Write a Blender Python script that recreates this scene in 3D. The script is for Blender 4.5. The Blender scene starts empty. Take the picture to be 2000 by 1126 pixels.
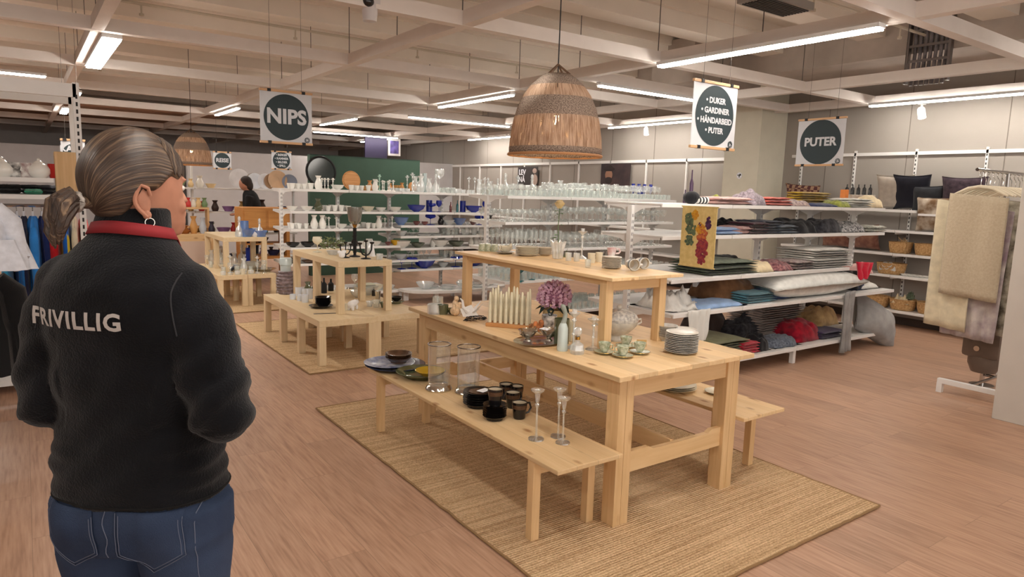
import bpy, bmesh, math, random
from mathutils import Vector, Matrix, noise, Euler
from mathutils.bvhtree import BVHTree

PI = math.pi
random.seed(7)
scene = bpy.context.scene
COL = scene.collection

# ---------------------------------------------------------------- camera
YAW, PITCH, ROLL = 0.9496, 0.1406, 0.0307
CPOS = Vector((-2.0396, -2.0368, 1.5039))
FPX = 1333.14
_f = Vector((math.cos(YAW)*math.cos(PITCH), math.sin(YAW)*math.cos(PITCH), -math.sin(PITCH)))
_r = Vector((math.sin(YAW), -math.cos(YAW), 0)); _u = _r.cross(_f)
CR = math.cos(ROLL)*_r + math.sin(ROLL)*_u
CU = -math.sin(ROLL)*_r + math.cos(ROLL)*_u
CF = _f
cam_d = bpy.data.cameras.new('camera'); cam = bpy.data.objects.new('camera', cam_d); COL.objects.link(cam)
cam_d.sensor_fit = 'HORIZONTAL'; cam_d.sensor_width = 36.0; cam_d.lens = FPX/2000*36.0
cam_d.clip_start = 0.05; cam_d.clip_end = 200
M = Matrix((CR, CU, -CF)).transposed().to_4x4(); M.translation = CPOS
cam.matrix_world = M
scene.camera = cam

def at(px, py, z=None, X=None, Y=None):
    """world point where the sight line through a photo pixel meets a real plane"""
    d = CF*FPX + CR*(px-1000) - CU*(py-563)
    t = (z-CPOS.z)/d.z if z is not None else (X-CPOS.x)/d.x if X is not None else (Y-CPOS.y)/d.y
    return CPOS + d*t

# ---------------------------------------------------------------- world and exposure
world = bpy.data.worlds.new('world'); scene.world = world; world.use_nodes = True
bg = world.node_tree.nodes['Background']
bg.inputs[0].default_value = (1.0, 0.93, 0.86, 1); bg.inputs[1].default_value = 1.5
scene.view_settings.view_transform = 'Standard'
scene.view_settings.look = 'None'
scene.view_settings.gamma = 1.0
scene.view_settings.use_curve_mapping = False
scene.view_settings.exposure = 0.1
scene.cycles.transparent_max_bounces = 40
scene.cycles.max_bounces = 8
scene.cycles.sample_clamp_indirect = 4.0
scene.cycles.use_denoising = True
LED_STRENGTH = 62.0

# ---------------------------------------------------------------- materials
def lin(c):
    if isinstance(c, str): c = tuple(int(c[i:i+2], 16) for i in (0, 2, 4))
    return tuple((v/255/12.92 if v/255 <= .04045 else ((v/255+.055)/1.055)**2.4) for v in c) + (1,)
MATS = {}
def mat(name, color, rough=.6, metal=0, var=0.0, vscale=6, stretch=(1,1,1), bump=0.0, bscale=40, color2=None, spec=.4,
        sheen=0, transmission=0, emit=0, emitc=None, coat=0, alpha=1):
    if name in MATS: return MATS[name]
    m = bpy.data.materials.new(name); m.use_nodes = True; nt = m.node_tree; N = nt.nodes; L = nt.links
    p = N['Principled BSDF']; c = lin(color)
    p.inputs['Base Color'].default_value = c; p.inputs['Roughness'].default_value = rough
    p.inputs['Metallic'].default_value = metal; p.inputs['Specular IOR Level'].default_value = spec
    p.inputs['Sheen Weight'].default_value = sheen; p.inputs['Transmission Weight'].default_value = transmission
    p.inputs['Coat Weight'].default_value = coat; p.inputs['Alpha'].default_value = alpha
    if emit:
        p.inputs['Emission Color'].default_value = lin(emitc or color); p.inputs['Emission Strength'].default_value = emit
    tc = N.new('ShaderNodeTexCoord'); mp = N.new('ShaderNodeMapping'); mp.inputs['Scale'].default_value = stretch
    L.new(tc.outputs['Object'], mp.inputs[0])
    n = N.new('ShaderNodeTexNoise'); n.inputs['Scale'].default_value = vscale; n.inputs['Detail'].default_value = 5
    L.new(mp.outputs[0], n.inputs['Vector'])
    r = N.new('ShaderNodeValToRGB'); v = max(var, .03)
    c2 = lin(color2) if color2 else tuple(x*(1-v) for x in c[:3])+(1,)
    c1 = c if color2 else tuple(min(1, x*(1+v*.6)) for x in c[:3])+(1,)
    r.color_ramp.elements[0].position = .35; r.color_ramp.elements[1].position = .65
    r.color_ramp.elements[0].color = c2; r.color_ramp.elements[1].color = c1
    L.new(n.outputs[0], r.inputs[0]); L.new(r.outputs[0], p.inputs['Base Color'])
    if bump:
        b = N.new('ShaderNodeTexNoise'); b.inputs['Scale'].default_value = bscale; b.inputs['Detail'].default_value = 4
        L.new(mp.outputs[0], b.inputs['Vector'])
        bn = N.new('ShaderNodeBump'); bn.inputs['Strength'].default_value = bump; bn.inputs['Distance'].default_value = .01
        L.new(b.outputs[0], bn.inputs['Height']); L.new(bn.outputs[0], p.inputs['Normal'])
    MATS[name] = m; return m

def glass(name, tint=(251,254,253), fac=.16, edge=.75, rough=.05, op=0.0):
    """thin glass: lets light through, mirrors more towards the rim"""
    if name in MATS: return MATS[name]
    m = bpy.data.materials.new(name); m.use_nodes = True; nt = m.node_tree; N = nt.nodes; L = nt.links
    N.remove(N['Principled BSDF']); out = N['Material Output']
    t = N.new('ShaderNodeBsdfTransparent'); t.inputs[0].default_value = lin(tint)
    g = N.new('ShaderNodeBsdfGlossy'); g.inputs['Roughness'].default_value = rough; g.inputs[0].default_value = (1,1,1,1)
    lw = N.new('ShaderNodeLayerWeight'); lw.inputs['Blend'].default_value = .35
    mr = N.new('ShaderNodeMapRange'); mr.inputs['To Min'].default_value = fac; mr.inputs['To Max'].default_value = edge
    L.new(lw.outputs['Facing'], mr.inputs['Value'])
    mx = N.new('ShaderNodeMixShader'); L.new(mr.outputs[0], mx.inputs[0]); L.new(t.outputs[0], mx.inputs[1]); L.new(g.outputs[0], mx.inputs[2])
    last = mx
    if op:  # diffuse share in the tint; on clear glass it stands in for sparkle
        d = N.new('ShaderNodeBsdfDiffuse'); d.inputs[0].default_value = lin(tint)
        m2 = N.new('ShaderNodeMixShader'); m2.inputs[0].default_value = op
        L.new(mx.outputs[0], m2.inputs[1]); L.new(d.outputs[0], m2.inputs[2]); last = m2
    L.new(last.outputs[0], out.inputs['Surface'])
    MATS[name] = m; return m

def wood(name, c1, c2, knot, axis='Y', rough=.5, board=.0, seam=0, scale=1.0, knots=.5):
    """pine boards: grain runs along axis, optional glued-board seams across"""
    if name in MATS: return MATS[name]
    m = bpy.data.materials.new(name); m.use_nodes = True; nt = m.node_tree; N = nt.nodes; L = nt.links
    p = N['Principled BSDF']; p.inputs['Roughness'].default_value = rough; p.inputs['Specular IOR Level'].default_value = .35
    tc = N.new('ShaderNodeTexCoord'); mp = N.new('ShaderNodeMapping')
    rot = {'Y': (0,0,0), 'X': (0,0,PI/2), 'Z': (PI/2,0,0)}[axis]
    mp.inputs['Rotation'].default_value = rot
    L.new(tc.outputs['Object'], mp.inputs[0])
    mp2 = N.new('ShaderNodeMapping'); mp2.inputs['Scale'].default_value = (16*scale, 1.1*scale, 16*scale)
    L.new(mp.outputs[0], mp2.inputs[0])
    n = N.new('ShaderNodeTexNoise'); n.inputs['Scale'].default_value = 2.2; n.inputs['Detail'].default_value = 6; n.inputs['Distortion'].default_value = .8
    L.new(mp2.outputs[0], n.inputs['Vector'])
    r = N.new('ShaderNodeValToRGB'); r.color_ramp.elements[0].position = .3; r.color_ramp.elements[1].position = .7
    r.color_ramp.elements[0].color = lin(c2); r.color_ramp.elements[1].color = lin(c1)
    L.new(n.outputs[0], r.inputs[0]); last = r.outputs[0]
    if knots:
        mp3 = N.new('ShaderNodeMapping'); mp3.inputs['Scale'].default_value = (12, 5.5, 12); L.new(mp.outputs[0], mp3.inputs[0])
        v = N.new('ShaderNodeTexVoronoi'); v.inputs['Scale'].default_value = 1.0; L.new(mp3.outputs[0], v.inputs['Vector'])
        r2 = N.new('ShaderNodeValToRGB'); r2.color_ramp.elements[0].position = .08; r2.color_ramp.elements[1].position = .22
        r2.color_ramp.elements[0].color = (knots,)*3+(1,); r2.color_ramp.elements[1].color = (0,0,0,1)
        L.new(v.outputs['Distance'], r2.inputs[0])
        mx = N.new('ShaderNodeMixRGB'); L.new(r2.outputs[0], mx.inputs[0]); L.new(last, mx.inputs[1]); mx.inputs[2].default_value = lin(knot)
        last = mx.outputs[0]
    if board:
        sx = N.new('ShaderNodeSeparateXYZ'); L.new(mp.outputs[0], sx.inputs[0])
        dv = N.new('ShaderNodeMath'); dv.operation = 'DIVIDE'; dv.inputs[1].default_value = board; L.new(sx.outputs[0], dv.inputs[0])
        fl = N.new('ShaderNodeMath'); fl.operation = 'FLOOR'; L.new(dv.outputs[0], fl.inputs[0])
        wn = N.new('ShaderNodeTexWhiteNoise'); wn.noise_dimensions = '1D'; L.new(fl.outputs[0], wn.inputs['W'])
        mr = N.new('ShaderNodeMapRange'); mr.inputs['To Min'].default_value = .86; mr.inputs['To Max'].default_value = 1.1
        L.new(wn.outputs['Value'], mr.inputs['Value'])
        fr = N.new('ShaderNodeMath'); fr.operation = 'FRACT'; L.new(dv.outputs[0], fr.inputs[0])
        lt = N.new('ShaderNodeMath'); lt.operation = 'LESS_THAN'; lt.inputs[1].default_value = .025; L.new(fr.outputs[0], lt.inputs[0])
        sm = N.new('ShaderNodeMath'); sm.operation = 'MULTIPLY_ADD'; sm.inputs[1].default_value = -.22; L.new(lt.outputs[0], sm.inputs[0]); L.new(mr.outputs[0], sm.inputs[2])
        cm = N.new('ShaderNodeVectorMath'); cm.operation = 'SCALE'; L.new(last, cm.inputs[0]); L.new(sm.outputs[0], cm.inputs['Scale'])
        last = cm.outputs[0]
    L.new(last, p.inputs['Base Color'])
    MATS[name] = m; return m

# ---------------------------------------------------------------- mesh builder
class MB:
    def __init__(s): s.v = []; s.f = []; s.mi = []; s.cur = 0
    def add(s, vs, fs, T=None):
        o = len(s.v)
        s.v += [tuple(T @ Vector(v)) if T else tuple(v) for v in vs]
        s.f += [tuple(i+o for i in f) for f in fs]; s.mi += [s.cur]*len(fs); return s
    def box(s, a, b, T=None, bev=0):
        x0, y0, z0 = a; x1, y1, z1 = b
        if bev:
            bm = bmesh.new(); bmesh.ops.create_cube(bm, size=1)
            for v in bm.verts: v.co = Vector(((x0+x1)/2+v.co.x*(x1-x0), (y0+y1)/2+v.co.y*(y1-y0), (z0+z1)/2+v.co.z*(z1-z0)))
            bmesh.ops.bevel(bm, geom=list(bm.edges), offset=bev, segments=2, affect='EDGES', profile=.5)
            bm.verts.ensure_lookup_table(); bm.verts.index_update()
            s.add([v.co[:] for v in bm.verts], [[v.index for v in f.verts] for f in bm.faces], T); bm.free(); return s
        vs = [(x0,y0,z0),(x1,y0,z0),(x1,y1,z0),(x0,y1,z0),(x0,y0,z1),(x1,y0,z1),(x1,y1,z1),(x0,y1,z1)]
        return s.add(vs, [(0,3,2,1),(4,5,6,7),(0,1,5,4),(1,2,6,5),(2,3,7,6),(3,0,4,7)], T)
    def loft(s, rings, cap=True, T=None):
        n = len(rings[0]); vs = [p for r in rings for p in r]; fs = []
        for i in range(len(rings)-1):
            for j in range(n):
                k = (j+1) % n; fs.append((i*n+j, i*n+k, (i+1)*n+k, (i+1)*n+j))
        if cap: fs.append(tuple(range(n))[::-1]); fs.append(tuple((len(rings)-1)*n+j for j in range(n)))
        return s.add(vs, fs, T)
    def lathe(s, prof, n=20, T=None, c=(0,0,0), cap=False):
        rings = [[(c[0]+r*math.cos(2*PI*j/n), c[1]+r*math.sin(2*PI*j/n), c[2]+z) for j in range(n)] for r, z in prof]
        return s.loft(rings, cap, T)
    def tube(s, pts, r, n=8, cap=True, T=None):
        pts = [Vector(p) for p in pts]; rings = []
        rs = r if isinstance(r, (list, tuple)) else [r]*len(pts)
        up = Vector((0,0,1)); prev = None
        for i, p in enumerate(pts):
            d = (pts[min(i+1, len(pts)-1)]-pts[max(i-1, 0)]).normalized()
            if prev is None: a = d.cross(up) if abs(d.z) < .95 else d.cross(Vector((1,0,0)))
            else: a = prev-d*prev.dot(d)
            a.normalize(); prev = a; b = d.cross(a)
            rings.append([tuple(p+(a*math.cos(2*PI*j/n)+b*math.sin(2*PI*j/n))*rs[i]) for j in range(n)])
        return s.loft(rings, cap, T)
    def cyl(s, c, r, h, n=16, T=None): return s.lathe([(r, 0), (r, h)], n, T, c, True)
    def ball(s, c, r, n=12, m=8, T=None):
        rx, ry, rz = r if isinstance(r, (list, tuple)) else (r,)*3
        rings = []
        for i in range(m+1):
            a = -PI/2+PI*i/m; q = max(math.cos(a), .02)
            rings.append([(c[0]+rx*q*math.cos(2*PI*j/n), c[1]+ry*q*math.sin(2*PI*j/n), c[2]+rz*math.sin(a)) for j in range(n)])
        return s.loft(rings, True, T)
    def mesh(s, name, mats, smooth=None):
        me = bpy.data.meshes.new(name); me.from_pydata(s.v, [], s.f); me.validate()
        if not isinstance(mats, (list, tuple)): mats = [mats]
        for m in mats: me.materials.append(m)
        if len(mats) > 1 and len(me.polygons) == len(s.mi):
            for p, i in zip(me.polygons, s.mi): p.material_index = i
        if smooth:
            for p in me.polygons: p.use_smooth = True
            if smooth != 'all':
                bm = bmesh.new(); bm.from_mesh(me)
                bmesh.ops.recalc_face_normals(bm, faces=bm.faces)
                for e in bm.edges:
                    if len(e.link_faces) == 2 and e.calc_face_angle(0) > .7: e.smooth = False
                bm.to_mesh(me); bm.free()
        return me
    def obj(s, name, mats, parent=None, smooth=None, loc=None):
        return place(s.mesh(name, mats, smooth), name, parent, loc)

def place(me, name, parent=None, loc=None, rz=0):
    o = bpy.data.objects.new(name, me); COL.objects.link(o)
    if parent: o.parent = parent
    if loc is not None: o.location = loc
    if rz: o.rotation_euler.z = rz
    return o
def tag(o, label, cat, group=None, kind=None):
    o['label'] = label; o['category'] = cat
    if group: o['group'] = group
    if kind: o['kind'] = kind
    return o
def thing(name, label, cat, loc=(0,0,0), rz=0, group=None):
    o = bpy.data.objects.new(name, None); COL.objects.link(o); o.location = loc; o.rotation_euler.z = rz
    o.empty_display_size = .1
    return tag(o, label, cat, group)
def dup(root, loc, rz=None, label=None, group=None, sc=None):
    r = root.copy(); COL.objects.link(r); r.location = loc
    if rz is not None: r.rotation_euler = (0, 0, rz)
    if label: r['label'] = label
    if group: r['group'] = group
    if sc: r.scale = (sc,)*3 if not isinstance(sc, tuple) else sc
    for ch in list(root.children):
        c = ch.copy(); COL.objects.link(c); c.parent = r
        for g in list(ch.children):
            d = g.copy(); COL.objects.link(d); d.parent = c
    return r
def put(me, name, label, cat, loc, rz=0, group=None, sc=None, rot=None, mat_=None):
    """one single-mesh thing; repeats share the mesh data"""
    o = place(me, name, None, loc, rz)
    if rot: o.rotation_euler = rot
    if sc: o.scale = (sc,)*3 if not isinstance(sc, tuple) else sc
    return tag(o, label, cat, group)
def struct(name, mb, m, smooth=None):
    o = mb.obj(name, m, None, smooth); o['kind'] = 'structure'; return o
def bake(mb, name, mats, voxel=.01, smooth=6, fac=.6, extra=None):
    """union of overlapping closed shapes -> one continuous surface"""
    o = mb.obj('tmp', mats)
    md = o.modifiers.new('r', 'REMESH'); md.mode = 'VOXEL'; md.voxel_size = voxel; md.use_smooth_shade = True
    if smooth:
        sm = o.modifiers.new('s', 'SMOOTH'); sm.iterations = smooth; sm.factor = fac
    dg = bpy.context.evaluated_depsgraph_get()
    me = bpy.data.meshes.new_from_object(o.evaluated_get(dg)); me.name = name
    bpy.data.objects.remove(o)
    me.materials.clear()
    for m in (mats if isinstance(mats, (list, tuple)) else [mats]): me.materials.append(m)
    for p in me.polygons: p.use_smooth = True
    if extra:
        for v in me.vertices: v.co = extra(v.co.copy(), v.normal.copy())
    return me
def text_mesh(txt, size, depth=.002, bold=.0, align='CENTER', space=1.0, line=1.0):
    c = bpy.data.curves.new('t', 'FONT'); c.body = txt; c.size = size; c.extrude = depth; c.offset = bold
    c.align_x = align; c.align_y = 'CENTER'; c.space_character = space; c.space_line = line; c.resolution_u = 3
    o = bpy.data.objects.new('t', c); COL.objects.link(o)
    dg = bpy.context.evaluated_depsgraph_get(); me = bpy.data.meshes.new_from_object(o.evaluated_get(dg))
    bpy.data.objects.remove(o); return me
def xf(me, T):
    me.transform(T); return me

W_PAINT = mat('white_painted_steel', (232,230,228), .45, var=.03)
PINE_Y = wood('pine_boards_long', (232,202,158), (222,188,140), (150,95,50), 'Y', board=.118, knots=.75)
PINE_YS = wood('pine_rail_long', (226,194,148), (214,178,130), (150,98,55), 'Y', knots=.55)
PINE_X = wood('pine_rail_cross', (226,194,148), (214,178,130), (150,98,55), 'X', knots=.55)
PINE_Z = wood('pine_post', (226,192,146), (210,174,126), (150,98,55), 'Z', knots=.4)
BIRCH_Y = wood('pale_birch_long', (224,202,166), (214,190,150), (190,160,115), 'Y', knots=0)
BIRCH_X = wood('pale_birch_cross', (224,202,166), (214,190,150), (190,160,115), 'X', knots=0)
BIRCH_Z = wood('pale_birch_post', (222,199,163), (210,186,148), (190,160,115), 'Z', knots=0)
GLASS = glass('clear_glass', rough=.08, op=.13)
GLASS_DIM = glass('clear_thin_glass', fac=.07, edge=.8, op=.05)
CRYSTAL = glass('cut_crystal', tint=(250,253,253), fac=.25, edge=.9, rough=.12, op=.26)
FROST = glass('frosted_glass', tint=(225,235,235), fac=.12, edge=.5, rough=.3, op=.45)
BLUE = glass('cobalt_glass', tint=(25,55,190), fac=.12, edge=.4, op=.45)
LBLUE = glass('pale_blue_glass', tint=(130,170,225), fac=.15, edge=.5, op=.4)
TEAL = glass('teal_glass', tint=(20,120,130), fac=.12, edge=.4, op=.5)
SMOKE = glass('smoke_green_glass', tint=(120,130,95), fac=.15, edge=.5, op=.35)
AMBER = glass('amber_glass', tint=(190,100,30), fac=.12, edge=.5, op=.5)
PORC = mat('white_porcelain', (238,236,230), .18, spec=.6)
CREAM = mat('cream_porcelain', (226,218,196), .25, spec=.5)
GREENP = mat('patterned_green_porcelain', (214,216,196), .25, var=.3, vscale=60, color2=(150,160,130))
GREYP = mat('grey_rim_porcelain', (196,194,190), .3, var=.15, vscale=30)
SILVER = mat('polished_silver', (215,212,205), .14, metal=1, var=.1, vscale=20)
BLACKG = mat('black_glaze', (22,20,22), .2, spec=.6)
BROWNG = mat('brown_glaze', (88,62,44), .25, spec=.6, var=.4, vscale=14)
BLACK = mat('black_matt', (20,20,22), .6)
CHROME = mat('chrome', (200,198,196), .12, metal=1)
BRASS = mat('brass', (190,150,80), .25, metal=1)
PAPER = mat('white_paper', (232,234,240), .8)
# ================================================================ room
def floor_mat():
    m = bpy.data.materials.new('oak_laminate'); m.use_nodes = True; nt = m.node_tree; N = nt.nodes; L = nt.links
    p = N['Principled BSDF']; p.inputs['Roughness'].default_value = .42; p.inputs['Specular IOR Level'].default_value = .35
    tc = N.new('ShaderNodeTexCoord'); mp = N.new('ShaderNodeMapping'); mp.inputs['Rotation'].default_value = (0,0,PI/2)
    L.new(tc.outputs['Object'], mp.inputs[0])
    br = N.new('ShaderNodeTexBrick'); br.inputs['Scale'].default_value = 1; br.inputs['Brick Width'].default_value = 1.3
    br.inputs['Row Height'].default_value = .19; br.inputs['Mortar Size'].default_value = .0012; br.offset = .37
    br.inputs['Color1'].default_value = (1,1,1,1); br.inputs['Color2'].default_value = (0,0,0,1); br.inputs['Mortar'].default_value = (.3,.3,.3,1)
    L.new(mp.outputs[0], br.inputs['Vector'])
    # grain: warped per plank
    sc = N.new('ShaderNodeVectorMath'); sc.operation = 'SCALE'; sc.inputs['Scale'].default_value = 7.0; L.new(br.outputs['Color'], sc.inputs[0])
    ad = N.new('ShaderNodeVectorMath'); ad.operation = 'ADD'; L.new(mp.outputs[0], ad.inputs[0]); L.new(sc.outputs[0], ad.inputs[1])
    m2 = N.new('ShaderNodeMapping'); m2.inputs['Scale'].default_value = (1.1, 7, 1); L.new(ad.outputs[0], m2.inputs[0])
    n = N.new('ShaderNodeTexNoise'); n.inputs['Scale'].default_value = 1.6; n.inputs['Detail'].default_value = 3; n.inputs['Distortion'].default_value = .6
    L.new(m2.outputs[0], n.inputs['Vector'])
    mu = N.new('ShaderNodeMath'); mu.operation = 'MULTIPLY'; mu.inputs[1].default_value = 14; L.new(n.outputs[0], mu.inputs[0])
    si = N.new('ShaderNodeMath'); si.operation = 'SINE'; L.new(mu.outputs[0], si.inputs[0])
    n2 = N.new('ShaderNodeTexNoise'); n2.inputs['Scale'].default_value = 5; n2.inputs['Detail'].default_value = 8
    m3 = N.new('ShaderNodeMapping'); m3.inputs['Scale'].default_value = (1, 16, 1); L.new(ad.outputs[0], m3.inputs[0]); L.new(m3.outputs[0], n2.inputs['Vector'])
    mm = N.new('ShaderNodeMath'); mm.operation = 'MULTIPLY_ADD'; mm.inputs[1].default_value = .05; L.new(si.outputs[0], mm.inputs[0]); L.new(n2.outputs[0], mm.inputs[2])
    r = N.new('ShaderNodeValToRGB'); e = r.color_ramp.elements
    e[0].position = .25; e[0].color = lin((160,123,102)); e[1].position = .75; e[1].color = lin((200,163,138))
    x = r.color_ramp.elements.new(.48); x.color = lin((184,147,122))
    L.new(mm.outputs[0], r.inputs[0])
    mr = N.new('ShaderNodeMapRange'); mr.inputs['To Min'].default_value = .87; mr.inputs['To Max'].default_value = 1.06
    L.new(br.outputs['Color'], mr.inputs['Value'])
    fm = N.new('ShaderNodeMath'); fm.operation = 'MULTIPLY_ADD'; fm.inputs[1].default_value = -.3; L.new(br.outputs['Fac'], fm.inputs[0]); L.new(mr.outputs[0], fm.inputs[2])
    cm = N.new('ShaderNodeVectorMath'); cm.operation = 'SCALE'; L.new(r.outputs[0], cm.inputs[0]); L.new(fm.outputs[0], cm.inputs['Scale'])
    L.new(cm.outputs[0], p.inputs['Base Color'])
    return m
XW, YB, XL = 6.9, 21.0, -9.0
struct('floor', MB().box((XL,-6,-.1), (XW+.1,YB,0)), floor_mat())
WALLM = mat('grey_white_wall_panels', (158,151,144), .7, var=.03, vscale=2)
CEILM = mat('painted_concrete_ceiling', (228,218,206), .8, var=.06, vscale=1.5)
BEAMM = mat('white_painted_grid_beam', (228,220,214), .6, var=.03)
SEAMM = mat('dark_panel_joint', (120,112,106), .8)
w = MB().box((XW,-6,0), (XW+.12,YB,3.65)); struct('wall_right', w, WALLM)
jt = MB()
for k in range(20): jt.box((XW-.004, -1.0+k*1.05, .1), (XW+.002, -.992+k*1.05, 3.5))
struct('trim_1', jt, SEAMM)
struct('baseboard_right', MB().box((XW-.02,-6,0), (XW,YB,.09)), mat('dark_baseboard', (70,58,52), .6))
struct('wall_back', MB().box((XL,YB,0), (XW+.1,YB+.1,3.65)), mat('far_wall_paint', (196,192,190), .7))
struct('wall_left', MB().box((XL-.1,-5.9,0), (XL,YB,3.65)), WALLM)
# concrete slab with ribs running across the shop
cb = MB().box((XL,-6,3.55), (XW+.1,YB,3.7))
for k in range(22):
    y = -4.2+k*1.22
    cb.box((XL,y,3.27), (XW,y+.3,3.56)); cb.box((XL,y-.06,3.44), (XW,y+.36,3.56))
struct('ceiling', cb, CEILM)
# pier behind the textile shelving
struct('trim_2', MB().box((6.3,3.84,0), (XW,4.42,3.5)), mat('cream_painted_pier', (214,209,192), .7, var=.02))
# white post at right edge of the view
c0 = at(1936,816,z=0)
struct('trim_3', MB().box((c0.x,c0.y-.45,0), (c0.x+.42,c0.y,3.5), bev=.004), mat('white_painted_post', (200,194,186), .6, var=.02))
# concrete beam and duct above the right part
struct('trim_4', MB().box((5.6,-6,3.05), (XW,5.6,3.5)).box((4.9,3.9,2.95), (XW,4.6,3.5)), mat('bare_concrete', (176,164,154), .85, var=.12, vscale=3))
# hanging grid
GZ = 2.7
def beam(name, a, b):
    return struct(name, MB().box(a, b), BEAMM)
n_ = 5
for y in (-1.9, .3, 2.5, 4.68, 6.88, 9.05, 11.25, 13.4, 15.6, 17.8):
    beam('trim_%d' % n_, (XL, y-.045, GZ), (XW, y+.045, GZ+.105)); n_ += 1
for x in (-7.9, -5.8, -3.65, -1.47, .7, 2.8, 5.12, 6.62):
    beam('trim_%d' % n_, (x-.045, -6, GZ+.002), (x+.045, YB, GZ+.103)); n_ += 1
beam('trim_%d' % n_, (XL, 3.6, GZ+.001), (2.75, 3.66, GZ+.08)) if False else None
beam('trim_%d' % n_, (2.8, 3.615, GZ+.001), (6.62, 3.7, GZ+.10)); n_ += 1
beam('trim_%d' % n_, (2.8, 8.3, GZ+.001), (6.62, 8.38, GZ+.10)); n_ += 1
# lower brown slatted ceiling over the far end
sl = MB()
for k in range(14): sl.box((XL, 14.2+k*.5, 2.93), (1.6, 14.55+k*.5, 2.97))
struct('trim_%d' % n_, sl, mat('brown_ceiling_slats', (176,140,116), .7)); n_ += 1
# suspension wires of the grid
WIRE = mat('grey_wire', (90,84,80), .5)
wr = MB()
for x in (-3.65,-1.47,.7,2.8,5.12):
    for y in (.3,1.4,2.5,3.6,4.68,5.8,6.88,9.05,11.25):
        wr.box((x-.003,y-.003+.03,GZ+.10), (x+.003,y+.003+.03,3.5))
struct('trim_%d' % n_, wr, WIRE); n_ += 1
# sprinkler pipes
pipe = MB()
for y in (1.45, 5.75, 10.1):
    pipe.tube([(XL+.02,y,3.2),(XW-1.4,y,3.2)], .014, 8)
    for k in range(9): pipe.tube([(-7+k*1.5,y,3.2),(-7+k*1.5,y,3.11)], .009, 6); pipe.cyl((-7+k*1.5,y,3.09), .022, .02, 8)
tag(pipe.obj('sprinkler_pipe', mat('white_pipe', (190,178,160), .5), smooth=True), 'thin painted sprinkler pipes under the concrete ceiling', 'pipe')

# ---------------------------------------------------------------- LED strips (the shop's own lamps)
LED = mat('led_diffuser', (255,250,242), .5, emit=LED_STRENGTH, emitc=(255,247,236))
LAMPB = mat('lamp_body_white', (225,225,225), .5)
led_lab = {}
def led(x0, y0, x1, y1, label, w=.05, z=GZ, grp='long white LED strip lamps on the ceiling grid'):
    t = thing('strip_lamp', label, 'ceiling light', ((x0+x1)/2, (y0+y1)/2, z), 0, grp)
    hx, hy = abs(x1-x0)/2, abs(y1-y0)/2
    if hx > hy: hy = w/2
    else: hx = w/2
    MB().box((-hx-.01,-hy-.006,-.03), (hx+.01,hy+.006,-.001)).obj('housing', LAMPB, t)
    MB().box((-hx,-hy,-.047), (hx,hy,-.03)).obj('diffuser', LED, t)
led(2.72,.45,2.72,2.42, 'long bright strip lamp at upper right, nearest to the basket pendant', .07)
led(2.88,4.95,2.88,6.75, 'strip lamp just left of the basket pendant shade')
led(3.1,3.64,4.75,3.64, 'strip lamp running crosswise just right of the basket pendant top')
led(3.2,8.33,5.2,8.33, 'crosswise strip lamp behind the left side of the basket pendant')
led(6.42,.3,6.42,2.42, 'strip lamp above the wall shelving with cushions, at right edge')
led(6.42,5.0,6.42,7.0, 'strip lamp behind the sign listing DUKER')
led(2.72,9.4,2.72,11.1, 'strip lamp right beside the NIPS sign')
led(3.2,12.9,5.2,12.9, 'crosswise strip lamp far behind, between NIPS sign and basket pendant')
led(6.5,9.7,6.5,11.8, 'strip lamp far away seen through lower left of the basket shade')
led(-1.36,4.75,-1.36,6.6, 'broad strip lamp above the head of the person in black', .13)
led(-3.6,7.85,-1.75,7.85, 'upper strip lamp at the far left edge')
led(-3.6,11.0,-2.0,11.0, 'lower strip lamp at the far left edge')
led(-1.36,9.3,-1.36,10.8, 'short strip lamp behind the top of the white rack post', .1)
led(-1.36,12.0,-1.36,13.1, 'small far strip lamp at the left between the rack and the person', .1)
led(5.2,13.4,5.2,15.0, 'small far strip lamp over the green partition wall')
led(.78,9.4,.78,10.9, 'far strip lamp peeping out left of the NIPS sign')
led(.62,-1.6,.62,.1, 'strip lamp above and behind the viewer over the long table')
led(-1.36,-1.9,-1.36,.0, 'strip lamp above the viewer beside the person in black')
led(-3.6,-.2,-3.6,1.8, 'strip lamp outside the view above the left aisle')
led(4.9,-1.9,4.9,.0, 'strip lamp outside the view at the right aisle')
PANEL = mat('warm_panel_light', (255,240,205), .5, emit=3.5, emitc=(255,238,200))
for i, (px, py) in enumerate([(77,259),(62,273),(53,284),(47,292),(40,300),(436,283),(713,301)]):
    p = at(px, py, z=2.66)
    if p.y > 20: continue
    t = thing('panel_lamp', ['square warm ceiling panel lamp far left, nearest of its row', 'second warm ceiling panel lamp of the far left row',
        'third warm ceiling panel lamp of the far left row', 'fourth warm ceiling panel lamp of the far left row', 'farthest warm ceiling panel lamp of the far left row',
        'warm ceiling panel lamp between rear basket shade and NIPS sign', 'warm ceiling panel lamp above the green partition'][i], 'ceiling light', (p.x, p.y, 2.66), 0, 'warm square panel lamps at the far end')
    MB().box((-.32,-.32,.0), (.32,.32,.05)).obj('housing', LAMPB, t)
    MB().box((-.28,-.28,-.01), (.28,.28,.0)).obj('diffuser', PANEL, t)

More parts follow.
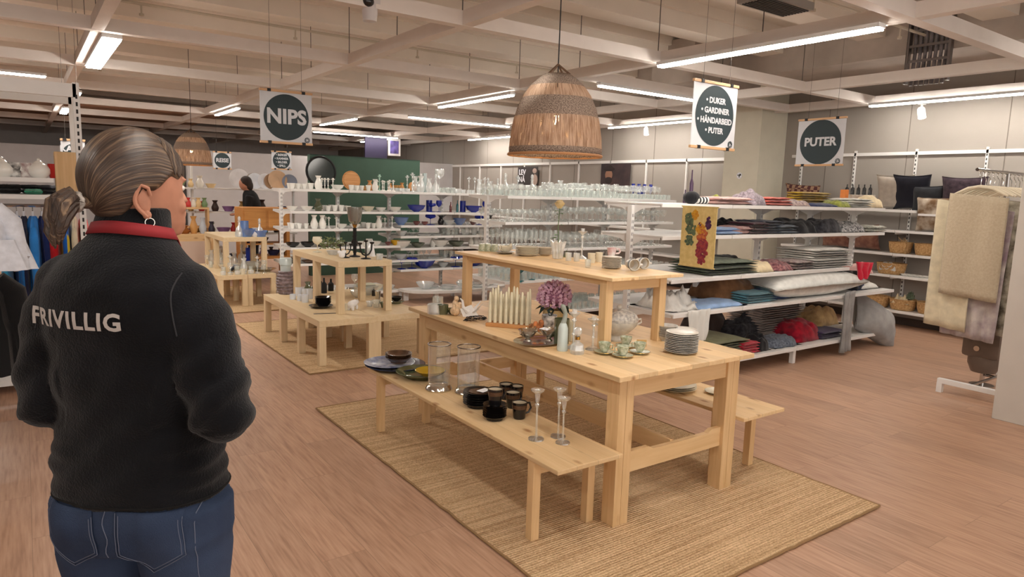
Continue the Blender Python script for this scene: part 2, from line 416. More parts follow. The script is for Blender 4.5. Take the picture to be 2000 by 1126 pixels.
# spotlights; the powered ones are added out of view to brighten the goods
SPOTG = mat('spot_lamp_glow', (255,250,240), .4, emit=14)
def spot(loc, aim, label, power=0, size=.5):
    t = thing('spotlight', label, 'spotlight', loc, 0, None)
    MB().box((-.06,-.02,-.02), (.06,.02,.0)).cyl((0,0,-.06), .012, .05, 8).obj('mount', LAMPB, t)
    d = (Vector(aim)-Vector(loc)).normalized(); q = d.to_track_quat('Z', 'Y').to_matrix().to_4x4(); q.translation = Vector((0,0,-.09))
    MB().lathe([(.0,-.04),(.03,-.04),(.042,-.02),(.045,.09),(.04,.09),(.038,.07),(0,.07)], 16, q).obj('lamp_head', LAMPB, t, True)
    MB().lathe([(0,.074),(.037,.074)], 16, q).obj('lens', SPOTG, t)
    if power:  # light only in the added, unseen spots
        l = bpy.data.lights.new('added_spot', 'SPOT'); l.energy = power; l.spot_size = size*2; l.spot_blend = .6; l.shadow_soft_size = .04; l.color = (1,.95,.86)
        o = bpy.data.objects.new('added_spot', l); COL.objects.link(o); o.parent = t
        o.matrix_local = Matrix.Translation(Vector((0,0,-.09))+d*.1) @ d.to_track_quat('-Z','Y').to_matrix().to_4x4()
    return t
s1 = at(1784,213,z=2.66); spot((6.62,s1.y-.25,2.68), (6.2,1.2,0), 'white spotlight under the grid beam right of the PUTER sign')
spot((6.62,6.3,2.7), (6.2,5.6,0), 'white spotlight right of the basket pendant, far away')
spot((-.3,-.9,2.7), (.35,.9,.75), 'unseen spotlight on the beam aimed at the long pine table', 30, .42)  # placed outside the view to brighten the tabletop
spot((.1,.3,2.7), (.4,3.9,.8), 'added unseen spotlight on the beam aimed at the pale nested tables', 90, .3)  # added outside the view for extra light, like the spots below
spot((.8,-.1,2.7), (3.6,4.1,1.1), 'added unseen spotlight aimed at the right glassware shelving', 150, .3)
spot((.6,.3,2.7), (2.1,6.3,1.1), 'added unseen spotlight aimed at the left glassware shelving', 150, .3)
spot((-.5,.3,2.7), (.2,7.2,.8), 'added unseen spotlight aimed at the rear nested tables', 150, .25)
spot((1.0,-.9,2.7), (3.8,1.5,1.0), 'added unseen spotlight aimed at the textile shelving', 30, .55)

# camera dome, cable tray, grille
t = thing('security_camera', 'white security camera with dark dome hanging from the grid', 'camera', (-.05,2.5,2.75))
MB().box((-.055,-.05,-.02), (.055,.05,.13)).lathe([(.0,-.14),(.045,-.13),(.052,-.08),(.052,-.02),(0,-.02)], 16).obj('housing', mat('camera_white', (205,200,200), .4), t, True)
q = Matrix.Translation((-.03,-.046,-.01)) @ Matrix.Rotation(.3, 4, 'X')
MB().ball((0,0,-.005), (.04,.03,.035), 14, 8, q).obj('dome', BLACKG, t, True)
t = thing('cable_tray', 'galvanised cable ladder with bundled cables rising beside the concrete beam at upper right', 'cable tray', (5.56,1.42,2.74), -PI/2)
tb = MB()
for x in (-.2,.2): tb.box((x-.012,-.03,0), (x+.012,.03,.74))
for k in range(5): tb.box((-.2,-.02,.06+k*.15), (.2,-.005,.085+k*.15))
tb.obj('ladder', mat('galvanised_steel', (120,114,112), .4, metal=.8), t)
cb = MB()
for k in range(7): cb.tube([(-.15+k*.05,.01,-.02),(-.14+k*.05,.012,.3),(-.15+k*.05,.01,.78)], .018, 8)
cb.obj('cables', mat('grey_black_cable', (110,104,106), .5, var=.6, vscale=8), t, True)
p = at(1515,14,z=3.0)
t = thing('air_grille', 'grey slotted air grille in the ceiling at the top edge', 'vent', (p.x,p.y,3.0))
MB().box((-.3,-.14,0), (.3,.14,.06)).obj('frame', mat('grille_grey', (150,145,140), .5), t)
g = MB()
for k in range(9): g.box((-.27,-.115+k*.027,-.008), (.27,-.103+k*.027,.0))
g.obj('slats', mat('grille_dark', (60,56,54), .5), t)
t = thing('ceiling_cassette', 'dark ceiling unit glimpsed at top right corner of the grid', 'vent', (3.0,.02,2.98))
MB().box((-.3,-.3,0), (.3,.3,.12), bev=.01).obj('casing', BLACK, t)
MB().lathe([(.2,-.01),(.2,.0),(.16,.0)], 20).obj('ring', LAMPB, t)

# ---------------------------------------------------------------- hanging signs
INK = mat('dark_green_ink', (40,52,56), .7)
SIGNW = mat('sign_paper', (196,196,200), .8)
BARW = wood('sign_rod_wood', (205,165,125), (190,148,108), (150,98,55), 'X', knots=0)
def sign(name, w, h, pos, rz, txt, size, label, line=1.0, space=1.0, clips=2, top=3.5):
    t = thing(name, label, 'hanging sign', pos, rz)
    MB().box((-w/2,-.002,-h/2), (w/2,.002,h/2)).obj('paper', SIGNW, t)
    for s, nm in ((1,'top_rod'),(-1,'bottom_rod')):
        MB().box((-w/2-.006,-.011,s*h/2-.011), (w/2+.006,.011,s*h/2+.011), bev=.003).obj(nm, BARW, t)
    for x in (-w*.33, w*.33):
        for s in (1,-1): MB().box((x-.016,-.016,s*h/2-.012), (x+.016,.016,s*h/2+.014)).obj('clip', BLACK, t)
    R_ = w*.435
    MB().lathe([(0,0),(R_,0),(R_,.001),(0,.001)], 48, Matrix.Translation((0,-.0035,0)) @ Matrix.Rotation(PI/2,4,'X')).obj('disc', INK, t)
    me = text_mesh(txt, size, .0005, size*.036, space=space, line=line); me.name = 'lettering'; me.materials.append(SIGNW)
    o = place(xf(me, Matrix.Translation((0,-.006,0)) @ Matrix.Rotation(PI/2,4,'X')), 'lettering', t)
    eb = MB()
    Te = Matrix.Translation((w*.40,-.0045,-h*.42)) @ Matrix.Rotation(PI/2,4,'X')
    eb.lathe([(w*.052,0),(w*.052,.001),(w*.04,.001)], 24, Te)
    for k in range(3):
        a = k*2*PI/3; eb.tube([(w*.035*math.cos(a),w*.035*math.sin(a),0),(w*.035*math.cos(a+1.6),w*.035*math.sin(a+1.6),0)], w*.006, 6, T=Te)
    eb.obj('emblem', INK, t)
    st = MB()
    for x in (-w*.3, w*.3): st.tube([(x,0,h/2),(x,0,top-pos[2])], .0016, 4)
    st.obj('cord', WIRE, t)
    return t
def px_sign(px0, py0, px1, py1, Y=None, X=None):
    a = at(px0, py0, Y=Y, X=X); b = at(px1, py1, Y=Y, X=X); return a, b
a = at(502,175,Y=4.68); b = at(604,283,Y=4.68)
sign('hanging_sign', b.x-a.x, a.z-b.z, ((a.x+b.x)/2,4.6,(a.z+b.z)/2), 0, 'NIPS', .185, 'white hanging sign with dark disc reading NIPS', space=1.02)
a = at(1356,155,Y=1.6); b = at(1432,293,Y=1.6)
sign('hanging_sign', b.x-a.x, a.z-b.z, ((a.x+b.x)/2,1.6,(a.z+b.z)/2), 0, '• DUKER\n• GARDINER\n• HÅNDARBEID\n• PUTER', .062, 'white hanging sign with dark disc listing DUKER GARDINER HÅNDARBEID PUTER', line=1.25)
a = at(1566,236,X=5.1); b = at(1650,322,X=5.1)
sign('hanging_sign', a.y-b.y, a.z-b.z, (5.05,(a.y+b.y)/2,(a.z+b.z)/2), -PI/2, 'PUTER', .125, 'white hanging sign with dark disc reading PUTER')
a = at(416,296,Y=11.3); b = at(452,330,Y=11.3)
sign('hanging_sign', b.x-a.x, a.z-b.z, ((a.x+b.x)/2,11.3,(a.z+b.z)/2), 0, 'REISE', .095, 'small far hanging sign with dark disc reading REISE')
a = at(530,295,Y=11.0); b = at(569,331,Y=11.0)
sign('hanging_sign', b.x-a.x, a.z-b.z, ((a.x+b.x)/2,11.0,(a.z+b.z)/2), 0, '• BØKER\n• RAMMER\n• BILDER\n• SPILL', .055, 'small far hanging sign with dark disc and four lines of text', line=1.2)
a = at(118,272,Y=6.6); b = at(168,325,Y=6.6)
sign('hanging_sign', b.x-a.x, a.z-b.z, ((a.x+b.x)/2,6.6,(a.z+b.z)/2), 0, 'KAFFE\nKROK', .085, 'white hanging sign with dark disc reading KAFFE KROK behind the head', line=.95)

# ---------------------------------------------------------------- basket pendants
def shade_mat(name='woven_grass_shade', pale=(208,182,160)):
    m = bpy.data.materials.new(name); m.use_nodes = True; nt = m.node_tree; N = nt.nodes; L = nt.links
    out = N['Material Output']; N.remove(N['Principled BSDF'])
    tc = N.new('ShaderNodeTexCoord'); sx = N.new('ShaderNodeSeparateXYZ'); L.new(tc.outputs['Object'], sx.inputs[0])
    an = N.new('ShaderNodeMath'); an.operation = 'ARCTAN2'; L.new(sx.outputs[0], an.inputs[0]); L.new(sx.outputs[1], an.inputs[1])
    cb = N.new('ShaderNodeCombineXYZ'); L.new(an.outputs[0], cb.inputs[0]); L.new(sx.outputs[2], cb.inputs[1])
    mp = N.new('ShaderNodeMapping'); mp.inputs['Scale'].default_value = (30, 9, 1); L.new(cb.outputs[0], mp.inputs[0])
    n = N.new('ShaderNodeTexNoise'); n.inputs['Scale'].default_value = 1.0; n.inputs['Detail'].default_value = 3; L.new(mp.outputs[0], n.inputs['Vector'])
    r = N.new('ShaderNodeValToRGB'); r.color_ramp.elements[0].position = .35; r.color_ramp.elements[1].position = .62
    r.color_ramp.elements[0].color = lin((160,130,108)); r.color_ramp.elements[1].color = lin(pale); L.new(n.outputs[0], r.inputs[0])
    mp2 = N.new('ShaderNodeMapping'); mp2.inputs['Scale'].default_value = (30, 130, 1); L.new(cb.outputs[0], mp2.inputs[0])
    n2 = N.new('ShaderNodeTexNoise'); n2.inputs['Scale'].default_value = 1.2; n2.inputs['Detail'].default_value = 2; L.new(mp2.outputs[0], n2.inputs['Vector'])
    r2 = N.new('ShaderNodeValToRGB'); r2.color_ramp.elements[0].position = .35; r2.color_ramp.elements[1].position = .65
    r2.color_ramp.elements[0].color = lin((112,98,90)); r2.color_ramp.elements[1].color = lin((184,166,152)); L.new(n2.outputs[0], r2.inputs[0])
    # band mask over height 0..1
    bm_ = N.new('ShaderNodeValToRGB'); bm_.color_ramp.interpolation = 'CONSTANT'; e = bm_.color_ramp.elements
    e[0].position = 0; e[0].color = (1,1,1,1); e[1].position = .085; e[1].color = (0,0,0,1)
    for p_, v_ in ((.44,1),(.66,0),(.80,1)):
        q_ = e.new(p_); q_.color = (v_,v_,v_,1)
    mz = N.new('ShaderNodeMapRange'); mz.inputs['From Max'].default_value = .47; L.new(sx.outputs[2], mz.inputs['Value']); L.new(mz.outputs[0], bm_.inputs[0])
    mx = N.new('ShaderNodeMixRGB'); L.new(bm_.outputs[0], mx.inputs[0]); L.new(r.outputs[0], mx.inputs[1]); L.new(r2.outputs[0], mx.inputs[2])
    df = N.new('ShaderNodeBsdfDiffuse'); tl = N.new('ShaderNodeBsdfTranslucent'); L.new(mx.outputs[0], df.inputs[0]); L.new(mx.outputs[0], tl.inputs[0])
    ms = N.new('ShaderNodeMixShader'); ms.inputs[0].default_value = .32; L.new(df.outputs[0], ms.inputs[1]); L.new(tl.outputs[0], ms.inputs[2])
    # open gaps between the reeds in the pale bands
    gp = N.new('ShaderNodeTexNoise'); gp.inputs['Scale'].default_value = 1.7; gp.inputs['Detail'].default_value = 1; L.new(mp.outputs[0], gp.inputs['Vector'])
    gt = N.new('ShaderNodeMath'); gt.operation = 'LESS_THAN'; gt.inputs[1].default_value = .39; L.new(gp.outputs[0], gt.inputs[0])
    iv = N.new('ShaderNodeMath'); iv.operation = 'SUBTRACT'; iv.inputs[0].default_value = 1; L.new(bm_.outputs[0], iv.inputs[1])
    gm = N.new('ShaderNodeMath'); gm.operation = 'MULTIPLY'; L.new(gt.outputs[0], gm.inputs[0]); L.new(iv.outputs[0], gm.inputs[1])
    tr = N.new('ShaderNodeBsdfTransparent'); m2 = N.new('ShaderNodeMixShader'); L.new(gm.outputs[0], m2.inputs[0]); L.new(ms.outputs[0], m2.inputs[1]); L.new(tr.outputs[0], m2.inputs[2])
    bn = N.new('ShaderNodeBump'); bn.inputs['Strength'].default_value = .6; bn.inputs['Distance'].default_value = .004; L.new(n2.outputs[0], bn.inputs['Height']); L.new(bn.outputs[0], df.inputs['Normal'])
    L.new(m2.outputs[0], out.inputs['Surface']); return m
SHADE = shade_mat()
BULB = mat('warm_bulb', (255,225,180), .4, emit=14, emitc=(255,214,160))
def pendant(loc, label, sc=1.0, top=3.5):
    t = thing('basket_pendant', label, 'pendant lamp', loc)
    prof = [(.262,0),(.264,.03),(.258,.1),(.243,.19),(.222,.26),(.19,.33),(.15,.385),(.11,.42),(.075,.445)]
    prof = [(r*sc, z*sc) for r, z in prof]
    n = 72; rings = []
    for r, z in prof: rings.append([(r*(1+.006*math.sin(j*7.3))*math.cos(2*PI*j/n), r*(1+.006*math.sin(j*5.1))*math.sin(2*PI*j/n), z) for j in range(n)])
    o = MB().loft(rings, False).obj('shade', SHADE, t, 'all')
    sd = o.modifiers.new('s', 'SOLIDIFY'); sd.thickness = .006
    MB().tube([(.264*sc*math.cos(a*PI/24), .264*sc*math.sin(a*PI/24), 0) for a in range(49)], .008*sc, 6).obj('rim', mat('plaited_rim', (176,128,88), .8, bump=.4, bscale=90), t, True)
    hb = MB()
    for k in range(4):
        a = k*PI/2+.4; hb.tube([(.075*sc*math.cos(a), .075*sc*math.sin(a), .443*sc), (0,0,.50*sc)], .006*sc, 6)
    hb.obj('hanger_loops', mat('rattan_dark', (96,74,58), .8), t, True)
    MB().tube([(0,0,.28*sc),(.003,0,.8),(0,0,top-loc[2])], .0035, 6).obj('cord', BLACK, t, True)
    MB().ball((0,0,.2*sc), .028*sc).obj('bulb', BULB, t, True)
    MB().cyl((0,0,.22*sc), .018*sc, .06*sc).obj('socket', BLACK, t, True)
    l = bpy.data.lights.new('bulb_light', 'POINT'); l.energy = 3; l.color = (1,.78,.5); l.shadow_soft_size = .035
    lo = bpy.data.objects.new('bulb_light', l); COL.objects.link(lo); lo.parent = t; lo.location = (0,0,.14*sc)
    return t
pc = at(1090,300,Y=1.0)
PEND = pendant((.44, 1.05, 1.715), 'large woven basket pendant lamp over the long pine table')
p = at(375,322,Y=8.6); pendant((p.x,8.6,p.z), 'second woven basket pendant lamp, far behind beside the head', 1.0)
# ================================================================ rugs, tables, benches
def rug_mat(name, c1, c2, axis=1):
    m = bpy.data.materials.new(name); m.use_nodes = True; nt = m.node_tree; N = nt.nodes; L = nt.links
    p = N['Principled BSDF']; p.inputs['Roughness'].default_value = .95; p.inputs['Specular IOR Level'].default_value = .1
    tc = N.new('ShaderNodeTexCoord')
    mp = N.new('ShaderNodeMapping'); mp.inputs['Scale'].default_value = (1.5,55,1) if axis == 1 else (55,1.5,1); L.new(tc.outputs['Object'], mp.inputs[0])
    n = N.new('ShaderNodeTexNoise'); n.inputs['Scale'].default_value = 1; n.inputs['Detail'].default_value = 3; L.new(mp.outputs[0], n.inputs['Vector'])
    n2 = N.new('ShaderNodeTexNoise'); n2.inputs['Scale'].default_value = 130; n2.inputs['Detail'].default_value = 2; L.new(tc.outputs['Object'], n2.inputs['Vector'])
    ad = N.new('ShaderNodeMath'); ad.operation = 'ADD'; L.new(n.outputs[0], ad.inputs[0]); L.new(n2.outputs[0], ad.inputs[1])
    hf = N.new('ShaderNodeMath'); hf.operation = 'MULTIPLY'; hf.inputs[1].default_value = .5; L.new(ad.outputs[0], hf.inputs[0])
    r = N.new('ShaderNodeValToRGB'); r.color_ramp.elements[0].position = .36; r.color_ramp.elements[1].position = .62
    r.color_ramp.elements[0].color = lin(c2); r.color_ramp.elements[1].color = lin(c1); L.new(hf.outputs[0], r.inputs[0]); L.new(r.outputs[0], p.inputs['Base Color'])
    w = N.new('ShaderNodeTexWave'); w.inputs['Scale'].default_value = 22; w.bands_direction = 'Y'; w.inputs['Distortion'].default_value = 2; L.new(tc.outputs['Object'], w.inputs['Vector'])
    a2 = N.new('ShaderNodeMath'); a2.operation = 'ADD'; L.new(w.outputs[0], a2.inputs[0]); L.new(n2.outputs[0], a2.inputs[1])
    b = N.new('ShaderNodeBump'); b.inputs['Strength'].default_value = .7; b.inputs['Distance'].default_value = .006; L.new(a2.outputs[0], b.inputs['Height']); L.new(b.outputs[0], p.inputs['Normal'])
    return m
JUTE = rug_mat('jute_weave', (228,198,158), (172,140,104))
def rug(x0, y0, x1, y1, label, m=JUTE, th=.011):
    mb = MB(); n = 40; ring = []
    for i in range(n): ring.append((x0+(x1-x0)*i/n, y0+.006*noise.noise(Vector((i*.9,0,1)))))
    for i in range(n): ring.append((x1+.008*noise.noise(Vector((i*.9,3,1))), y0+(y1-y0)*i/n))
    for i in range(n): ring.append((x1+(x0-x1)*i/n, y1+.006*noise.noise(Vector((i*.9,6,1)))))
    for i in range(n): ring.append((x0+.008*noise.noise(Vector((i*.9,9,1))), y1+(y0-y1)*i/n))
    mb.loft([[(x,y,0.0005) for x,y in ring], [(x,y,th) for x,y in ring]])
    t = thing('jute_rug', label, 'rug', (0,0,0))
    mb.obj('woven_field', m, t)
    MB().tube([(x,y,th*.8) for x,y in ring]+[(ring[0][0],ring[0][1],th*.8)], .0055, 6).obj('edge_binding', mat('jute_binding', (150,120,84), .95, bump=.4), t, True)
    return t
# front rug
ra = at(612,800,z=0); rb = at(1718,990,z=0)
rug(ra.x+.02, rb.y-.0, rb.x, ra.y, 'large jute rug under the long pine table and benches')
r2 = at(612,733,z=0); rug(r2.x-.02, r2.y+.03, 1.75, 5.55, 'jute rug under the pale nested tables in the middle')
r3 = at(455,608,z=0); rug(-.75, 6.2, .55, 8.4, 'jute rug under the rear pale nested tables')

# ---- long pine table
TW, TL, TH = .947, 1.985, .73
RZ = .011
def pine_table():
    t = thing('dining_table', 'long solid pine table loaded with crockery on the front jute rug', 'table', (0,0,0))
    MB().box((0,0,TH-.024), (TW,TL,TH), bev=.003).obj('tabletop', PINE_Y, t)
    a = .055; lw = .092; lt = .078
    for x in (a, TW-a-lw+.01):
        for y in (.05, TL-.05-lt):
            MB().box((x,y,RZ), (x+.044,y+lt,TH-.024), bev=.002).box((x+.046,y,RZ), (x+lw,y+lt,TH-.024), bev=.002).obj('leg', PINE_Z, t)
    for x in (a+.006, TW-a-.028): MB().box((x,.05+lt,TH-.122), (x+.022,TL-.05-lt,TH-.024), bev=.001).obj('side_apron', PINE_YS, t)
    for y in (.062, TL-.084): MB().box((a+lw,y,TH-.122), (TW-a-lw+.01,y+.022,TH-.024), bev=.001).obj('end_apron', PINE_X, t)
    for y in (.07, TL-.1):
        z0 = .245; x0 = a+lw; x1 = TW-a-lw+.01
        prof = [(x0,z0),(x1,z0),(x1,z0+.098),(x1-.07,z0+.098),(x1-.1,z0+.082),(x0+.17,z0+.082),(x0+.14,z0+.098),(x0,z0+.098)]
        MB().loft([[(px,y,pz) for px,pz in prof],[(px,y+.026,pz) for px,pz in prof]]).obj('end_stretcher', PINE_X, t)
    MB().box((TW/2-.012,.096,.25), (TW/2+.012,TL-.1,.335), bev=.002).obj('long_stretcher', PINE_YS, t)
    sc = MB()
    for x in (a+.02, a+.075):
        for z in (TH-.045, TH-.1): sc.cyl((x,.0495,z), .006, .001, 10, Matrix.Translation((0,0,0)))
    return t
pine_table()
def bench(x0, x1, y0, y1, h, label):
    t = thing('bench', label, 'bench', (0,0,0))
    n = 3; w = (x1-x0)
    MB().box((x0,y0,h-.02), (x1,y1,h), bev=.003).obj('seat', PINE_Y, t)
    for x in (x0+.004, x1-.046):
        for y in (y0+.165, y1-.15-.042): MB().box((x,y,RZ), (x+.042,y+.042,h-.02), bev=.002).obj('leg', PINE_Z, t)
    for y in (y0+.175, y1-.18): MB().box((x0+.046,y,h-.085), (x1-.046,y+.022,h-.02), bev=.001).obj('end_rail', PINE_X, t)
    MB().box(((x0+x1)/2-.03,y0+.2,h-.06), ((x0+x1)/2+.03,y1-.2,h-.02), bev=.001).obj('centre_rail', PINE_YS, t)
bench(-.338,.028,-.017,1.90,.39, 'long pine bench in front with black crockery, hurricane glasses and candlesticks')
bench(.908,1.262,.002,1.90,.39, 'pine bench on the right side of the table with flat plates')
def riser():
    t = thing('riser_table', 'tall narrow pine riser table standing on the long pine table', 'table', (0,0,0))
    x0,x1,y0,y1,z = .29,.81,.375,1.89,1.10
    # boards overhang the frame
    MB().box((x0,y0,z-.018), (x1,y1,z), bev=.003).obj('tabletop', PINE_Y, t)
    for x in (x0+.02, x1-.11):
        for y in (y0+.06, y1-.12): MB().box((x,y,TH), (x+.05,y+.05,z-.018), bev=.002).obj('leg', PINE_Z, t)
    for y in (y0+.07, y1-.095): MB().box((x0+.07,y,z-.075), (x1-.11,y+.02,z-.018)).obj('end_apron', PINE_X, t)
    MB().box((x0+.035,y0+.11,z-.05), (x0+.053,y1-.12,z-.018)).obj('side_apron', PINE_YS, t)
    MB().box((x1-.09,y0+.11,z-.05), (x1-.072,y1-.12,z-.018)).obj('side_apron', PINE_YS, t)
riser()

# ---- pale nested tables
def parsons(x0, y0, x1, y1, z0, z1, label, lw=.06, nx=2, ny=3, slab=.055, name='nested_table'):
    t = thing(name, label, 'table', (0,0,0))
    MB().box((x0,y0,z1-slab), (x1,y1,z1), bev=.003).obj('tabletop', BIRCH_Y, t)
    for i in range(nx):
        x = x0+(x1-x0-lw)*i/(nx-1)
        for j in range(ny):
            y = y0+(y1-y0-lw)*j/(ny-1)
            MB().box((x,y,z0), (x+lw,y+lw,z1-slab), bev=.002).obj('leg', BIRCH_Z, t)
    return t
parsons(-.10,3.40,.40,5.02,RZ,.395,'low pale table, left front of the middle nested group', ny=4)
parsons(.405,3.42,.905,5.02,RZ,.395,'low pale table, right front of the middle nested group', ny=3)
parsons(.15,3.62,.66,4.85,.395,.86,'tall pale table standing on the low ones, with plant and candle holders', ny=3)
parsons(-.19,6.60,.15,8.0,RZ,.40,'low pale table, left front of the rear nested group', ny=4)
parsons(.155,6.62,.50,8.0,RZ,.40,'low pale table, right part of the rear nested group', ny=3)
parsons(-.06,6.85,.46,7.95,.40,.84,'tall pale table on the rear nested group with decanters', ny=3)

# ================================================================ gondola shelving
HOLEM = mat('slot_shadow_black', (48,46,46), .8)
def gondola(label, xs, y0, y1, yc, levels, ztop, bulge=None, base=.15, brackets=True, back_levels=None, name='shelving_unit', ytop=None):
    """double sided shop shelving along x: posts on the centre line, shelves both sides"""
    t = thing(name, label, 'shelving', (0,0,0))
    for i, x in enumerate(xs):
        MB().box((x-.018,yc-.025,.02), (x+.018,yc+.025,ztop), bev=.002).obj('post', W_PAINT, t)
        hb = MB()
        for k in range(int((ztop-.1)/.05)):
            for dx in (-.009,.005): hb.box((x+dx,yc-.0262,.08+k*.05), (x+dx+.004,yc-.0248,.105+k*.05))
        hb.obj('slots', HOLEM, t)
        f = MB().box((x-.02,y0+.02,base-.06), (x+.02,y1-.02,base-.02)).box((x-.02,y0+.02,0.001), (x+.02,y0+.06,base-.06)).box((x-.02,y1-.06,0.001), (x+.02,y1-.02,base-.06))
        f.obj('base_foot', W_PAINT, t)
    for i in range(len(xs)-1):
        for L_ in levels:
            z, a, b = L_[0], L_[1], L_[2]
            if len(L_) > 3 and i not in L_[3]: continue
            mb = MB().box((xs[i]+.004,a,z-.03), (xs[i+1]-.004,a+.012,z), bev=.002)
            mb.box((xs[i]+.004,a+.012,z-.012), (xs[i+1]-.004,b-.012,z-.001)).box((xs[i]+.004,b-.012,z-.03), (xs[i+1]-.004,b,z), bev=.002)
            sh = mb.obj('shelf', W_PAINT, t)
            if brackets:
                br = MB()
                for x in (xs[i]+.010, xs[i+1]-.014):
                    for s, e in ((yc-.025, a+.03), (yc+.025, b-.03)):
                        if abs(s-e) < .06: continue
                        pr = [(s,z-.012),(e,z-.012),(e,z-.03),(s+(e-s)*.35,z-.045),(s,z-.09)]
                        br.loft([[(x,p,q) for p,q in pr],[(x+.004,p,q) for p,q in pr]])
                br.obj('bracket', W_PAINT, sh)
    return t
# textile gondola
TX = [2.0,2.87,3.735,4.60,5.47]
TEX = gondola('white shelving with folded textiles and pillows, right of the glassware', TX, 1.46, 2.45, 1.97,
    [(1.45,1.64,2.30),(1.195,1.62,2.32),(.865,1.50,2.42,(0,1,2)),(.60,1.46,2.45),(.155,1.46,2.45)], 1.43)
# glassware gondola right
GX = [2.22,3.12,4.02,4.92]
GL2 = gondola('white shelving packed with clear drinking glasses behind the pine table', GX, 4.05, 4.85, 4.45,
    [(1.46,4.05,4.85),(1.175,4.08,4.82),(.87,4.08,4.82),(.52,4.06,4.84),(.13,4.02,4.88)], 1.45, base=.13)
# glassware gondola left
HX = [.60,1.34,2.08,2.91,3.74]
GL1 = gondola('long white shelving with mixed glass, blue glass and porcelain behind the nested tables', HX, 6.3, 7.1, 6.7,
    [(1.46,6.30,7.10),(1.19,6.33,7.07),(1.01,6.33,7.07,(2,3)),(.97,6.33,7.07,(0,1)),(.865,6.33,7.07,(2,3)),(.74,6.33,7.07,(0,1)),(.70,6.33,7.07,(2,3)),(.54,6.33,7.07),(.41,6.33,7.07,(2,3)),(.14,6.30,7.1,(0,1))], 1.46, base=.14)
# curved display base at its right half
cv = MB(); pts = []
for k in range(25):
    a = PI*k/24; pts.append((2.85-.82*math.cos(a), 6.25-.45*math.sin(a)**.7))
pts += [(3.67,6.29),(2.03,6.29)]
cv.loft([[(x,y,.13) for x,y in pts],[(x,y,.165) for x,y in pts]])
t = thing('curved_display_plinth', 'low white display base with bowed front, glass dishes on it', 'display base', (0,0,0))
cv.obj('deck', W_PAINT, t)
for x, y in ((2.12,6.24),(2.42,5.95),(3.2,5.95),(3.6,6.24)): MB().box((x-.03,y-.02,.001), (x+.03,y+.02,.13)).obj('foot', W_PAINT, t)

# wall shelving with baskets (right wall)
t = thing('slotted_shelving', 'white slotted wall shelving with cushions and baskets on the right wall', 'shelving', (0,0,0))
for k in range(8):
    y = 3.55-k*.76
    if k == 7: break
    MB().box((XW-.03,y-.014,.16), (XW-.001,y+.014,2.17), bev=.002).obj('upright', W_PAINT, t)
    hb = MB()
    for q in range(38): hb.box((XW-.0312,y-.006,.22+q*.05), (XW-.0298,y+.006,.245+q*.05))
    hb.obj('slots', HOLEM, t)
MB().box((XW-.03,-1.5,2.10), (XW-.004,3.7,2.14)).obj('top_rail', W_PAINT, t)
for z in (1.185,.905,.64,.215):
    for k in range(6):
        y1 = 3.55-k*.76-.004; y0 = y1-.752
        sh = MB().box((6.54,y0,z-.03), (6.552,y1,z), bev=.002).box((6.552,y0,z-.012), (XW-.03,y1,z-.001)).obj('shelf', W_PAINT, t)
        MB().box((6.57,y1-.006,z-.05), (XW-.03,y1-.002,z-.012)).box((6.57,y0+.002,z-.05), (XW-.03,y0+.006,z-.012)).obj('bracket', W_PAINT, sh)
MB().box((6.56,at(1787,402,X=6.56).y,1.40), (XW-.03,3.7,1.43)).obj('high_shelf', W_PAINT, t)
# further white wall shelving seen over the glass
t = thing('slotted_shelving', 'white empty wall shelving with rails behind the glassware shelving', 'shelving', (0,0,0))
for k in range(12):
    y = 4.7+k*.9; MB().box((XW-.03,y-.014,.16), (XW-.001,y+.014,2.13)).obj('upright', W_PAINT, t)
MB().box((XW-.03,4.6,2.08), (XW-.004,15,2.13)).obj('top_rail', W_PAINT, t)
for z in (.95,.55,.2): MB().box((6.55,4.6,z-.03), (XW-.03,14.6,z)).obj('shelf', W_PAINT, t)
# small sensor sign on the pier
t = thing('round_marker', 'small round white sign with a dark symbol on the cream pier', 'sign', (6.295,4.13,1.83), -PI/2)
MB().lathe([(0,0),(.045,0),(.045,.004),(0,.004)], 24, Matrix.Rotation(PI/2,4,'X')).obj('plate', PAPER, t)
MB().box((-.03,-.006,0), (.03,-.004,.012)).box((-.006,-.006,-.025), (.008,-.004,.0)).ball((.014,-.005,.012), (.014,.002,.014)).obj('symbol', BLACK, t)

# posters on the right wall
def wposter(px0, py0, px1, py1, label, m):
    a = at(px0, py0, X=XW-.045); b = at(px1, py1, X=XW-.045)
    t = thing('poster', label, 'poster', (XW-.045,(a.y+b.y)/2,(a.z+b.z)/2), -PI/2)
    w, h = abs(a.y-b.y), abs(a.z-b.z)
    MB().box((-w/2,-.004,-h/2), (w/2,.004,h/2)).obj('panel', m, t); return t, w, h
t, w, h = wposter(1012,326,1050,362,'black poster with white word LEV on the far right wall', mat('poster_black', (52,46,46), .6))
me = text_mesh('LEV\nNÅ', h*.40, .001, .003, 'LEFT', line=1.0); me.name = 'lettering'; me.materials.append(PAPER)
place(xf(me, Matrix.Translation((-w*.44,-.007,0)) @ Matrix.Rotation(PI/2,4,'X')), 'lettering', t)
MB().ball((w*.34,-.005,h*.28),(w*.1,.004,h*.14)).ball((w*.36,-.005,-h*.2),(w*.14,.004,h*.3)).obj('figure', mat('poster_skin', (170,150,140), .7), t)
t, w, h = wposter(1175,320,1229,372,'dark photo poster of a bearded person in a hat on the right wall', mat('poster_dark_photo', (70,52,52), .6, var=.7, vscale=3, color2=(36,28,34)))
MB().ball((-w*.22,-.005,h*.08),(w*.13,.004,h*.2)).obj('face', mat('poster_face', (150,112,92), .7), t)
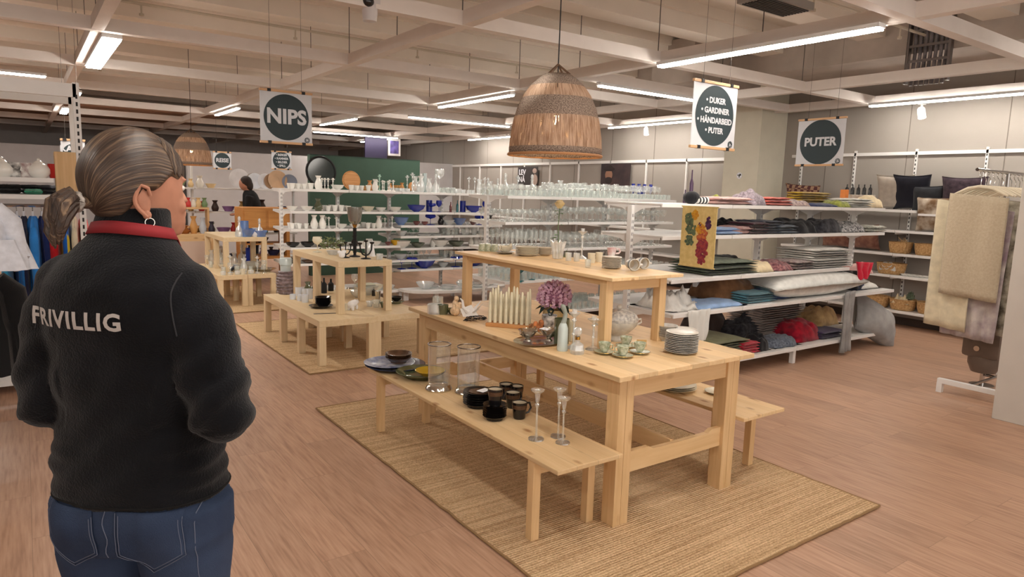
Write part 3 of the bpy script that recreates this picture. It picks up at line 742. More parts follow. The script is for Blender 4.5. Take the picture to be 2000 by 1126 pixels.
MB().ball((-w*.22,-.006,h*.3),(w*.2,.004,h*.09)).ball((-w*.22,-.006,h*.36),(w*.12,.004,h*.1)).ball((-w*.22,-.0065,-h*.12),(w*.12,.004,h*.14)).obj('hat_and_beard', mat('poster_hat', (44,34,34), .7), t)

# ================================================================ green partition and far rooms
t = thing('green_partition', 'dark green freestanding partition behind the left glassware shelving', 'partition', (0,0,0))
ga = at(605,302,Y=9.2); gb = at(820,318,Y=9.2)
MB().box((ga.x,9.2,.0), (gb.x,9.32,ga.z)).obj('panel', mat('dark_green_paint', (58,86,72), .6, var=.05), t)
MB().box((ga.x-.001,9.19,ga.z), (gb.x+.001,9.33,ga.z+.012)).obj('edge_cap', mat('dark_green_edge', (40,60,52), .6), t)
# far pale wall with shop window
struct('trim_%d' % n_, MB().box((.7,13.2,0), (6.9,13.35,2.15)), mat('far_partition_white', (206,204,206), .7)); n_ += 1
struct('trim_%d' % n_, MB().box((-3.0,16.2,0), (.75,16.35,2.2)), mat('far_partition_white', (206,204,206), .7)); n_ += 1
a = at(775,287,Y=13.0)
t = thing('picture', 'small framed purple picture over the green partition', 'picture', (a.x,13.15,a.z))
MB().box((-.16,-.02,-.2), (.16,.02,.2)).obj('frame', mat('white_frame', (210,205,205), .5), t)
MB().box((-.11,-.025,-.15), (.11,-.018,.15)).obj('print', mat('purple_print', (92,80,140), .6, var=.6, vscale=9), t)
a = at(752,285,Y=13.0)
tag(MB().box((a.x-.45,13.1,a.z-.28), (a.x+.1,13.14,a.z+.25)).obj('notice_board', mat('navy_panel', (40,34,60), .6)), 'dark navy board on the far wall beside the framed picture', 'board')
# ================================================================ glass and china shapes (each a mesh shared by its repeats)
def L_(name, prof, m, n=16, extra=None):
    mb = MB().lathe(prof, n)
    if extra: extra(mb)
    return mb.mesh(name, m, True)
def wine(h=.17, r=.036, bowl=.5, m=None, n=12, name='wine_glass'):
    hb = h*(1-bowl)
    return L_(name, [(.001,0),(r*.9,.001),(r*.85,.004),(.004,.01),(.0035,hb-.008),(.01,hb),(r*.75,hb+h*bowl*.22),(r,hb+h*bowl*.55),(r*.86,h)], m or GLASS, n)
def tumbler(h=.09, r=.034, m=None, n=12, name='tumbler', t=.82):
    return L_(name, [(.001,0),(r*t,0),(r*(t+.04),.004),(r,h),(r*.94,h),(r*(t-.05),.012),(.001,.012)], m or GLASS, n)
def bowl(h=.07, r=.09, m=None, n=16, name='bowl', foot=.4):
    return L_(name, [(.001,0),(r*foot,0),(r*foot,.006),(r*.75,h*.4),(r,h),(r*.96,h),(r*.7,h*.45),(.001,.012)], m or GLASS, n)
def plate(r=.12, h=.018, m=None, n=24, name='plate'):
    return L_(name, [(.001,.002),(r*.55,0),(r*.6,.003),(r*.98,h),(r,h+.002),(r*.96,h+.003),(r*.62,.007),(.001,.006)], m or PORC, n)
def vase(h=.22, r=.05, m=None, n=14, name='vase', neck=.45):
    return L_(name, [(.001,0),(r*.7,0),(r*.95,h*.2),(r,h*.38),(r*neck*1.3,h*.68),(r*neck,h*.8),(r*.8,h)], m or GLASS, n)
def cylv(h=.2, r=.04, m=None, n=14, name='vase'):
    return L_(name, [(.001,0),(r,0),(r,h),(r*.93,h),(r*.93,.01),(.001,.01)], m or GLASS, n)
def decanter(h=.26, r=.055, m=None, n=14, name='decanter'):
    return L_(name, [(.001,0),(r,0),(r*1.02,h*.12),(r*.8,h*.4),(r*.28,h*.55),(r*.25,h*.7),(r*.42,h*.74),(r*.2,h*.76),(r*.36,h*.86),(r*.3,h*.95),(.001,h)], m or GLASS, n)
def candlest(h=.24, r=.04, m=None, n=14, name='candlestick'):
    return L_(name, [(.001,0),(r,0),(r*.9,.006),(.006,.02),(.005,h*.3),(.011,h*.36),(.005,h*.42),(.005,h*.66),(.012,h*.72),(.006,h*.78),(.014,h*.83),(r*.8,h*.9),(r*.85,h*.91),(.012,h*.92),(.013,h),(.010,h)], m or GLASS, n)
def bottle(h=.24, r=.035, m=None, n=12, name='bottle'):
    return L_(name, [(.001,0),(r,0),(r,h*.6),(r*.35,h*.75),(r*.32,h),(r*.25,h)], m or GLASS, n)
def goblet_cup(h=.08, r=.03, m=None, name='glass_cup'): return tumbler(h, r, m, 12, name, .6)
WINE = wine(); WINE_S = wine(.13,.03,.48); FLUTE = wine(.2,.024,.62); WINE_B = wine(.15,.042,.55); COUPE = wine(.12,.046,.36)
TUMB = tumbler(); TUMB_S = tumbler(.065,.026); TUMB_T = tumbler(.13,.032)
GBOWL = bowl(.07,.085,CRYSTAL); GBOWL_L = bowl(.09,.13,CRYSTAL); GVASE = vase(.2,.05,CRYSTAL); GVASE_T = cylv(.2,.04,GLASS)
GDEC = decanter(m=CRYSTAL); GCAN = candlest(m=CRYSTAL); GPLATE = plate(.11,.02,CRYSTAL,name='glass_plate'); TLIGHT = tumbler(.05,.04,CRYSTAL,name='tealight_holder')
SHOT = tumbler(.055,.022)

def rnd(a, b): return a+(b-a)*random.random()
cnt = {}
ORD = 'first second third fourth fifth sixth seventh eighth ninth tenth eleventh twelfth thirteenth fourteenth fifteenth sixteenth seventeenth eighteenth nineteenth twentieth'.split()+['far-right']*30
def row(me, name, label, cat, grp, x0, x1, ys, z, step, jit=.012, sc=(.9,1.1), rz=False):
    for yi, y in enumerate(ys):
        x = x0; k = 0
        while x < x1:
            s = rnd(*sc)
            lab = label.replace('@', '%s from left, %s' % (ORD[k], ['front','second','third','fourth','fifth'][yi])); k += 1
            put(me, name, lab, cat, (x+rnd(-jit,jit)*.6, y+rnd(-jit,jit), z), rnd(0,6.28) if rz else 0, grp, s)
            cnt[name] = cnt.get(name, 0)+1
            x += step*rnd(.95,1.12)
SH = ['top shelf','second shelf','third shelf','fourth shelf','bottom shelf']
def gl2(shelf, bay, me, name, kind, step, ys, sc=(.92,1.06)):
    z = [1.46,1.175,.87,.52,.13][shelf]; b = ['left bay','middle bay','right bay'][bay]
    x0, x1 = GX[bay]+.07, GX[bay+1]-.05
    ys = tuple(ys)+(4.52,4.66) if step < .15 else ys
    row(me, name, '%s, @ row, %s %s, right glass rack' % (kind.replace('glasses','glass').replace('tumblers','tumbler').replace('flutes','flute').replace('bowls','bowl'), SH[shelf], b), 'glass', '%s on %s, %s, right glassware shelving' % (kind, SH[shelf], b), x0, x1, ys, z, step, sc=sc)
YR3 = (4.12,4.22,4.34)
plan = [
 (0,0,TUMB_S,'tumbler','small clear tumblers',.072,(4.10,4.19)),(0,0,WINE_S,'wine_glass','small clear stem glasses',.09,(4.30,)),
 (0,1,TUMB,'tumbler','clear tumblers',.085,(4.12,4.22)),(0,1,WINE,'wine_glass','clear wine glasses',.095,(4.34,)),
 (0,2,TUMB_S,'tumbler','small clear tumblers',.072,(4.10,4.19)),(0,2,WINE,'wine_glass','tall clear wine glasses',.085,(4.32,)),
 (1,0,WINE_S,'wine_glass','small clear stem glasses',.078,(4.14,4.25)),(1,1,WINE,'wine_glass','clear wine glasses',.085,(4.14,4.25)),(1,2,WINE_B,'wine_glass','wide clear wine glasses',.098,(4.14,4.26)),
 (2,0,FLUTE,'champagne_flute','clear champagne flutes',.066,(4.14,4.23)),(2,1,WINE_B,'wine_glass','wide clear wine glasses',.098,(4.14,4.26)),(2,2,WINE,'wine_glass','clear wine glasses',.085,(4.14,4.25)),
 (3,0,TUMB,'tumbler','clear tumblers',.08,(4.12,4.22)),(3,1,TUMB_T,'highball_glass','tall clear highball glasses',.08,(4.12,4.22,4.32)),(3,2,WINE_S,'wine_glass','small clear stem glasses',.076,(4.12,4.23)),
 (4,0,GBOWL,'glass_bowl','clear glass bowls',.19,(4.2,)),(4,1,TUMB,'tumbler','clear tumblers',.08,(4.10,4.20,4.30)),(4,2,TUMB_S,'tumbler','small clear tumblers',.07,(4.10,4.20,4.30)),
]
for a in plan: gl2(*a)
# tall and blue pieces on top of the right glassware shelving
for px, me, nm, lab in ((1075,GBOWL_L,'glass_bowl','wide crystal bowl standing behind the rose on the glass shelving'),(1105,GVASE,'vase','short crystal vase right of the rose, top of glass shelving'),
    (1150,GBOWL,'glass_bowl','crystal bowl on top of the middle bay of the glass shelving'),(998,GDEC,'decanter','crystal decanter on top, just left of the LEV poster'),(1022,GCAN,'candlestick','crystal candlestick on top, in front of the LEV poster'),
    (1050,GDEC,'decanter','crystal decanter on top, just right of the LEV poster')):
    p = at(px, 384, Y=4.5); put(me, nm, lab, 'glassware', (p.x,4.62,1.46))
BW = wine(.2,.026,.6,BLUE,name='blue_flute')
for i, px in enumerate((1236,1247,1258,1270)):
    p = at(px,380,Y=4.55); put(BW,'blue_stem_glass','slender glass with blue stem near the right end of the top glass shelf','glass',(p.x,4.55,1.46),0,'blue-stemmed glasses at right end of the top glass shelf')
p = at(1262,370,Y=4.6); put(tumbler(.14,.05,BLUE,name='blue_jar'),'blue_jar','blue glass jar behind the blue-stemmed glasses','jar',(p.x+.02,4.72,1.46))
tq = wine(.19,.045,.5,TEAL,name='teal_goblet')
for i, px in enumerate((1001,1010,1037)):
    p = at(px,532,Y=4.12); put(tq,'teal_goblet','teal glass goblet seen between the legs of the pine riser table','goblet',(p.x,4.0+.05*i,.52),0,'teal goblets on the glass shelving')

# left glassware gondola: mixed wares, one short row per kind
KN = {}
def mix(z, xa, xb, lst, where, y=6.42, step=None):
    x = xa
    i = 0
    while x < xb:
        me, nm, kind, cat, w = lst[i % len(lst)] if step is None else random.choice(lst)
        run = random.choice((2,3,3,4)) if w < .1 else random.choice((1,1,2))
        for k in range(run):
            if x >= xb: break
            s = rnd(.9,1.1)
            nk = KN.get((kind,where),0); KN[(kind,where)] = nk+1; wh = where.replace('left glassware shelving','left glass rack')
            put(me, nm, '%s %s from left, %s' % (ORD[nk], kind, wh), cat, (x, y+rnd(-.02,.05), z), rnd(0,6), '%s on the %s' % (kind, where), s)
            if w < .1 and random.random() < .65: put(me, nm, '%s behind the %s from left, %s' % (kind, ORD[nk], wh), cat, (x+.01, y+.16+rnd(-.02,.02), z), rnd(0,6), '%s on the %s' % (kind, where), s)
            x += w*rnd(.95,1.1)
        i += 1
G = lambda me, nm, kind, cat, w: (me, nm, kind, cat, w)
PB = bowl(.06,.08,PORC,name='porcelain_bowl'); PBL = bowl(.09,.12,PORC,name='porcelain_bowl'); PVA = vase(.16,.045,PORC,name='porcelain_vase'); PCUP = tumbler(.07,.036,PORC,name='porcelain_cup',t=.6)
PCAN = candlest(.15,.035,PORC,name='porcelain_candlestick'); CRB = bowl(.07,.09,CREAM,name='cream_bowl'); SMV = vase(.15,.05,SMOKE,name='smoke_vase'); SMB = bowl(.07,.11,SMOKE,name='green_bowl')
BKB = bowl(.06,.09,BLACKG,name='black_bowl'); BKV = vase(.13,.045,BLACKG,name='black_vase'); BRP = plate(.1,.03,BROWNG,name='brown_dish'); SIL = bowl(.05,.08,SILVER,name='silver_bowl')
AMB = tumbler(.1,.04,AMBER,name='amber_tumbler'); REDG = glass('ruby_glass',tint=(120,20,20),op=.5); RB = bowl(.05,.05,REDG,name='red_bowl'); YEL = bowl(.06,.06,mat('yellow_glaze',(220,170,40),.3),name='yellow_bowl')
BB = bowl(.11,.15,BLUE,name='blue_bowl',foot=.3); BG = wine(.19,.05,.55,BLUE,name='blue_goblet'); BV = cylv(.19,.05,BLUE,name='blue_vase'); LBB = bowl(.1,.1,LBLUE,name='pale_blue_bowl'); BCO = wine(.14,.075,.4,BLUE,name='blue_coupe')
clear = [G(GBOWL,'glass_bowl','small clear glass bowl','bowl',.17),G(WINE_S,'wine_glass','small clear stem glass','glass',.075),G(GPLATE,'glass_plate','clear glass plate','plate',.2),G(TUMB,'tumbler','clear tumbler','glass',.08),G(GVASE,'glass_vase','cut-glass vase','vase',.12),G(TLIGHT,'tealight_holder','clear tealight holder','candle holder',.09)]
tops = [G(TLIGHT,'tealight_holder','clear tealight holder','candle holder',.085),G(GCAN,'candlestick','tall crystal candlestick','candlestick',.1),G(GVASE,'glass_vase','cut-glass vase','vase',.12),G(GDEC,'decanter','crystal decanter','decanter',.13),G(TUMB_S,'tumbler','small clear tumbler','glass',.07),G(GBOWL,'glass_bowl','small crystal bowl','bowl',.17)]
white = [G(PCUP,'porcelain_cup','small white porcelain cup','cup',.08),G(PVA,'porcelain_vase','white porcelain vase','vase',.1),G(PCAN,'porcelain_candlestick','white porcelain candlestick','candlestick',.085),G(PB,'porcelain_bowl','white porcelain bowl','bowl',.17)]
plain = [G(PB,'porcelain_bowl','white porcelain bowl','bowl',.17),G(SMV,'green_vase','smoky green glass vase','vase',.11),G(PCUP,'porcelain_cup','white porcelain cup','cup',.085),G(SIL,'silver_bowl','silver dish','bowl',.18),G(CRB,'cream_bowl','cream bowl','bowl',.19)]
dark = [G(BKB,'black_bowl','black bowl','bowl',.19),G(BRP,'brown_dish','brown glazed dish','dish',.21),G(BKV,'black_vase','small black vase','vase',.1),G(PB,'porcelain_bowl','white bowl between dark ones','bowl',.17)]
colr = [G(RB,'red_bowl','small ruby glass bowl','bowl',.11),G(YEL,'yellow_bowl','small yellow bowl','bowl',.13),G(AMB,'amber_tumbler','amber tumbler','glass',.09),G(BKV,'black_vase','small black vase','vase',.1),G(PVA,'porcelain_vase','white porcelain vase','vase',.1)]
g1 = 'left glassware shelving'
mix(1.46,.66,2.04,white,'top shelf, left half, left glassware shelving')
mix(1.46,2.14,3.72,tops,'top shelf, right half, left glassware shelving')
mix(1.46,2.16,3.70,tops,'top shelf, rear row, left glassware shelving', y=6.62)
mix(1.19,.66,2.04,plain,'second shelf, left half, left glassware shelving')
mix(.97,.66,2.04,white,'third shelf, left half, left glassware shelving')
mix(.74,.66,2.04,dark+colr[:2],'fourth shelf, left half, left glassware shelving')
mix(.54,.66,2.04,dark,'fifth shelf, left half, left glassware shelving')
mix(.14,.66,2.02,plain,'lowest shelf, left half, left glassware shelving')
mix(1.01,2.14,3.70,[G(LBB,'pale_blue_bowl','pale blue glass bowl','bowl',.22),G(RB,'red_bowl','small ruby glass bowl','bowl',.11),G(BCO,'blue_coupe','cobalt glass coupe','coupe',.17),G(BKV,'black_vase','small black vase','vase',.1),G(GBOWL,'glass_bowl','small clear bowl','bowl',.18)],'third shelf, right half, left glassware shelving')
mix(.865,2.14,3.70,clear+[G(SMB,'green_bowl','olive green glass bowl','bowl',.24)],'fourth shelf, right half, left glassware shelving')
mix(.70,2.14,3.70,[G(PBL,'porcelain_bowl','large white bowl','bowl',.26),G(SMB,'green_bowl','olive green glass bowl','bowl',.24),G(PVA,'porcelain_vase','white vase','vase',.1)],'fifth shelf, right half, left glassware shelving')
mix(.54,2.14,3.70,clear,'sixth shelf, right half, left glassware shelving')
mix(.41,2.14,3.70,[G(BCO,'blue_coupe','cobalt glass coupe','coupe',.16),G(BB,'blue_bowl','big cobalt glass bowl','bowl',.32),G(GBOWL,'glass_bowl','clear glass bowl','bowl',.18)],'seventh shelf, right half, left glassware shelving')
for px, me, nm, lab in ((813,BB,'blue_bowl','big cobalt blue bowl at left end of the blue glass shelf'),(843,BCO,'blue_coupe','cobalt blue coupe right of the big blue bowl'),(846,BV,'blue_vase','square-shouldered cobalt vase behind the blue coupe'),(857,BG,'blue_goblet','cobalt goblet right of the blue vase'),
    (893,bottle(.2,.02,TEAL),'teal_candlestick','slender teal glass candlestick on the blue glass shelf'),(912,BV,'blue_vase','cobalt vase at the middle of the blue glass shelf'),(925,BB,'blue_bowl','cobalt bowl in front of the second blue vase'),(947,BG,'blue_goblet','cobalt footed goblet at right end of the blue glass shelf'),
    (880,bottle(.17,.022,REDG),'red_bottle','small ruby glass bottle on the blue glass shelf'),(960,GBOWL,'glass_bowl','clear bowl at the right end of the blue glass shelf')):
    p = at(px, 416, Y=6.45); put(me, nm, lab, 'glassware', (p.x, 6.45+(.12 if nm=='blue_vase' else 0), 1.19), 0, None, .85)
p = at(858,372,Y=6.5); put(wine(.33,.07,.4,CRYSTAL,name='footed_glass'),'footed_vase','tallest footed glass vase on top of the left glassware shelving','vase',(p.x,6.5,1.46))
p = at(829,372,Y=6.5); put(cylv(.26,.03,FROST,name='frosted_vase'),'frosted_vase','tall narrow frosted vase beside the footed glass vase','vase',(p.x,6.5,1.46))
for x, y, me, nm, k in ((2.35,6.12,GBOWL_L,'glass_bowl','wide crystal bowl'),(2.62,5.98,GPLATE,'glass_plate','clear glass plate'),(2.86,5.92,GBOWL_L,'glass_bowl','wide crystal bowl'),(3.1,5.98,GPLATE,'glass_plate','clear glass plate'),(3.35,6.12,GBOWL_L,'glass_bowl','wide crystal bowl'),(2.5,6.2,GPLATE,'glass_plate','clear glass plate'),(2.75,6.18,GPLATE,'glass_plate','clear glass plate'),(3.0,6.2,GBOWL,'glass_bowl','small crystal bowl'),(3.22,6.2,GPLATE,'glass_plate','clear glass plate')):
    put(me, nm, k+' on the low bowed display base', 'glassware', (x,y,.165), 0, k+'s on the bowed display base')
# wooden bowls and round mirror on the partition side
def round_disc(px, py, Y, r, m, rim, lab, nm, cat):
    p = at(px, py, Y=Y); T = Matrix.Rotation(PI/2-.12,4,'X')
    if Y < 9: p.z = 1.46+r
    t = thing(nm, lab, cat, (p.x,Y,p.z))
    MB().lathe([(0,0),(r*.86,0),(r*.86,.012),(0,.012)], 28, T).obj('face', m, t, True)
    MB().tube([(r*.93*math.cos(a*PI/14),r*.93*math.sin(a*PI/14),0) for a in range(29)], r*.08, 8, T=T).obj('rim', rim, t, True)
OLIVE = wood('turned_wood', (214,160,104), (170,112,62), (110,70,40), 'X', knots=0)
round_disc(627,335,9.12,.26,mat('dark_mirror',(30,42,40),.15),BLACK,'round dark tray hanging on the green partition','round_tray','tray')
round_disc(686,350,6.95,.13,OLIVE,OLIVE,'round wooden dish standing upright on the top glass shelf','wooden_dish','dish')
round_disc(806,352,6.95,.07,OLIVE,OLIVE,'small round wooden dish upright near right end of the green partition','wooden_dish','dish')
basket_me = bowl(.08,.07,mat('wicker_small',(186,140,86),.9,bump=.5,var=.4,vscale=40),name='wicker_bowl')
for i, px in enumerate((712,722,732,762,774,785)):
    p = at(px,364,Y=6.95); put([basket_me, vase(.13,.04,OLIVE,name='turned_vase')][i%2],'wooden_ornament','small wooden or wicker ornament in front of the green partition','ornament',(p.x,6.95,1.46),i,'wooden and wicker ornaments on the top shelf before the green partition',rnd(.8,1.1))
p = at(741,364,Y=6.6); put(candlest(.22,.03,mat('mint_glaze',(170,205,190),.4)),'mint_candle','mint green taper in a holder before the green partition','candle',(p.x,6.6,1.46))
# ================================================================ things on the long table, its benches and the riser
def P(px, py, z):
    p = at(px, py, z=z); x, y = p.x, p.y
    lim = {.395:(-.06,.86,3.46,4.97), .40:(-.14,.44,6.66,7.9), 1.10:(.33,.78,.42,1.85), .86:(.19,.62,3.66,4.8), .73:(.04,.91,.04,1.95)}.get(round(z,3))
    if lim: x = min(max(x,lim[0]),lim[1]); y = min(max(y,lim[2]),lim[3])
    return (x, y, z)
def disp(v, a, s, seed): return a*noise.noise(Vector(v)*s+Vector((seed,seed*1.7,0)))
def stack(n, pitch, me, nm, label, cat, grp, pos, jit=.002, sc=1):
    for k in range(n):
        lab = label if n < 3 or len(label.split()) > 13 else ('topmost ' if k == n-1 else 'lowest ' if k == 0 else '%s-from-bottom ' % ORD[k])+label
        put(me, nm, lab, cat, (pos[0]+rnd(-jit,jit), pos[1]+rnd(-jit,jit), pos[2]+k*pitch), rnd(0,6), grp, sc)
def mug(h=.085, r=.038, m=BLACKG, band=None, name='mug', inner=None, label=None, cat='mug', handle=True, prof=None):
    t = thing(name, label, cat)
    pr = prof or [(.001,0),(r*.72,0),(r*.8,.006),(r,h),(r*.93,h),(r*.72,.01),(.001,.01)]
    MB().lathe(pr, 24).obj('body', m, t, True)
    if inner: MB().lathe([(r*.935,h-.001),(r*.9,h*.9),(r*.75,.013),(.001,.012)], 24).obj('inside', inner, t, True)
    if band: MB().lathe([(r*.955,h*.62),(r*1.008,h*.86)], 24).obj('band', band, t, True)
    if handle: MB().tube([(r*.95,0,h*.86),(r*1.5,0,h*.86),(r*1.75,0,h*.55),(r*1.45,0,h*.3),(r*.85,0,h*.24)], .0055, 8).obj('handle', m, t, True)
    return t
def cup_saucer(pos, rz, m, label, r=.036, grp=None):
    t = thing('teacup', label, 'cup', (pos[0],pos[1],pos[2]+.011), rz, grp)
    MB().lathe([(.001,0),(r*.5,0),(r*.55,.004),(r*.9,.022),(r*1.05,.046),(r,.046),(r*.5,.008),(.001,.006)], 22).obj('bowl', m, t, True)
    MB().tube([(r*.95,0,.04),(r*1.5,0,.038),(r*1.45,0,.02),(r*.8,0,.016)], .003, 6).obj('handle', m, t, True)
    s = thing('saucer', label.replace('teacup','saucer under the teacup'), 'saucer', pos, 0, grp and grp.replace('cups','saucers'))
    MB().lathe([(.001,.002),(r*.9,0),(r*1.0,.003),(r*1.75,.011),(r*1.8,.013),(r*1.0,.007),(.001,.008)], 24).obj('dish', m, s, True)
    MB().tube([(r*1.78*math.cos(a*PI/16),r*1.78*math.sin(a*PI/16),.0125) for a in range(33)], .0012, 5).obj('gilt_rim', BRASS, s, True)

BT = .39
# bench: blue platters, brown bowls
b = P(772,716,BT)
BLUEP = mat('navy_plate_glaze', (52,60,92), .2, var=.3, vscale=10, spec=.6)
WB = mat('white_blue_plate', (196,204,222), .2, var=.25, vscale=16, color2=(90,104,150))
put(plate(.19,.02,BLUEP),'platter','large navy blue platter at far end of the front bench','platter',b)
put(plate(.16,.02,WB),'platter','blue and white plate on the navy platter at far end of the front bench','platter',(b[0]-.03,b[1]+.02,BT+.012))
stack(3,.012,bowl(.035,.085,BROWNG,name='brown_bowl',foot=.6),'brown_bowl','brown glazed bowl in the pile on the navy platter','bowl','pile of brown bowls on the navy platter',(b[0]+.02,b[1]+.0,BT+.03))
b = P(822,735,BT)
put(plate(.15,.035,SMOKE),'glass_platter','greenish glass platter behind the hurricane glasses','platter',b)
YG = glass('yellow_glass', tint=(225,190,50), op=.5)
put(plate(.09,.03,YG),'glass_plate','small yellow glass plate on the greenish glass platter','plate',(b[0]+.03,b[1]-.06,BT+.02))
for (px,py,lab) in ((857,760,'clear glass hurricane lantern with silver base, the left one of the pair on the bench'),(914,766,'clear glass hurricane lantern with silver base, the right one nearer the black crockery')):
    c = P(px,py,BT); t = thing('hurricane_lantern', lab, 'candle holder', c)
    MB().lathe([(.001,0),(.072,0),(.076,.008),(.07,.02),(.06,.03),(.055,.034),(.001,.034)], 28).obj('base', SILVER, t, True)
    MB().lathe([(.06,.03),(.062,.10),(.063,.262)], 28).obj('glass_cylinder', GLASS_DIM, t, True)
    MB().tube([(.0635*math.cos(a*PI/18),.0635*math.sin(a*PI/18),.262) for a in range(37)], .0032, 6).obj('rim', mat('pewter_rim',(120,110,104),.3,metal=1), t, True)
b = P(934,792,BT)
BRIM = mat('dark_plate_glaze', (30,26,26), .22, var=.3, vscale=10, spec=.6)
stack(6,.0125,bowl(.022,.082,BRIM,name='dark_plate',foot=.72),'dark_plate','black plate in the pile of larger plates on the front bench','plate','pile of black plates on the front bench',b)
put(L_('plate_centre',[(.001,.0),(.05,.0),(.05,.002),(.001,.002)],BROWNG,20),'brown_plate_top','brown glazed small dish on top of the black plates','dish',(b[0],b[1],BT+.078))
put(MB().box((-.034,-.022,0),(.034,.022,.0015)).mesh('price_card',PAPER),'price_card','white price card lying on the pile of black plates','card',(b[0]+.02,b[1]-.02,BT+.086),.3)
b = P(966,818,BT)
stack(6,.0115,bowl(.022,.06,BRIM,name='dark_saucer',foot=.68),'dark_saucer','black saucer in the pile under a mug on the front bench','saucer','pile of black saucers on the front bench',b)
MUG = mug(label='black and brown mug standing on the pile of saucers', inner=mat('mug_inside_cream',(212,196,170),.3), band=BROWNG)
MUG.location = (b[0],b[1],BT+.072); MUG.rotation_euler.z = .2
for (px,py,rz,lab) in ((1014,816,-.1,'black and brown mug with cream inside nearest on the bench'),(1001,795,.2,'black and brown mug behind the nearest mug'),(1008,782,2.4,'black and brown mug at back right of the mug group'),(988,778,1.2,'black and brown mug at back left of the mug group')):
    dup(MUG, P(px,py,BT), rz, lab)
CS = L_('candlestick',[(.001,0),(.038,0),(.036,.005),(.008,.012),(.005,.03),(.0048,.15),(.011,.158),(.0115,.165),(.006,.170),(.010,.185),(.011,.195),(.013,.215),(.030,.228),(.032,.234),(.014,.232),(.012,.222),(.001,.22)],glass('bench_candle_glass',fac=.2,edge=.9,op=.1),20)
for px, py, lab, s in ((1047,857,'slender clear glass candlestick, leftmost of three on the bench',1.0),(1090,852,'slender clear glass candlestick, rear right of three on the bench',.98),(1099,864,'slender clear glass candlestick, nearest of three on the bench',.9)):
    put(CS,'glass_candlestick',lab,'candlestick',P(px,py,BT),0,None,s)
# right bench
b = P(1319,760,BT); stack(3,.01,plate(.12,.018,mat('white_plate_gold',(228,220,200),.2,spec=.6)),'white_plate','white dinner plate in the low pile on the right bench','plate','pile of white dinner plates on the right bench',b)
put(plate(.07,.015,CREAM),'small_plate','small cream plate on the right bench beside the table leg','plate',P(1400,768,BT))

# ---- tabletop, from the far end to the near end
b = P(845,612,TH); put(cylv(.06,.05,CRYSTAL),'glass_jar','cut-glass bowl at the far corner of the long table','bowl',b)
c = P(842,605,TH); put(cylv(.08,.035,GLASS),'glass_jar','clear glass jar behind the cut-glass bowl at the far table corner','jar',(c[0]+.06,c[1]+.02,TH))
put(tumbler(.06,.035,SMOKE),'candle_cup','small smoky glass cup at the far end of the long table','cup',P(865,613,TH))
# figurine and towel basket
def blobs(name, lst, m, label, cat, pos, voxel=.004, rz=0, nz=0):
    mb = MB()
    for c_, r_ in lst: mb.ball(c_, r_, 14, 10)
    me = bake(mb, name, m, voxel, 3, extra=(lambda co, no: co+no*nz*noise.noise(co*60)) if nz else None)
    return put(me, name, label, cat, pos, rz)
blobs('figurine',[((0,0,.03),(.035,.03,.03)),((0,0,.07),(.02,.018,.035)),((.0,-.012,.11),(.016,.016,.017)),((.02,-.02,.06),(.012,.012,.03)),((-.02,-.02,.05),(.012,.012,.03))],mat('peach_cream_figurine',(226,196,160),.5,var=.3,vscale=50),'small peach and cream figurine at the far end of the long table','figurine',P(889,616,TH))
put(bowl(.03,.05,SMOKE),'glass_dish','shallow smoky glass dish above the figurine','dish',(P(889,616,TH)[0]+.02,P(889,616,TH)[1]+.07,TH),0)
sw = P(920,618,TH)
t = thing('napkin_swan','folded white napkin bird in front of the riser leg','napkin',sw,-.4)
mb = MB(); mb.add([(-.05,0,0),(.05,-.03,0),(.05,.03,0),(0,0,.075),(-.07,.0,.05)],[(0,1,3),(0,3,2),(1,2,3),(0,2,1),(0,3,4),(0,4,3)])
mb.tube([(-.02,0,.03),(-.05,0,.06),(-.055,0,.1),(-.07,0,.115)],[.016,.01,.007,.004],8)
mb.add([(.0,-.03,.03),(.07,-.035,.09),(.02,-.01,.02)],[(0,1,2),(0,2,1)]); mb.add([(.0,.03,.03),(.07,.035,.1),(.02,.01,.02)],[(0,1,2),(0,2,1)])
mb.obj('folds',mat('white_linen',(236,234,232),.85),t)
t = thing('twig_wreath','dark twisted metal twig lying beside the napkin bird','ornament',P(928,625,TH))
tb = MB()
for k in range(4): tb.tube([(.07*math.cos(a*.5+k)*(1+.15*math.sin(a*1.7+k)),.035*math.sin(a*.5+k),.012+.008*math.sin(a+k)) for a in range(14)],.0022,5)
tb.obj('twigs',BLACK,t,True)
# rack of pale slats / tapers
rk = P(1004,638,TH)
ra_, rb_ = P(958,622,TH), P(1030,652,TH)
SLAT = mat('pale_candle_wax',(226,218,190),.5,var=.15,vscale=12)
RACKM = wood('rack_wood',(206,150,96),(176,120,70),(120,74,40),'X',knots=0)
t = thing('candle_rack','wooden rack that holds a row of tall pale candles on the table','rack',(rk[0]-.02,rk[1]+.02,TH),-.9)
MB().box((-.13,-.05,0),(.13,.05,.022),bev=.004).obj('tray',RACKM,t)
for k in range(8):
    for j in range(2):
        x = -.112+k*.032; y = -.024+j*.048
        q = Matrix.Rotation(-.9,4,'Z') @ Vector((x,y,.023))
        h = rnd(.16,.225)
        me = L_('taper_candle',[(.001,0),(.011,0),(.0085,h*.8),(.006,h*.96),(.001,h)],SLAT,8)
        put(me,'taper_candle','tall pale taper in the wooden candle rack, %s from left, %s row' % (ORD[k], 'front' if j == 0 else 'rear'),'candle',(rk[0]-.02+q.x,rk[1]+.02+q.y,TH+q.z),0,'pale tapers in the wooden rack')
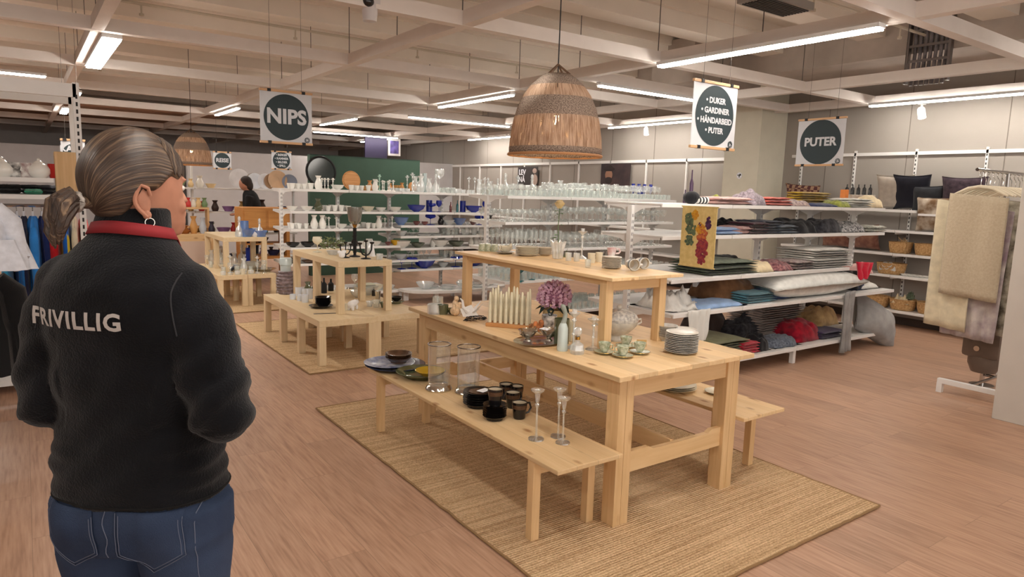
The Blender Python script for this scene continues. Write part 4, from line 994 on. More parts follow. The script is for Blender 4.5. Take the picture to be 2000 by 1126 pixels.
# hydrangea in pot
fp = P(1080,648,TH)
fp = (fp[0]+.10, fp[1]+.12, TH)
t = thing('potted_flower','lilac pink flower head in a beige pot with dark leaves under the riser','flower pot',fp)
MB().lathe([(.001,0),(.055,0),(.06,.01),(.066,.105),(.06,.105),(.055,.09),(.001,.09)],20).obj('pot',mat('beige_pot',(206,180,130),.7,var=.15,vscale=18),t,True)
lf = MB()
for k in range(9):
    a = k*.75; T = Matrix.Translation((.05*math.cos(a),.05*math.sin(a),.13)) @ Matrix.Rotation(a,4,'Z') @ Matrix.Rotation(.5+.3*(k%3),4,'Y')
    lf.add([(0,0,0),(.03,-.022,.01),(.075,0,.0),(.03,.022,.01),(.035,0,-.004)],[(0,1,4),(1,2,4),(2,3,4),(3,0,4)],T)
lf.obj('leaves',mat('dark_green_leaf',(34,52,44),.5,var=.3),t)
pet = MB()
for k in range(420):
    zc = 1-1.75*(k+.5)/420; ra2 = math.sqrt(max(0,1-zc*zc)); a = k*2.39996
    n3 = Vector((ra2*math.cos(a),ra2*math.sin(a),zc)); R0 = .086*(1+.16*noise.noise(n3*2.2))
    T = Matrix.Translation(Vector((0,0,.185))+Vector((n3.x,n3.y,n3.z*.82))*R0) @ n3.to_track_quat('Z','Y').to_matrix().to_4x4() @ Matrix.Rotation(k*1.7,4,'Z') @ Matrix.Rotation(rnd(.3,.9),4,'X')
    pet.add([(-.005,0,0),(.005,0,0),(.0095,.013,.005),(0,.023,.007),(-.0095,.013,.005)],[(0,1,2,3,4)],T)
pet.obj('flower_head',mat('lilac_pink_petal',(238,204,220),.7,var=.3,vscale=34,color2=(208,160,188)),t)
pet2 = MB().ball((0,0,.183),(.066,.066,.055),14,10); pet2.obj('flower_core',mat('deep_mauve',(170,116,146),.8),t,True)
# white spotted cup + wood box behind silver
c = P(1064,650,TH); put(tumbler(.09,.045,mat('white_black_spots',(236,234,232),.3,var=.9,vscale=26,color2=(60,56,58))),'spotted_pot','white pot with dark spots between the candle rack and the figurine','pot',(c[0]+.07,c[1]+.05,TH))
blobs('orange_ornament',[((0,0,.02),(.03,.022,.02)),((.02,0,.045),(.018,.016,.02)),((-.02,0,.04),(.016,.014,.02))],mat('orange_tan_glaze',(206,130,80),.5,var=.5,vscale=30),'small orange and tan ornament behind the silver dish','figurine',(c[0]+.0,c[1]+.06,TH),.003)
# silver tray with two footed dishes
sp = P(1052,668,TH)
t = thing('silver_tray','oval silver tray on the near side of the long table','tray',sp,.2)
MB().lathe([(.001,.003),(.085,.003),(.11,.009),(.118,.012),(.11,.006),(.001,.0)],32,Matrix.Scale(1.25,4,(1,0,0))).obj('tray_plate',SILVER,t,True)
def sdish(pos,label,w,rz):
    t = thing('silver_dish',label,'dish',pos,rz)
    MB().lathe([(.001,0),(w*.45,0),(w*.4,.008),(w*.2,.014),(w*.6,.024),(w,.055),(w*1.04,.06),(w*.95,.058),(w*.5,.03),(.001,.024)],24).obj('bowl',SILVER,t,True)
    MB().tube([(w,0,.055),(w*1.35,0,.068),(w*1.35,0,.045),(w*.85,0,.035)],.003,6).tube([(-w,0,.055),(-w*1.35,0,.068),(-w*1.35,0,.045),(-w*.85,0,.035)],.003,6).obj('handle',SILVER,t,True)
sdish((sp[0]-.05,sp[1]+.03,TH+.007),'left small silver footed dish on the silver tray',.05,.3)
sdish((sp[0]+.055,sp[1]-.015,TH+.007),'right small silver footed dish on the silver tray',.048,-.4)
put(MB().box((-.035,-.022,0),(.035,.022,.001)).mesh('price_card',PAPER),'price_card','white price card laid on the silver dishes','card',(sp[0]+.035,sp[1]-.01,TH+.07),.5,None,None,(.1,.05,.5))
# frosted tall vase with bird-neck stopper
c = P(1098,684,TH); t = thing('frosted_bottle','tall frosted pale green bottle topped by a bent swan-neck figure','bottle',c)
MB().lathe([(.001,0),(.026,0),(.028,.01),(.026,.03),(.0245,.115),(.017,.135),(.013,.14)],18).obj('body',mat('pale_green_bottle',(196,208,204),.25,spec=.6),t,True)
MB().tube([(0,0,.135),(.008,0,.16),(.012,0,.185),(.003,0,.205),(-.006,0,.222),(-.014,0,.232)],[.014,.012,.011,.012,.014,.006],10).obj('figure_stopper',mat('grey_green_ceramic',(150,156,146),.35),t,True)
# crystal decanter + stopper
c = P(1127,690,TH); t = thing('crystal_decanter','short cut-crystal decanter with brass neck at the table edge','decanter',c)
MB().lathe([(.001,0),(.034,0),(.036,.02),(.03,.045),(.012,.06),(.012,.082)],10).obj('body',CRYSTAL,t)
MB().lathe([(.0125,.07),(.0125,.085)],14).obj('collar',BRASS,t,True)
MB().lathe([(.004,.084),(.018,.1),(.02,.118),(.012,.13),(.001,.132)],8).obj('stopper',CRYSTAL,t)
put(candlest(.2,.035,CRYSTAL),'crystal_candlestick','crystal candlestick right behind the short decanter','candlestick',(c[0]+.06,c[1]+.1,TH))
put(candlest(.17,.04,GLASS),'glass_candlestick','clear candlestick between decanter and riser leg','candlestick',(c[0]+.13,c[1]+.03,TH))
put(cylv(.13,.04,SMOKE),'glass_vase','pale glass cylinder vase left of the riser front leg','vase',(c[0]+.08,c[1]+.22,TH))
put(MB().box((-.03,-.03,0),(.03,.03,.11),bev=.003).box((-.024,-.032,.02),(.024,-.0295,.09)).mesh('tin',mat('cream_tin',(228,216,186),.5)),'cream_tin','small cream box behind the decanter under the riser','box',(c[0]+.16,c[1]+.26,TH),.5)
# tureen
t = thing('tureen','big grey-white patterned soup tureen with lid under the riser','tureen',(.53,.56,TH),-.35); t.scale = (.86,.86,.95)
TUR = mat('tureen_glaze',(206,200,188),.22,var=.14,vscale=26,spec=.6)
TURP = mat('tureen_band',(150,146,142),.3,var=.6,vscale=60,color2=(212,206,196))
S_ = Matrix.Scale(1.25,4,(1,0,0))
MB().lathe([(.001,0),(.05,0),(.052,.01),(.034,.03),(.06,.05),(.092,.085),(.1,.115),(.1,.125),(.095,.124),(.001,.11)],28,S_).obj('bowl',TUR,t,True)
MB().lathe([(.1005,.112),(.1015,.128),(.0995,.13)],28,S_).obj('rim_band',TURP,t,True)
MB().lathe([(.099,.13),(.09,.15),(.06,.172),(.02,.18),(.001,.181)],28,S_).obj('lid',TURP,t,True)
MB().ball((0,0,.19),(.018,.014,.014)).obj('lid_knob',TUR,t,True)
for s in (1,-1): MB().tube([(s*.12,0,.115),(s*.15,0,.12),(s*.155,0,.1),(s*.12,0,.085)],.006,8).obj('handle',TUR,t,True)
c = P(1253,676,TH); put(MB().box((-.025,-.004,0),(.025,.004,.035)).mesh('card',mat('brown_card',(196,158,100),.8)),'kraft_tag','small brown card leaning on the tureen foot','card',c,-.5,None,None,(-.25,0,-.7))
# teacups
for px,py,lab in ((1180,690,'green patterned teacup, leftmost of the four near the riser leg'),(1216,697,'green patterned teacup, nearest of the four at the table edge'),(1249,690,'green patterned teacup, rightmost of the four'),(1222,678,'green patterned teacup, rearmost of the four')):
    cup_saucer(P(px,py,TH), rnd(0,6), GREENP, lab, .029)
# pile of plates
c = P(1330,688,TH)
GP = plate(.083,.012,GREYP,name='rimmed_plate')
stack(11,.0085,GP,'rimmed_plate','grey-rimmed plate in the tall pile at the right edge of the long table','plate','tall pile of grey-rimmed plates on the long table',c)
put(plate(.08,.012,PORC),'rimmed_plate','top white plate of the tall pile on the long table','plate',(c[0],c[1],TH+.094))
c = P(1301,664,TH)
stack(6,.011,bowl(.03,.06,GREYP,name='porcelain_bowl',foot=.6),'stacked_bowl','pale bowl in the pile behind the tall plate pile','bowl','pile of pale bowls behind the plates',c)
c = P(1335,660,TH); stack(5,.01,plate(.07,.012,PORC),'white_saucer','white saucer in the pile behind the tall plate pile','saucer','pile of white saucers behind the plates',c)

# ---- riser top
RT = 1.10
cc = mug(.05,.026,GREENP,label='x',name='small_cup',cat='cup',handle=False)
for i,(px,py,lab) in enumerate(((937,487,'small cup turned upside down, leftmost of the row on the riser'),(953,488,'small cup turned upside down, second of the row on the riser'),(966,489,'small cup turned upside down, third of the row on the riser'))):
    o = cc if i == 0 else dup(cc,(0,0,0)); o['label'] = lab; p = P(px,py+2,RT); o.location = (p[0],p[1],RT+.05); o.rotation_euler = (PI,0,0)
c = P(987,495,RT); t = thing('gravy_boat','cream gravy boat with spout on a dish behind the plate pile on the riser','gravy boat',c,.5)
MB().lathe([(.001,.004),(.04,.006),(.06,.014),(.04,.004),(.001,0)],20,Matrix.Scale(1.4,4,(1,0,0))).obj('dish',GREYP,t,True)
MB().lathe([(.001,.008),(.02,.01),(.038,.03),(.044,.05),(.04,.048),(.02,.016),(.001,.014)],18,Matrix.Scale(1.35,4,(1,0,0))).tube([(.05,0,.04),(.075,0,.05),(.085,0,.06)],[.014,.01,.006],8).obj('boat',CREAM,t,True)
MB().tube([(-.05,0,.045),(-.075,0,.06),(-.08,0,.035),(-.045,0,.022)],.0035,6).obj('handle',CREAM,t,True)
c = P(1029,499,RT); stack(8,.0065,plate(.075,.012,mat('cream_plate',(216,208,190),.25,var=.08,spec=.6)),'cream_plate','cream plate in the wide pile left of the crystal vase on the riser','plate','wide pile of cream plates on the riser',c)
c = P(1061,499,RT); stack(7,.0065,plate(.05,.01,mat('cream_plate2',(212,200,182),.25,spec=.6)),'small_cream_plate','small cream plate in the pile touching the crystal vase','plate','pile of small cream plates beside the crystal vase',(c[0]+.03,c[1]+.02,RT))
# crystal vase with rose
c = P(1089,505,RT); t = thing('crystal_vase','cut-crystal vase with scalloped rim on the riser','vase',c)
n=20; rings=[]
for r,z in ((.022,0),(.03,.004),(.032,.03),(.036,.06),(.044,.092),(.05,.108)):
    rings.append([(r*(1+.07*math.cos(j*PI))*math.cos(2*PI*j/n), r*(1+.07*math.cos(j*PI))*math.sin(2*PI*j/n), z+(.006*math.cos(j*PI/1) if z>.1 else 0)) for j in range(n)])
MB().loft(rings,False).lathe([(.001,.002),(.024,.002)],20).obj('body',CRYSTAL,t)
t = thing('artificial_rose','single pale yellow rose on a long stem standing in the crystal vase','flower',c)
MB().tube([(0.01,0,.006),(0,0,.12),(-.004,.002,.2),(.002,0,.325)],.0028,6).obj('stem',mat('stem_green',(96,116,80),.6),t,True)
rs = MB()
for k in range(34):
    a=k*2.4; q=k/34; r=.008+.024*q; T=Matrix.Translation((r*.55*math.cos(a),r*.55*math.sin(a),.340-.016*q)) @ Matrix.Rotation(a+PI/2,4,'Z') @ Matrix.Rotation(.15+.55*q,4,'X')
    rs.add([(-.011,0,-.018),(.011,0,-.018),(.019,0,.006),(.009,-.003,.024),(-.009,-.003,.024),(-.019,0,.006)],[(0,1,2,3,4,5)],T)
rs.obj('bloom',mat('pale_yellow_petal',(240,224,190),.7,var=.2,vscale=40,color2=(226,206,150)),t)
lf = MB()
for a,z,s in ((0,.302,1.4),(2.1,.295,1.4),(4,.30,1.4),(1.2,.275,1.7),(4.6,.28,1.7),(1,.2,1.5),(3.6,.15,2.2),(5.5,.21,1.3),(2.6,.13,1.8)):
    T=Matrix.Translation((0,0,z)) @ Matrix.Rotation(a,4,'Z') @ Matrix.Scale(s,4)
    lf.add([(.002,0,0),(.012,-.007,.003),(.026,0,-.002),(.012,.007,.003)],[(0,1,2,3)],T)
lf.obj('leaves',mat('rose_leaf',(92,120,84),.6,var=.3),t)
# crystal tealight, small glasses
for px,py,lab in ((1110,509,'small cut-glass cup just right of the crystal vase'),(1126,510,'small clear glass, middle of the riser')): put(tumbler(.05,.02,CRYSTAL,name='small_glass'),'small_glass',lab,'glass',P(px,py,RT))
put(L_('glass_pyramid',[(.028,0),(.001,.045)],SMOKE,4),'glass_pyramid','small smoky glass pyramid on the riser','ornament',P(1124,501,RT))
c = P(1158,505,RT); put(candlest(.19,.036,CRYSTAL),'crystal_candlestick','tall crystal candle holder on the riser before the glass shelving','candlestick',(c[0]+.03,c[1]+.03,RT))
CC = tumbler(.03,.03,CREAM,name='cream_cup')
for px,py,n_c,lab in ((1155,513,3,'cream cup in the short stack at the left, on the riser'),(1172,511,3,'cream cup in the second short stack on the riser')):
    stack(n_c,.017,CC,'cream_cup',lab,'cup',lab,P(px,py,RT),sc=.8)
put(tumbler(.045,.018,GLASS,name='small_glass'),'small_glass','small clear glass before the cream cup stack','glass',P(1148,522,RT))
c = P(1194,524,RT); stack(11,.0055,plate(.055,.008,mat('gilt_plate',(200,190,176),.3,var=.25,vscale=40,spec=.6)),'patterned_plate','patterned plate in the pile carrying a floral cup on the riser','plate','pile of patterned plates on the riser',(c[0]+.01,c[1]+.01,RT))
m_ = mug(.042,.027,mat('floral_cup',(234,226,222),.25,var=.5,vscale=30,color2=(206,160,160)),label='white cup with pink floral pattern on top of the plate pile on the riser',name='floral_cup',cat='cup')
m_.location=(c[0]+.01,c[1]+.015,RT+.072); m_.rotation_euler.z=-.7
WM = mat('white_mug_glaze',(226,222,216),.3); GB = mat('grey_blue_band',(120,132,142),.4)
for i,(px,py,lab,rz) in enumerate(((1226,527,'white mug lying on its side with open mouth to the viewer at the riser corner',2.6),(1243,524,'white mug with grey band lying on its side behind the other lying mug',2.3))):
    m_ = mug(.068,.032,WM,band=GB,label=lab,name='lying_mug',inner=mat('mug_in_cream',(196,180,156),.3))
    p = P(px,py,RT); m_.location=(p[0]+.02,p[1]+.01,RT+.034); m_.rotation_euler=(PI/2,0,-.35 if i==0 else -.2)

# ================================================================ things on the middle nested tables
NZ = .395
c = P(559,573,NZ); t = thing('textured_vase','large mauve-grey textured vase at the far left of the middle nested tables','vase',c)
n=28; rings=[]
for i in range(30):
    z=i/29*.235; r=.075*(1+.28*math.sin(min(1,z/.2)*PI*.85)) if z<.2 else .072+.0*(z)
    rings.append([((r+.006*math.sin(z*170+(i%2)*PI))*math.cos(2*PI*j/n)*(1+.03*math.cos(j*PI)), (r+.006*math.sin(z*170))*math.sin(2*PI*j/n)*(1+.03*math.cos(j*PI)), z) for j in range(n)])
MB().loft(rings).obj('body',mat('mauve_grey_glaze',(128,112,114),.35,var=.4,vscale=30,bump=.8,bscale=60),t,True)
MB().lathe([(.05,.235),(.05,.29),(.062,.30),(.062,.36),(.055,.37),(.001,.37)],20).obj('glass_neck',FROST,t,True)
pj=P(575,583,NZ)
for ji, (px,py,h,r) in enumerate(((572,584,.05,.03),(586,587,.06,.028),(596,590,.075,.033),(605,583,.10,.03),(583,577,.09,.033),(596,578,.075,.03))):
    put(tumbler(h,r,mat('bluish_white_porcelain',(222,228,238),.25,spec=.6),16,t=.9,name='jar'),'white_jar',['small front left','small front middle','larger front right','tallest right','tall rear left','rear middle'][ji]+' bluish-white porcelain jar in the group beside the mauve vase','jar',P(px,py,NZ),0,'bluish-white jars beside the mauve vase')
c=P(627,600,NZ); put(plate(.11,.02,BLACKG),'black_plate','wide black plate under black bowls on the middle nested tables','plate',c)
stack(4,.016,bowl(.04,.075,BLACKG,foot=.6),'black_bowl','black bowl in the pile on the middle nested tables','bowl','pile of black bowls on the middle nested tables',(c[0]+.02,c[1],NZ+.012))
put(MB().box((-.12,-.012,0),(.12,.012,.004),bev=.001).mesh('cake_knife',mat('pewter',(120,114,112),.35,metal=.8)),'cake_knife','flat dark cake server at the front corner of the middle nested tables','cutlery',P(640,612,NZ),-.25)
# white bear figurine
c=P(690,604,NZ)
WG=mat('white_ceramic_figure',(234,232,232),.35)
blobs('polar_bear_figurine',[((0,0,.055),(.06,.034,.034)),((-.04,0,.05),(.036,.034,.036)),((.062,0,.062),(.026,.022,.022)),((.088,0,.056),(.014,.012,.012)),((.035,.018,.02),(.014,.012,.026)),((.035,-.018,.02),(.014,.012,.026)),((-.045,.02,.02),(.016,.014,.026)),((-.045,-.02,.02),(.016,.014,.026)),((.055,.014,.082),(.007,.006,.007)),((.055,-.014,.082),(.007,.006,.007))],WG,'white bear figurine on the middle nested tables','figurine',c,.003,.7)
put(tumbler(.06,.02,CREAM),'cream_cup','small cream cup just left of the white bear','cup',P(676,605,NZ))
c=P(669,607,NZ); t=thing('garden_stake','thin dark stake with a round dark head beside the cream cup','ornament',c)
MB().tube([(0,0,0),(0,0,.10)],.003,6).obj('stem',BLACK,t); MB().ball((0,0,.115),.018).obj('head',BLACKG,t,True)
for px,py,h,r,m_,lab in ((735,600,.07,.04,GLASS,'clear low glass bowl right of the white bear'),(752,600,.05,.05,SMOKE,'wide pale glass dish at the front right of the nested tables'),(738,590,.11,.03,SILVER,'silver jug-like cup behind the clear bowls'),(722,598,.05,.035,CRYSTAL,'small crystal bowl touching the white bear')):
    put(bowl(h,r,m_,foot=.7),'glass_bowl',lab,'bowl',P(px,py,NZ))
c=P(778,592,NZ); put(bowl(.045,.06,BLACKG),'black_bowl','black bowl on glass dish at the right end of the middle nested tables','bowl',(c[0],c[1],NZ+.024)); put(plate(.075,.022,SMOKE),'glass_plate','glass dish under the black bowl at the right end of the nested tables','dish',c)
for px,py,me,nm,lab in ((633,572,bottle(.16,.03,BLACK),'black_bottle','black bottle between the left legs of the tall pale table'),(642,566,bottle(.13,.03,BLACK),'black_bottle','shorter black bottle behind the first one'),(618,565,bottle(.11,.025,BLACKG),'black_bottle','small black bottle left of the other two'),
    (715,575,GBOWL_L,'glass_bowl','wide crystal bowl under the tall pale table'),(700,580,GBOWL,'glass_bowl','small crystal bowl under the tall pale table'),(735,577,bottle(.09,.02,BLACKG),'black_candle_cup','black candle cup under the tall pale table'),
    (692,560,WINE,'wine_glass','clear wine glass under the tall pale table, left'),(702,556,WINE,'wine_glass','clear wine glass under the tall pale table, right')):
    put(me,nm,lab,'tableware',P(px,py,NZ))
c=P(716,572,NZ); put(MB().box((-.09,-.06,.0),(.09,.06,.012),bev=.004).mesh('soap_dish',mat('pale_green_tray',(206,208,186),.4)),'tray','pale green tray laid on the crystal bowl under the tall pale table','tray',(c[0],c[1],NZ+.092))
# top of tall pale table
UZ=.86
c=P(650,497,UZ); t=thing('potted_plant','bushy green plant in a low dish on the tall pale table','plant',c)
MB().lathe([(.001,0),(.04,0),(.06,.04),(.055,.04),(.001,.02)],16).obj('pot',GREYP,t,True)
lv=MB()
for k in range(260):
    u=Vector((rnd(-1,1),rnd(-1,1),rnd(-.3,1))); 
    if u.length>1: continue
    T=Matrix.Translation((u.x*.13,u.y*.1,.09+u.z*.085)) @ Euler((rnd(0,6),rnd(0,6),rnd(0,6))).to_matrix().to_4x4()
    lv.add([(0,0,0),(.009,.012,0),(0,.03,.002),(-.009,.012,0)],[(0,1,2,3)],T)
lv.obj('foliage',mat('sage_green_leaf',(112,122,84),.7,var=.5,vscale=20),t)
c=P(620,492,UZ); put(wine(.15,.05,.5,CREAM,name='cream_goblet'),'cream_goblet','cream goblet left of the bushy plant','goblet',(c[0],c[1],UZ))
c=P(668,504,UZ); blobs('white_flower_ornament',[((0,0,.03),(.03,.03,.03)),((.02,0,.06),(.022,.02,.018)),((-.02,.01,.055),(.02,.02,.018))],WG,'round white ornament before the bushy plant','ornament',c,.004)
c=P(693,501,UZ); t=thing('tall_candle_lamp','tall black candle stand with smoky glass cup on the tall pale table','candle holder',c)
MB().lathe([(.001,0),(.05,0),(.05,.008),(.014,.016),(.012,.03),(.0165,.04),(.0165,.26),(.02,.265),(.012,.27)],16).obj('stand',BLACK,t,True)
MB().lathe([(.012,.27),(.02,.29),(.024,.30)],16).obj('brass_collar',BRASS,t,True)
MB().lathe([(.02,.30),(.055,.33),(.066,.40),(.068,.46)],20).obj('glass_cup',glass('smoky_ribbed_glass',tint=(150,145,135),fac=.15,op=.35),t,True)
def candelabra(c,label,s):
    t=thing('candelabra',label,'candelabra',c,.3)
    MB().lathe([(.001,0),(.05,0),(.04,.008),(.008,.014),(.007,.05)],16).obj('foot',BLACK,t,True)
    a_=MB()
    for k in (-1,1): a_.tube([(0,0,.03),(k*.04,0,.045),(k*.065,0,.08),(k*.07,0,.13)],.007,8)
    a_.tube([(0,0,.05),(0,0,.15)],.006,8); a_.obj('arms',BLACK,t,True)
    for x,z in ((-.07,.13),(.07,.13),(0,.15)): MB().lathe([(.006,0),(.02,.008),(.022,.02),(.012,.02)],12,None,(x,0,z)).obj('candle_cup',BLACKG,t,True)
    t.scale=(s,)*3
candelabra((P(707,505,UZ)[0]+.03,P(707,505,UZ)[1]-.02,UZ),'black curved-arm candelabra right of the tall candle stand',1.0)
candelabra(P(675,503,UZ),'dark metal candelabra with glossy cups left of the tall candle stand',.85)
put(L_('cone_tree',[(.03,0),(.028,.01),(.001,.16)],WG,14),'cone_ornament','white cone-shaped ornament near the right end of the tall pale table','ornament',P(736,500,UZ))
for px,py,me,lab in ((725,497,WINE,'clear stem glass left of the white cone'),(748,498,GVASE,'cut-glass vase at right end of the tall pale table'),(757,503,TLIGHT,'crystal tealight holder at front right corner of the tall pale table'),(742,507,TLIGHT,'crystal tealight holder before the white cone')):
    put(me,'glassware',lab,'glassware',P(px,py,UZ),0,None,.8)

# ================================================================ rear nested tables
R1=.40
rear=[(397,508,GVASE,'cut-glass vase'),(408,505,bottle(.2,.03,GLASS),'clear bottle'),(418,510,WINE,'clear stem glass'),(428,512,WINE,'clear stem glass'),(438,500,GDEC,'crystal decanter'),(446,515,TUMB,'clear tumbler'),(404,517,WINE_S,'clear stem glass'),(412,522,TUMB,'clear tumbler'),(425,522,WINE_S,'clear stem glass'),
 (437,524,GBOWL,'crystal bowl'),(470,527,GBOWL,'crystal bowl'),(493,525,GBOWL_L,'wide crystal bowl'),(505,518,GPLATE,'clear glass plate'),(458,518,GVASE,'cut-glass vase'),(482,512,GVASE,'cut-glass vase')]
for px,py,me,k in rear: put(me,'glassware',k+' on the low rear nested table','glassware',P(px,py,R1),rnd(0,3),k+'s on the rear nested tables',rnd(.85,1.1))
put(bowl(.05,.09,mat('blue_grey_bowl_m',(70,84,110),.3)),'blue_grey_bowl','small blue-grey bowl at the front edge of the rear nested tables','bowl',P(449,528,R1))
put(tumbler(.06,.03,CREAM),'cream_cup','cream beaker at the very front of the rear nested tables','cup',P(474,535,R1),0,None,1.1)
put(cylv(.24,.06,mat('cobalt_cloth_blue',(28,58,180),.4)),'blue_vase','cobalt blue vase at the right of the rear nested tables','vase',(P(524,520,R1)[0],P(524,520,R1)[1]+.2,R1))
put(bowl(.07,.1,PORC),'white_bowl','white lidded-looking bowl right of the cobalt vase','bowl',P(531,519,R1)); put(plate(.15,.03,SIL and SILVER),'silver_platter','round silver platter at the right edge of the rear nested tables','platter',P(528,528,R1))
put(vase(.16,.045,mat('brown_stone_jug',(140,116,90),.5,var=.4,vscale=20)),'stoneware_jug','brown and white stoneware jug under the tall rear table','jug',P(481,505,R1))
for k in range(14):
    me, kk = random.choice(((WINE,'clear stem glass'),(TUMB,'clear tumbler'),(GVASE,'cut-glass vase'),(GCAN,'crystal candlestick'),(TLIGHT,'crystal tealight holder')))
    x = -.12+.58*((k*5)%14)/14; y = 6.66+.17*(k%2)+.02*(k%3)
    put(me,'glassware','small '+kk+' in the front crowd on the low rear nested tables','glassware',(x,y,R1),rnd(0,3),kk+'s in the front crowd on the rear nested tables',rnd(.7,.95))
R2=.84
for px,me,k,s in ((468,GDEC,'clear round decanter on the tall rear table',1.0),(485,bowl(.1,.09,LBLUE),'pale blue glass bowl behind the decanter on the tall rear table',1),(478,cylv(.2,.05,LBLUE),'pale blue glass vase on the tall rear table',1.0),(498,vase(.14,.06,WG),'small white vase on the tall rear table',.8),(508,GDEC,'second clear decanter on the tall rear table',.9),(521,bowl(.1,.11,LBLUE,foot=.7),'wide pale blue bowl at the right end of the tall rear table',.8)):
    p=P(px,462,R2); put(me,'glassware',k,'glassware',(min(max(p[0],-.0),.40),max(6.92,min(p[1],7.85)),R2),0,None,s)
# ================================================================ textiles
def cloth_m(name, c, c2=None, vs=14, var=.12, rough=.9, bump=.25): return mat('cloth_'+name, c, rough, var=var, vscale=vs, color2=c2, bump=bump, bscale=160, sheen=.2, spec=.15)
_sd = [0]
def folded(pos, w, d, h, m, label, layers=None, rz=0, cat='folded textile', name='folded_textile', group=None, messy=.006, taper=.0):
    """a folded cloth: soft rounded layers with sagging folds"""
    _sd[0] += 1; sd = _sd[0]; mb = MB(); layers = layers or max(1, int(h/.022)); th = h/layers
    for L in range(layers):
        nx, ny = 18, 10; ww = w*(1-.06*random.random())*(1-taper*L/layers); dd = d*(1-.08*random.random()); ox, oy = rnd(-.012,.012), rnd(-.012,.012)
        def top(u, v):
            e = (1-abs(u)**6)*(1-abs(v)**6); n_ = noise.noise(Vector((u*2.2+sd, v*2.2, L*3.1)))*messy+noise.noise(Vector((u*6+sd, v*5, L*2)))*messy*.5
            return e, n_
        vs = []
        for sgn in (1,-1):
            for i in range(nx+1):
                for j in range(ny+1):
                    u = -1+2*i/nx; v = -1+2*j/ny; e, n_ = top(u, v)
                    k = 1+.0*u
                    vs.append((ox+u*ww/2*(1+.03*noise.noise(Vector((v*2,sd,L)))), oy+v*dd/2*(1+.04*noise.noise(Vector((u*2,sd+5,L)))), max(.0005, L*th+th/2+sgn*th/2*max(.12,e**.4)*.98+n_*(1 if L else (.5+.5*sgn)))))
        q = (nx+1)*(ny+1); fs = []
        idx = lambda s,i,j: s*q+i*(ny+1)+j
        for i in range(nx):
            for j in range(ny):
                fs.append((idx(0,i,j),idx(0,i+1,j),idx(0,i+1,j+1),idx(0,i,j+1))); fs.append((idx(1,i,j),idx(1,i,j+1),idx(1,i+1,j+1),idx(1,i+1,j)))
        for i in range(nx):
            for j in (0,ny): fs.append((idx(0,i,j),idx(0,i+1,j),idx(1,i+1,j),idx(1,i,j)))
        for j in range(ny):
            for i in (0,nx): fs.append((idx(0,i,j),idx(0,i,j+1),idx(1,i,j+1),idx(1,i,j)))
        mb.add(vs, fs)
    return put(mb.mesh(name, m, 'all'), name, label, cat, pos, rz, group)
def crumple(pos, w, d, h, m, label, rz=0, cat='textile', name='crumpled_textile', amp=.3, fr=3.0):
    _sd[0] += 1; sd = _sd[0]*3.3; nx, ny = 34, 22; vs = []; fs = []
    for i in range(nx+1):
        for j in range(ny+1):
            u = -1+2*i/nx; v = -1+2*j/ny; rr = min(1, (abs(u)**3+abs(v)**3)**(1/3)); e = (1-rr**3)**.5 if rr < 1 else 0
            p = Vector((u*fr*.5+sd, v*fr*.5, sd)); wv = noise.noise(p)*.6+abs(noise.noise(p*1.5))*.7-.2
            vs.append((u*w/2*(1+.12*noise.noise(Vector((v*2+sd,1,0)))*abs(u)), v*d/2*(1+.15*noise.noise(Vector((u*2+sd,7,0)))*abs(v)), max(.001, h*e*(1-amp*.5+amp*wv*1.6))))
    idx = lambda i,j: i*(ny+1)+j
    for i in range(nx):
        for j in range(ny): fs.append((idx(i,j),idx(i+1,j),idx(i+1,j+1),idx(i,j+1)))
    border = [idx(i,0) for i in range(nx+1)]+[idx(nx,j) for j in range(1,ny+1)]+[idx(i,ny) for i in range(nx-1,-1,-1)]+[idx(0,j) for j in range(ny-1,0,-1)]
    mb = MB().add(vs, fs+[tuple(border)[::-1]])
    return put(mb.mesh(name, m, 'all'), name, label, cat, pos, rz)
def pillow(pos, w, h, th, m, label, rot=(0,0,0), name='pillow', cat='pillow', wr=.012, group=None):
    """pillow standing in its own xz plane; pinched corners"""
    _sd[0] += 1; sd = _sd[0]*1.9; n = 22; vs = []; fs = []
    for s in (1,-1):
        for i in range(n+1):
            for j in range(n+1):
                u = -1+2*i/n; v = -1+2*j/n
                e = ((1-u*u)*(1-v*v)); e = max(0,e)**.42
                pin = 1-.10*(1-abs(v)**2)*abs(u)**3; pin2 = 1-.10*(1-abs(u)**2)*abs(v)**3
                w_ = noise.noise(Vector((u*3+sd,v*3,s)))*wr*e+abs(noise.noise(Vector((u*7+sd,v*2,s*2))))*wr*.6*(1-e)
                vs.append((u*w/2*pin, s*(e*th/2+.002)+w_*s*.6, v*h/2*pin2))
    q = (n+1)**2; idx = lambda s,i,j: s*q+i*(n+1)+j
    for i in range(n):
        for j in range(n): fs.append((idx(0,i,j),idx(0,i,j+1),idx(0,i+1,j+1),idx(0,i+1,j))); fs.append((idx(1,i,j),idx(1,i+1,j),idx(1,i+1,j+1),idx(1,i,j+1)))
    for i in range(n):
        for k in (0,n): fs.append((idx(0,i,k),idx(0,i+1,k),idx(1,i+1,k),idx(1,i,k))); fs.append((idx(0,k,i),idx(0,k,i+1),idx(1,k,i+1),idx(1,k,i)))
    return put(MB().add(vs,fs).mesh(name, m, 'all'), name, label, cat, pos, 0, group, None, rot)
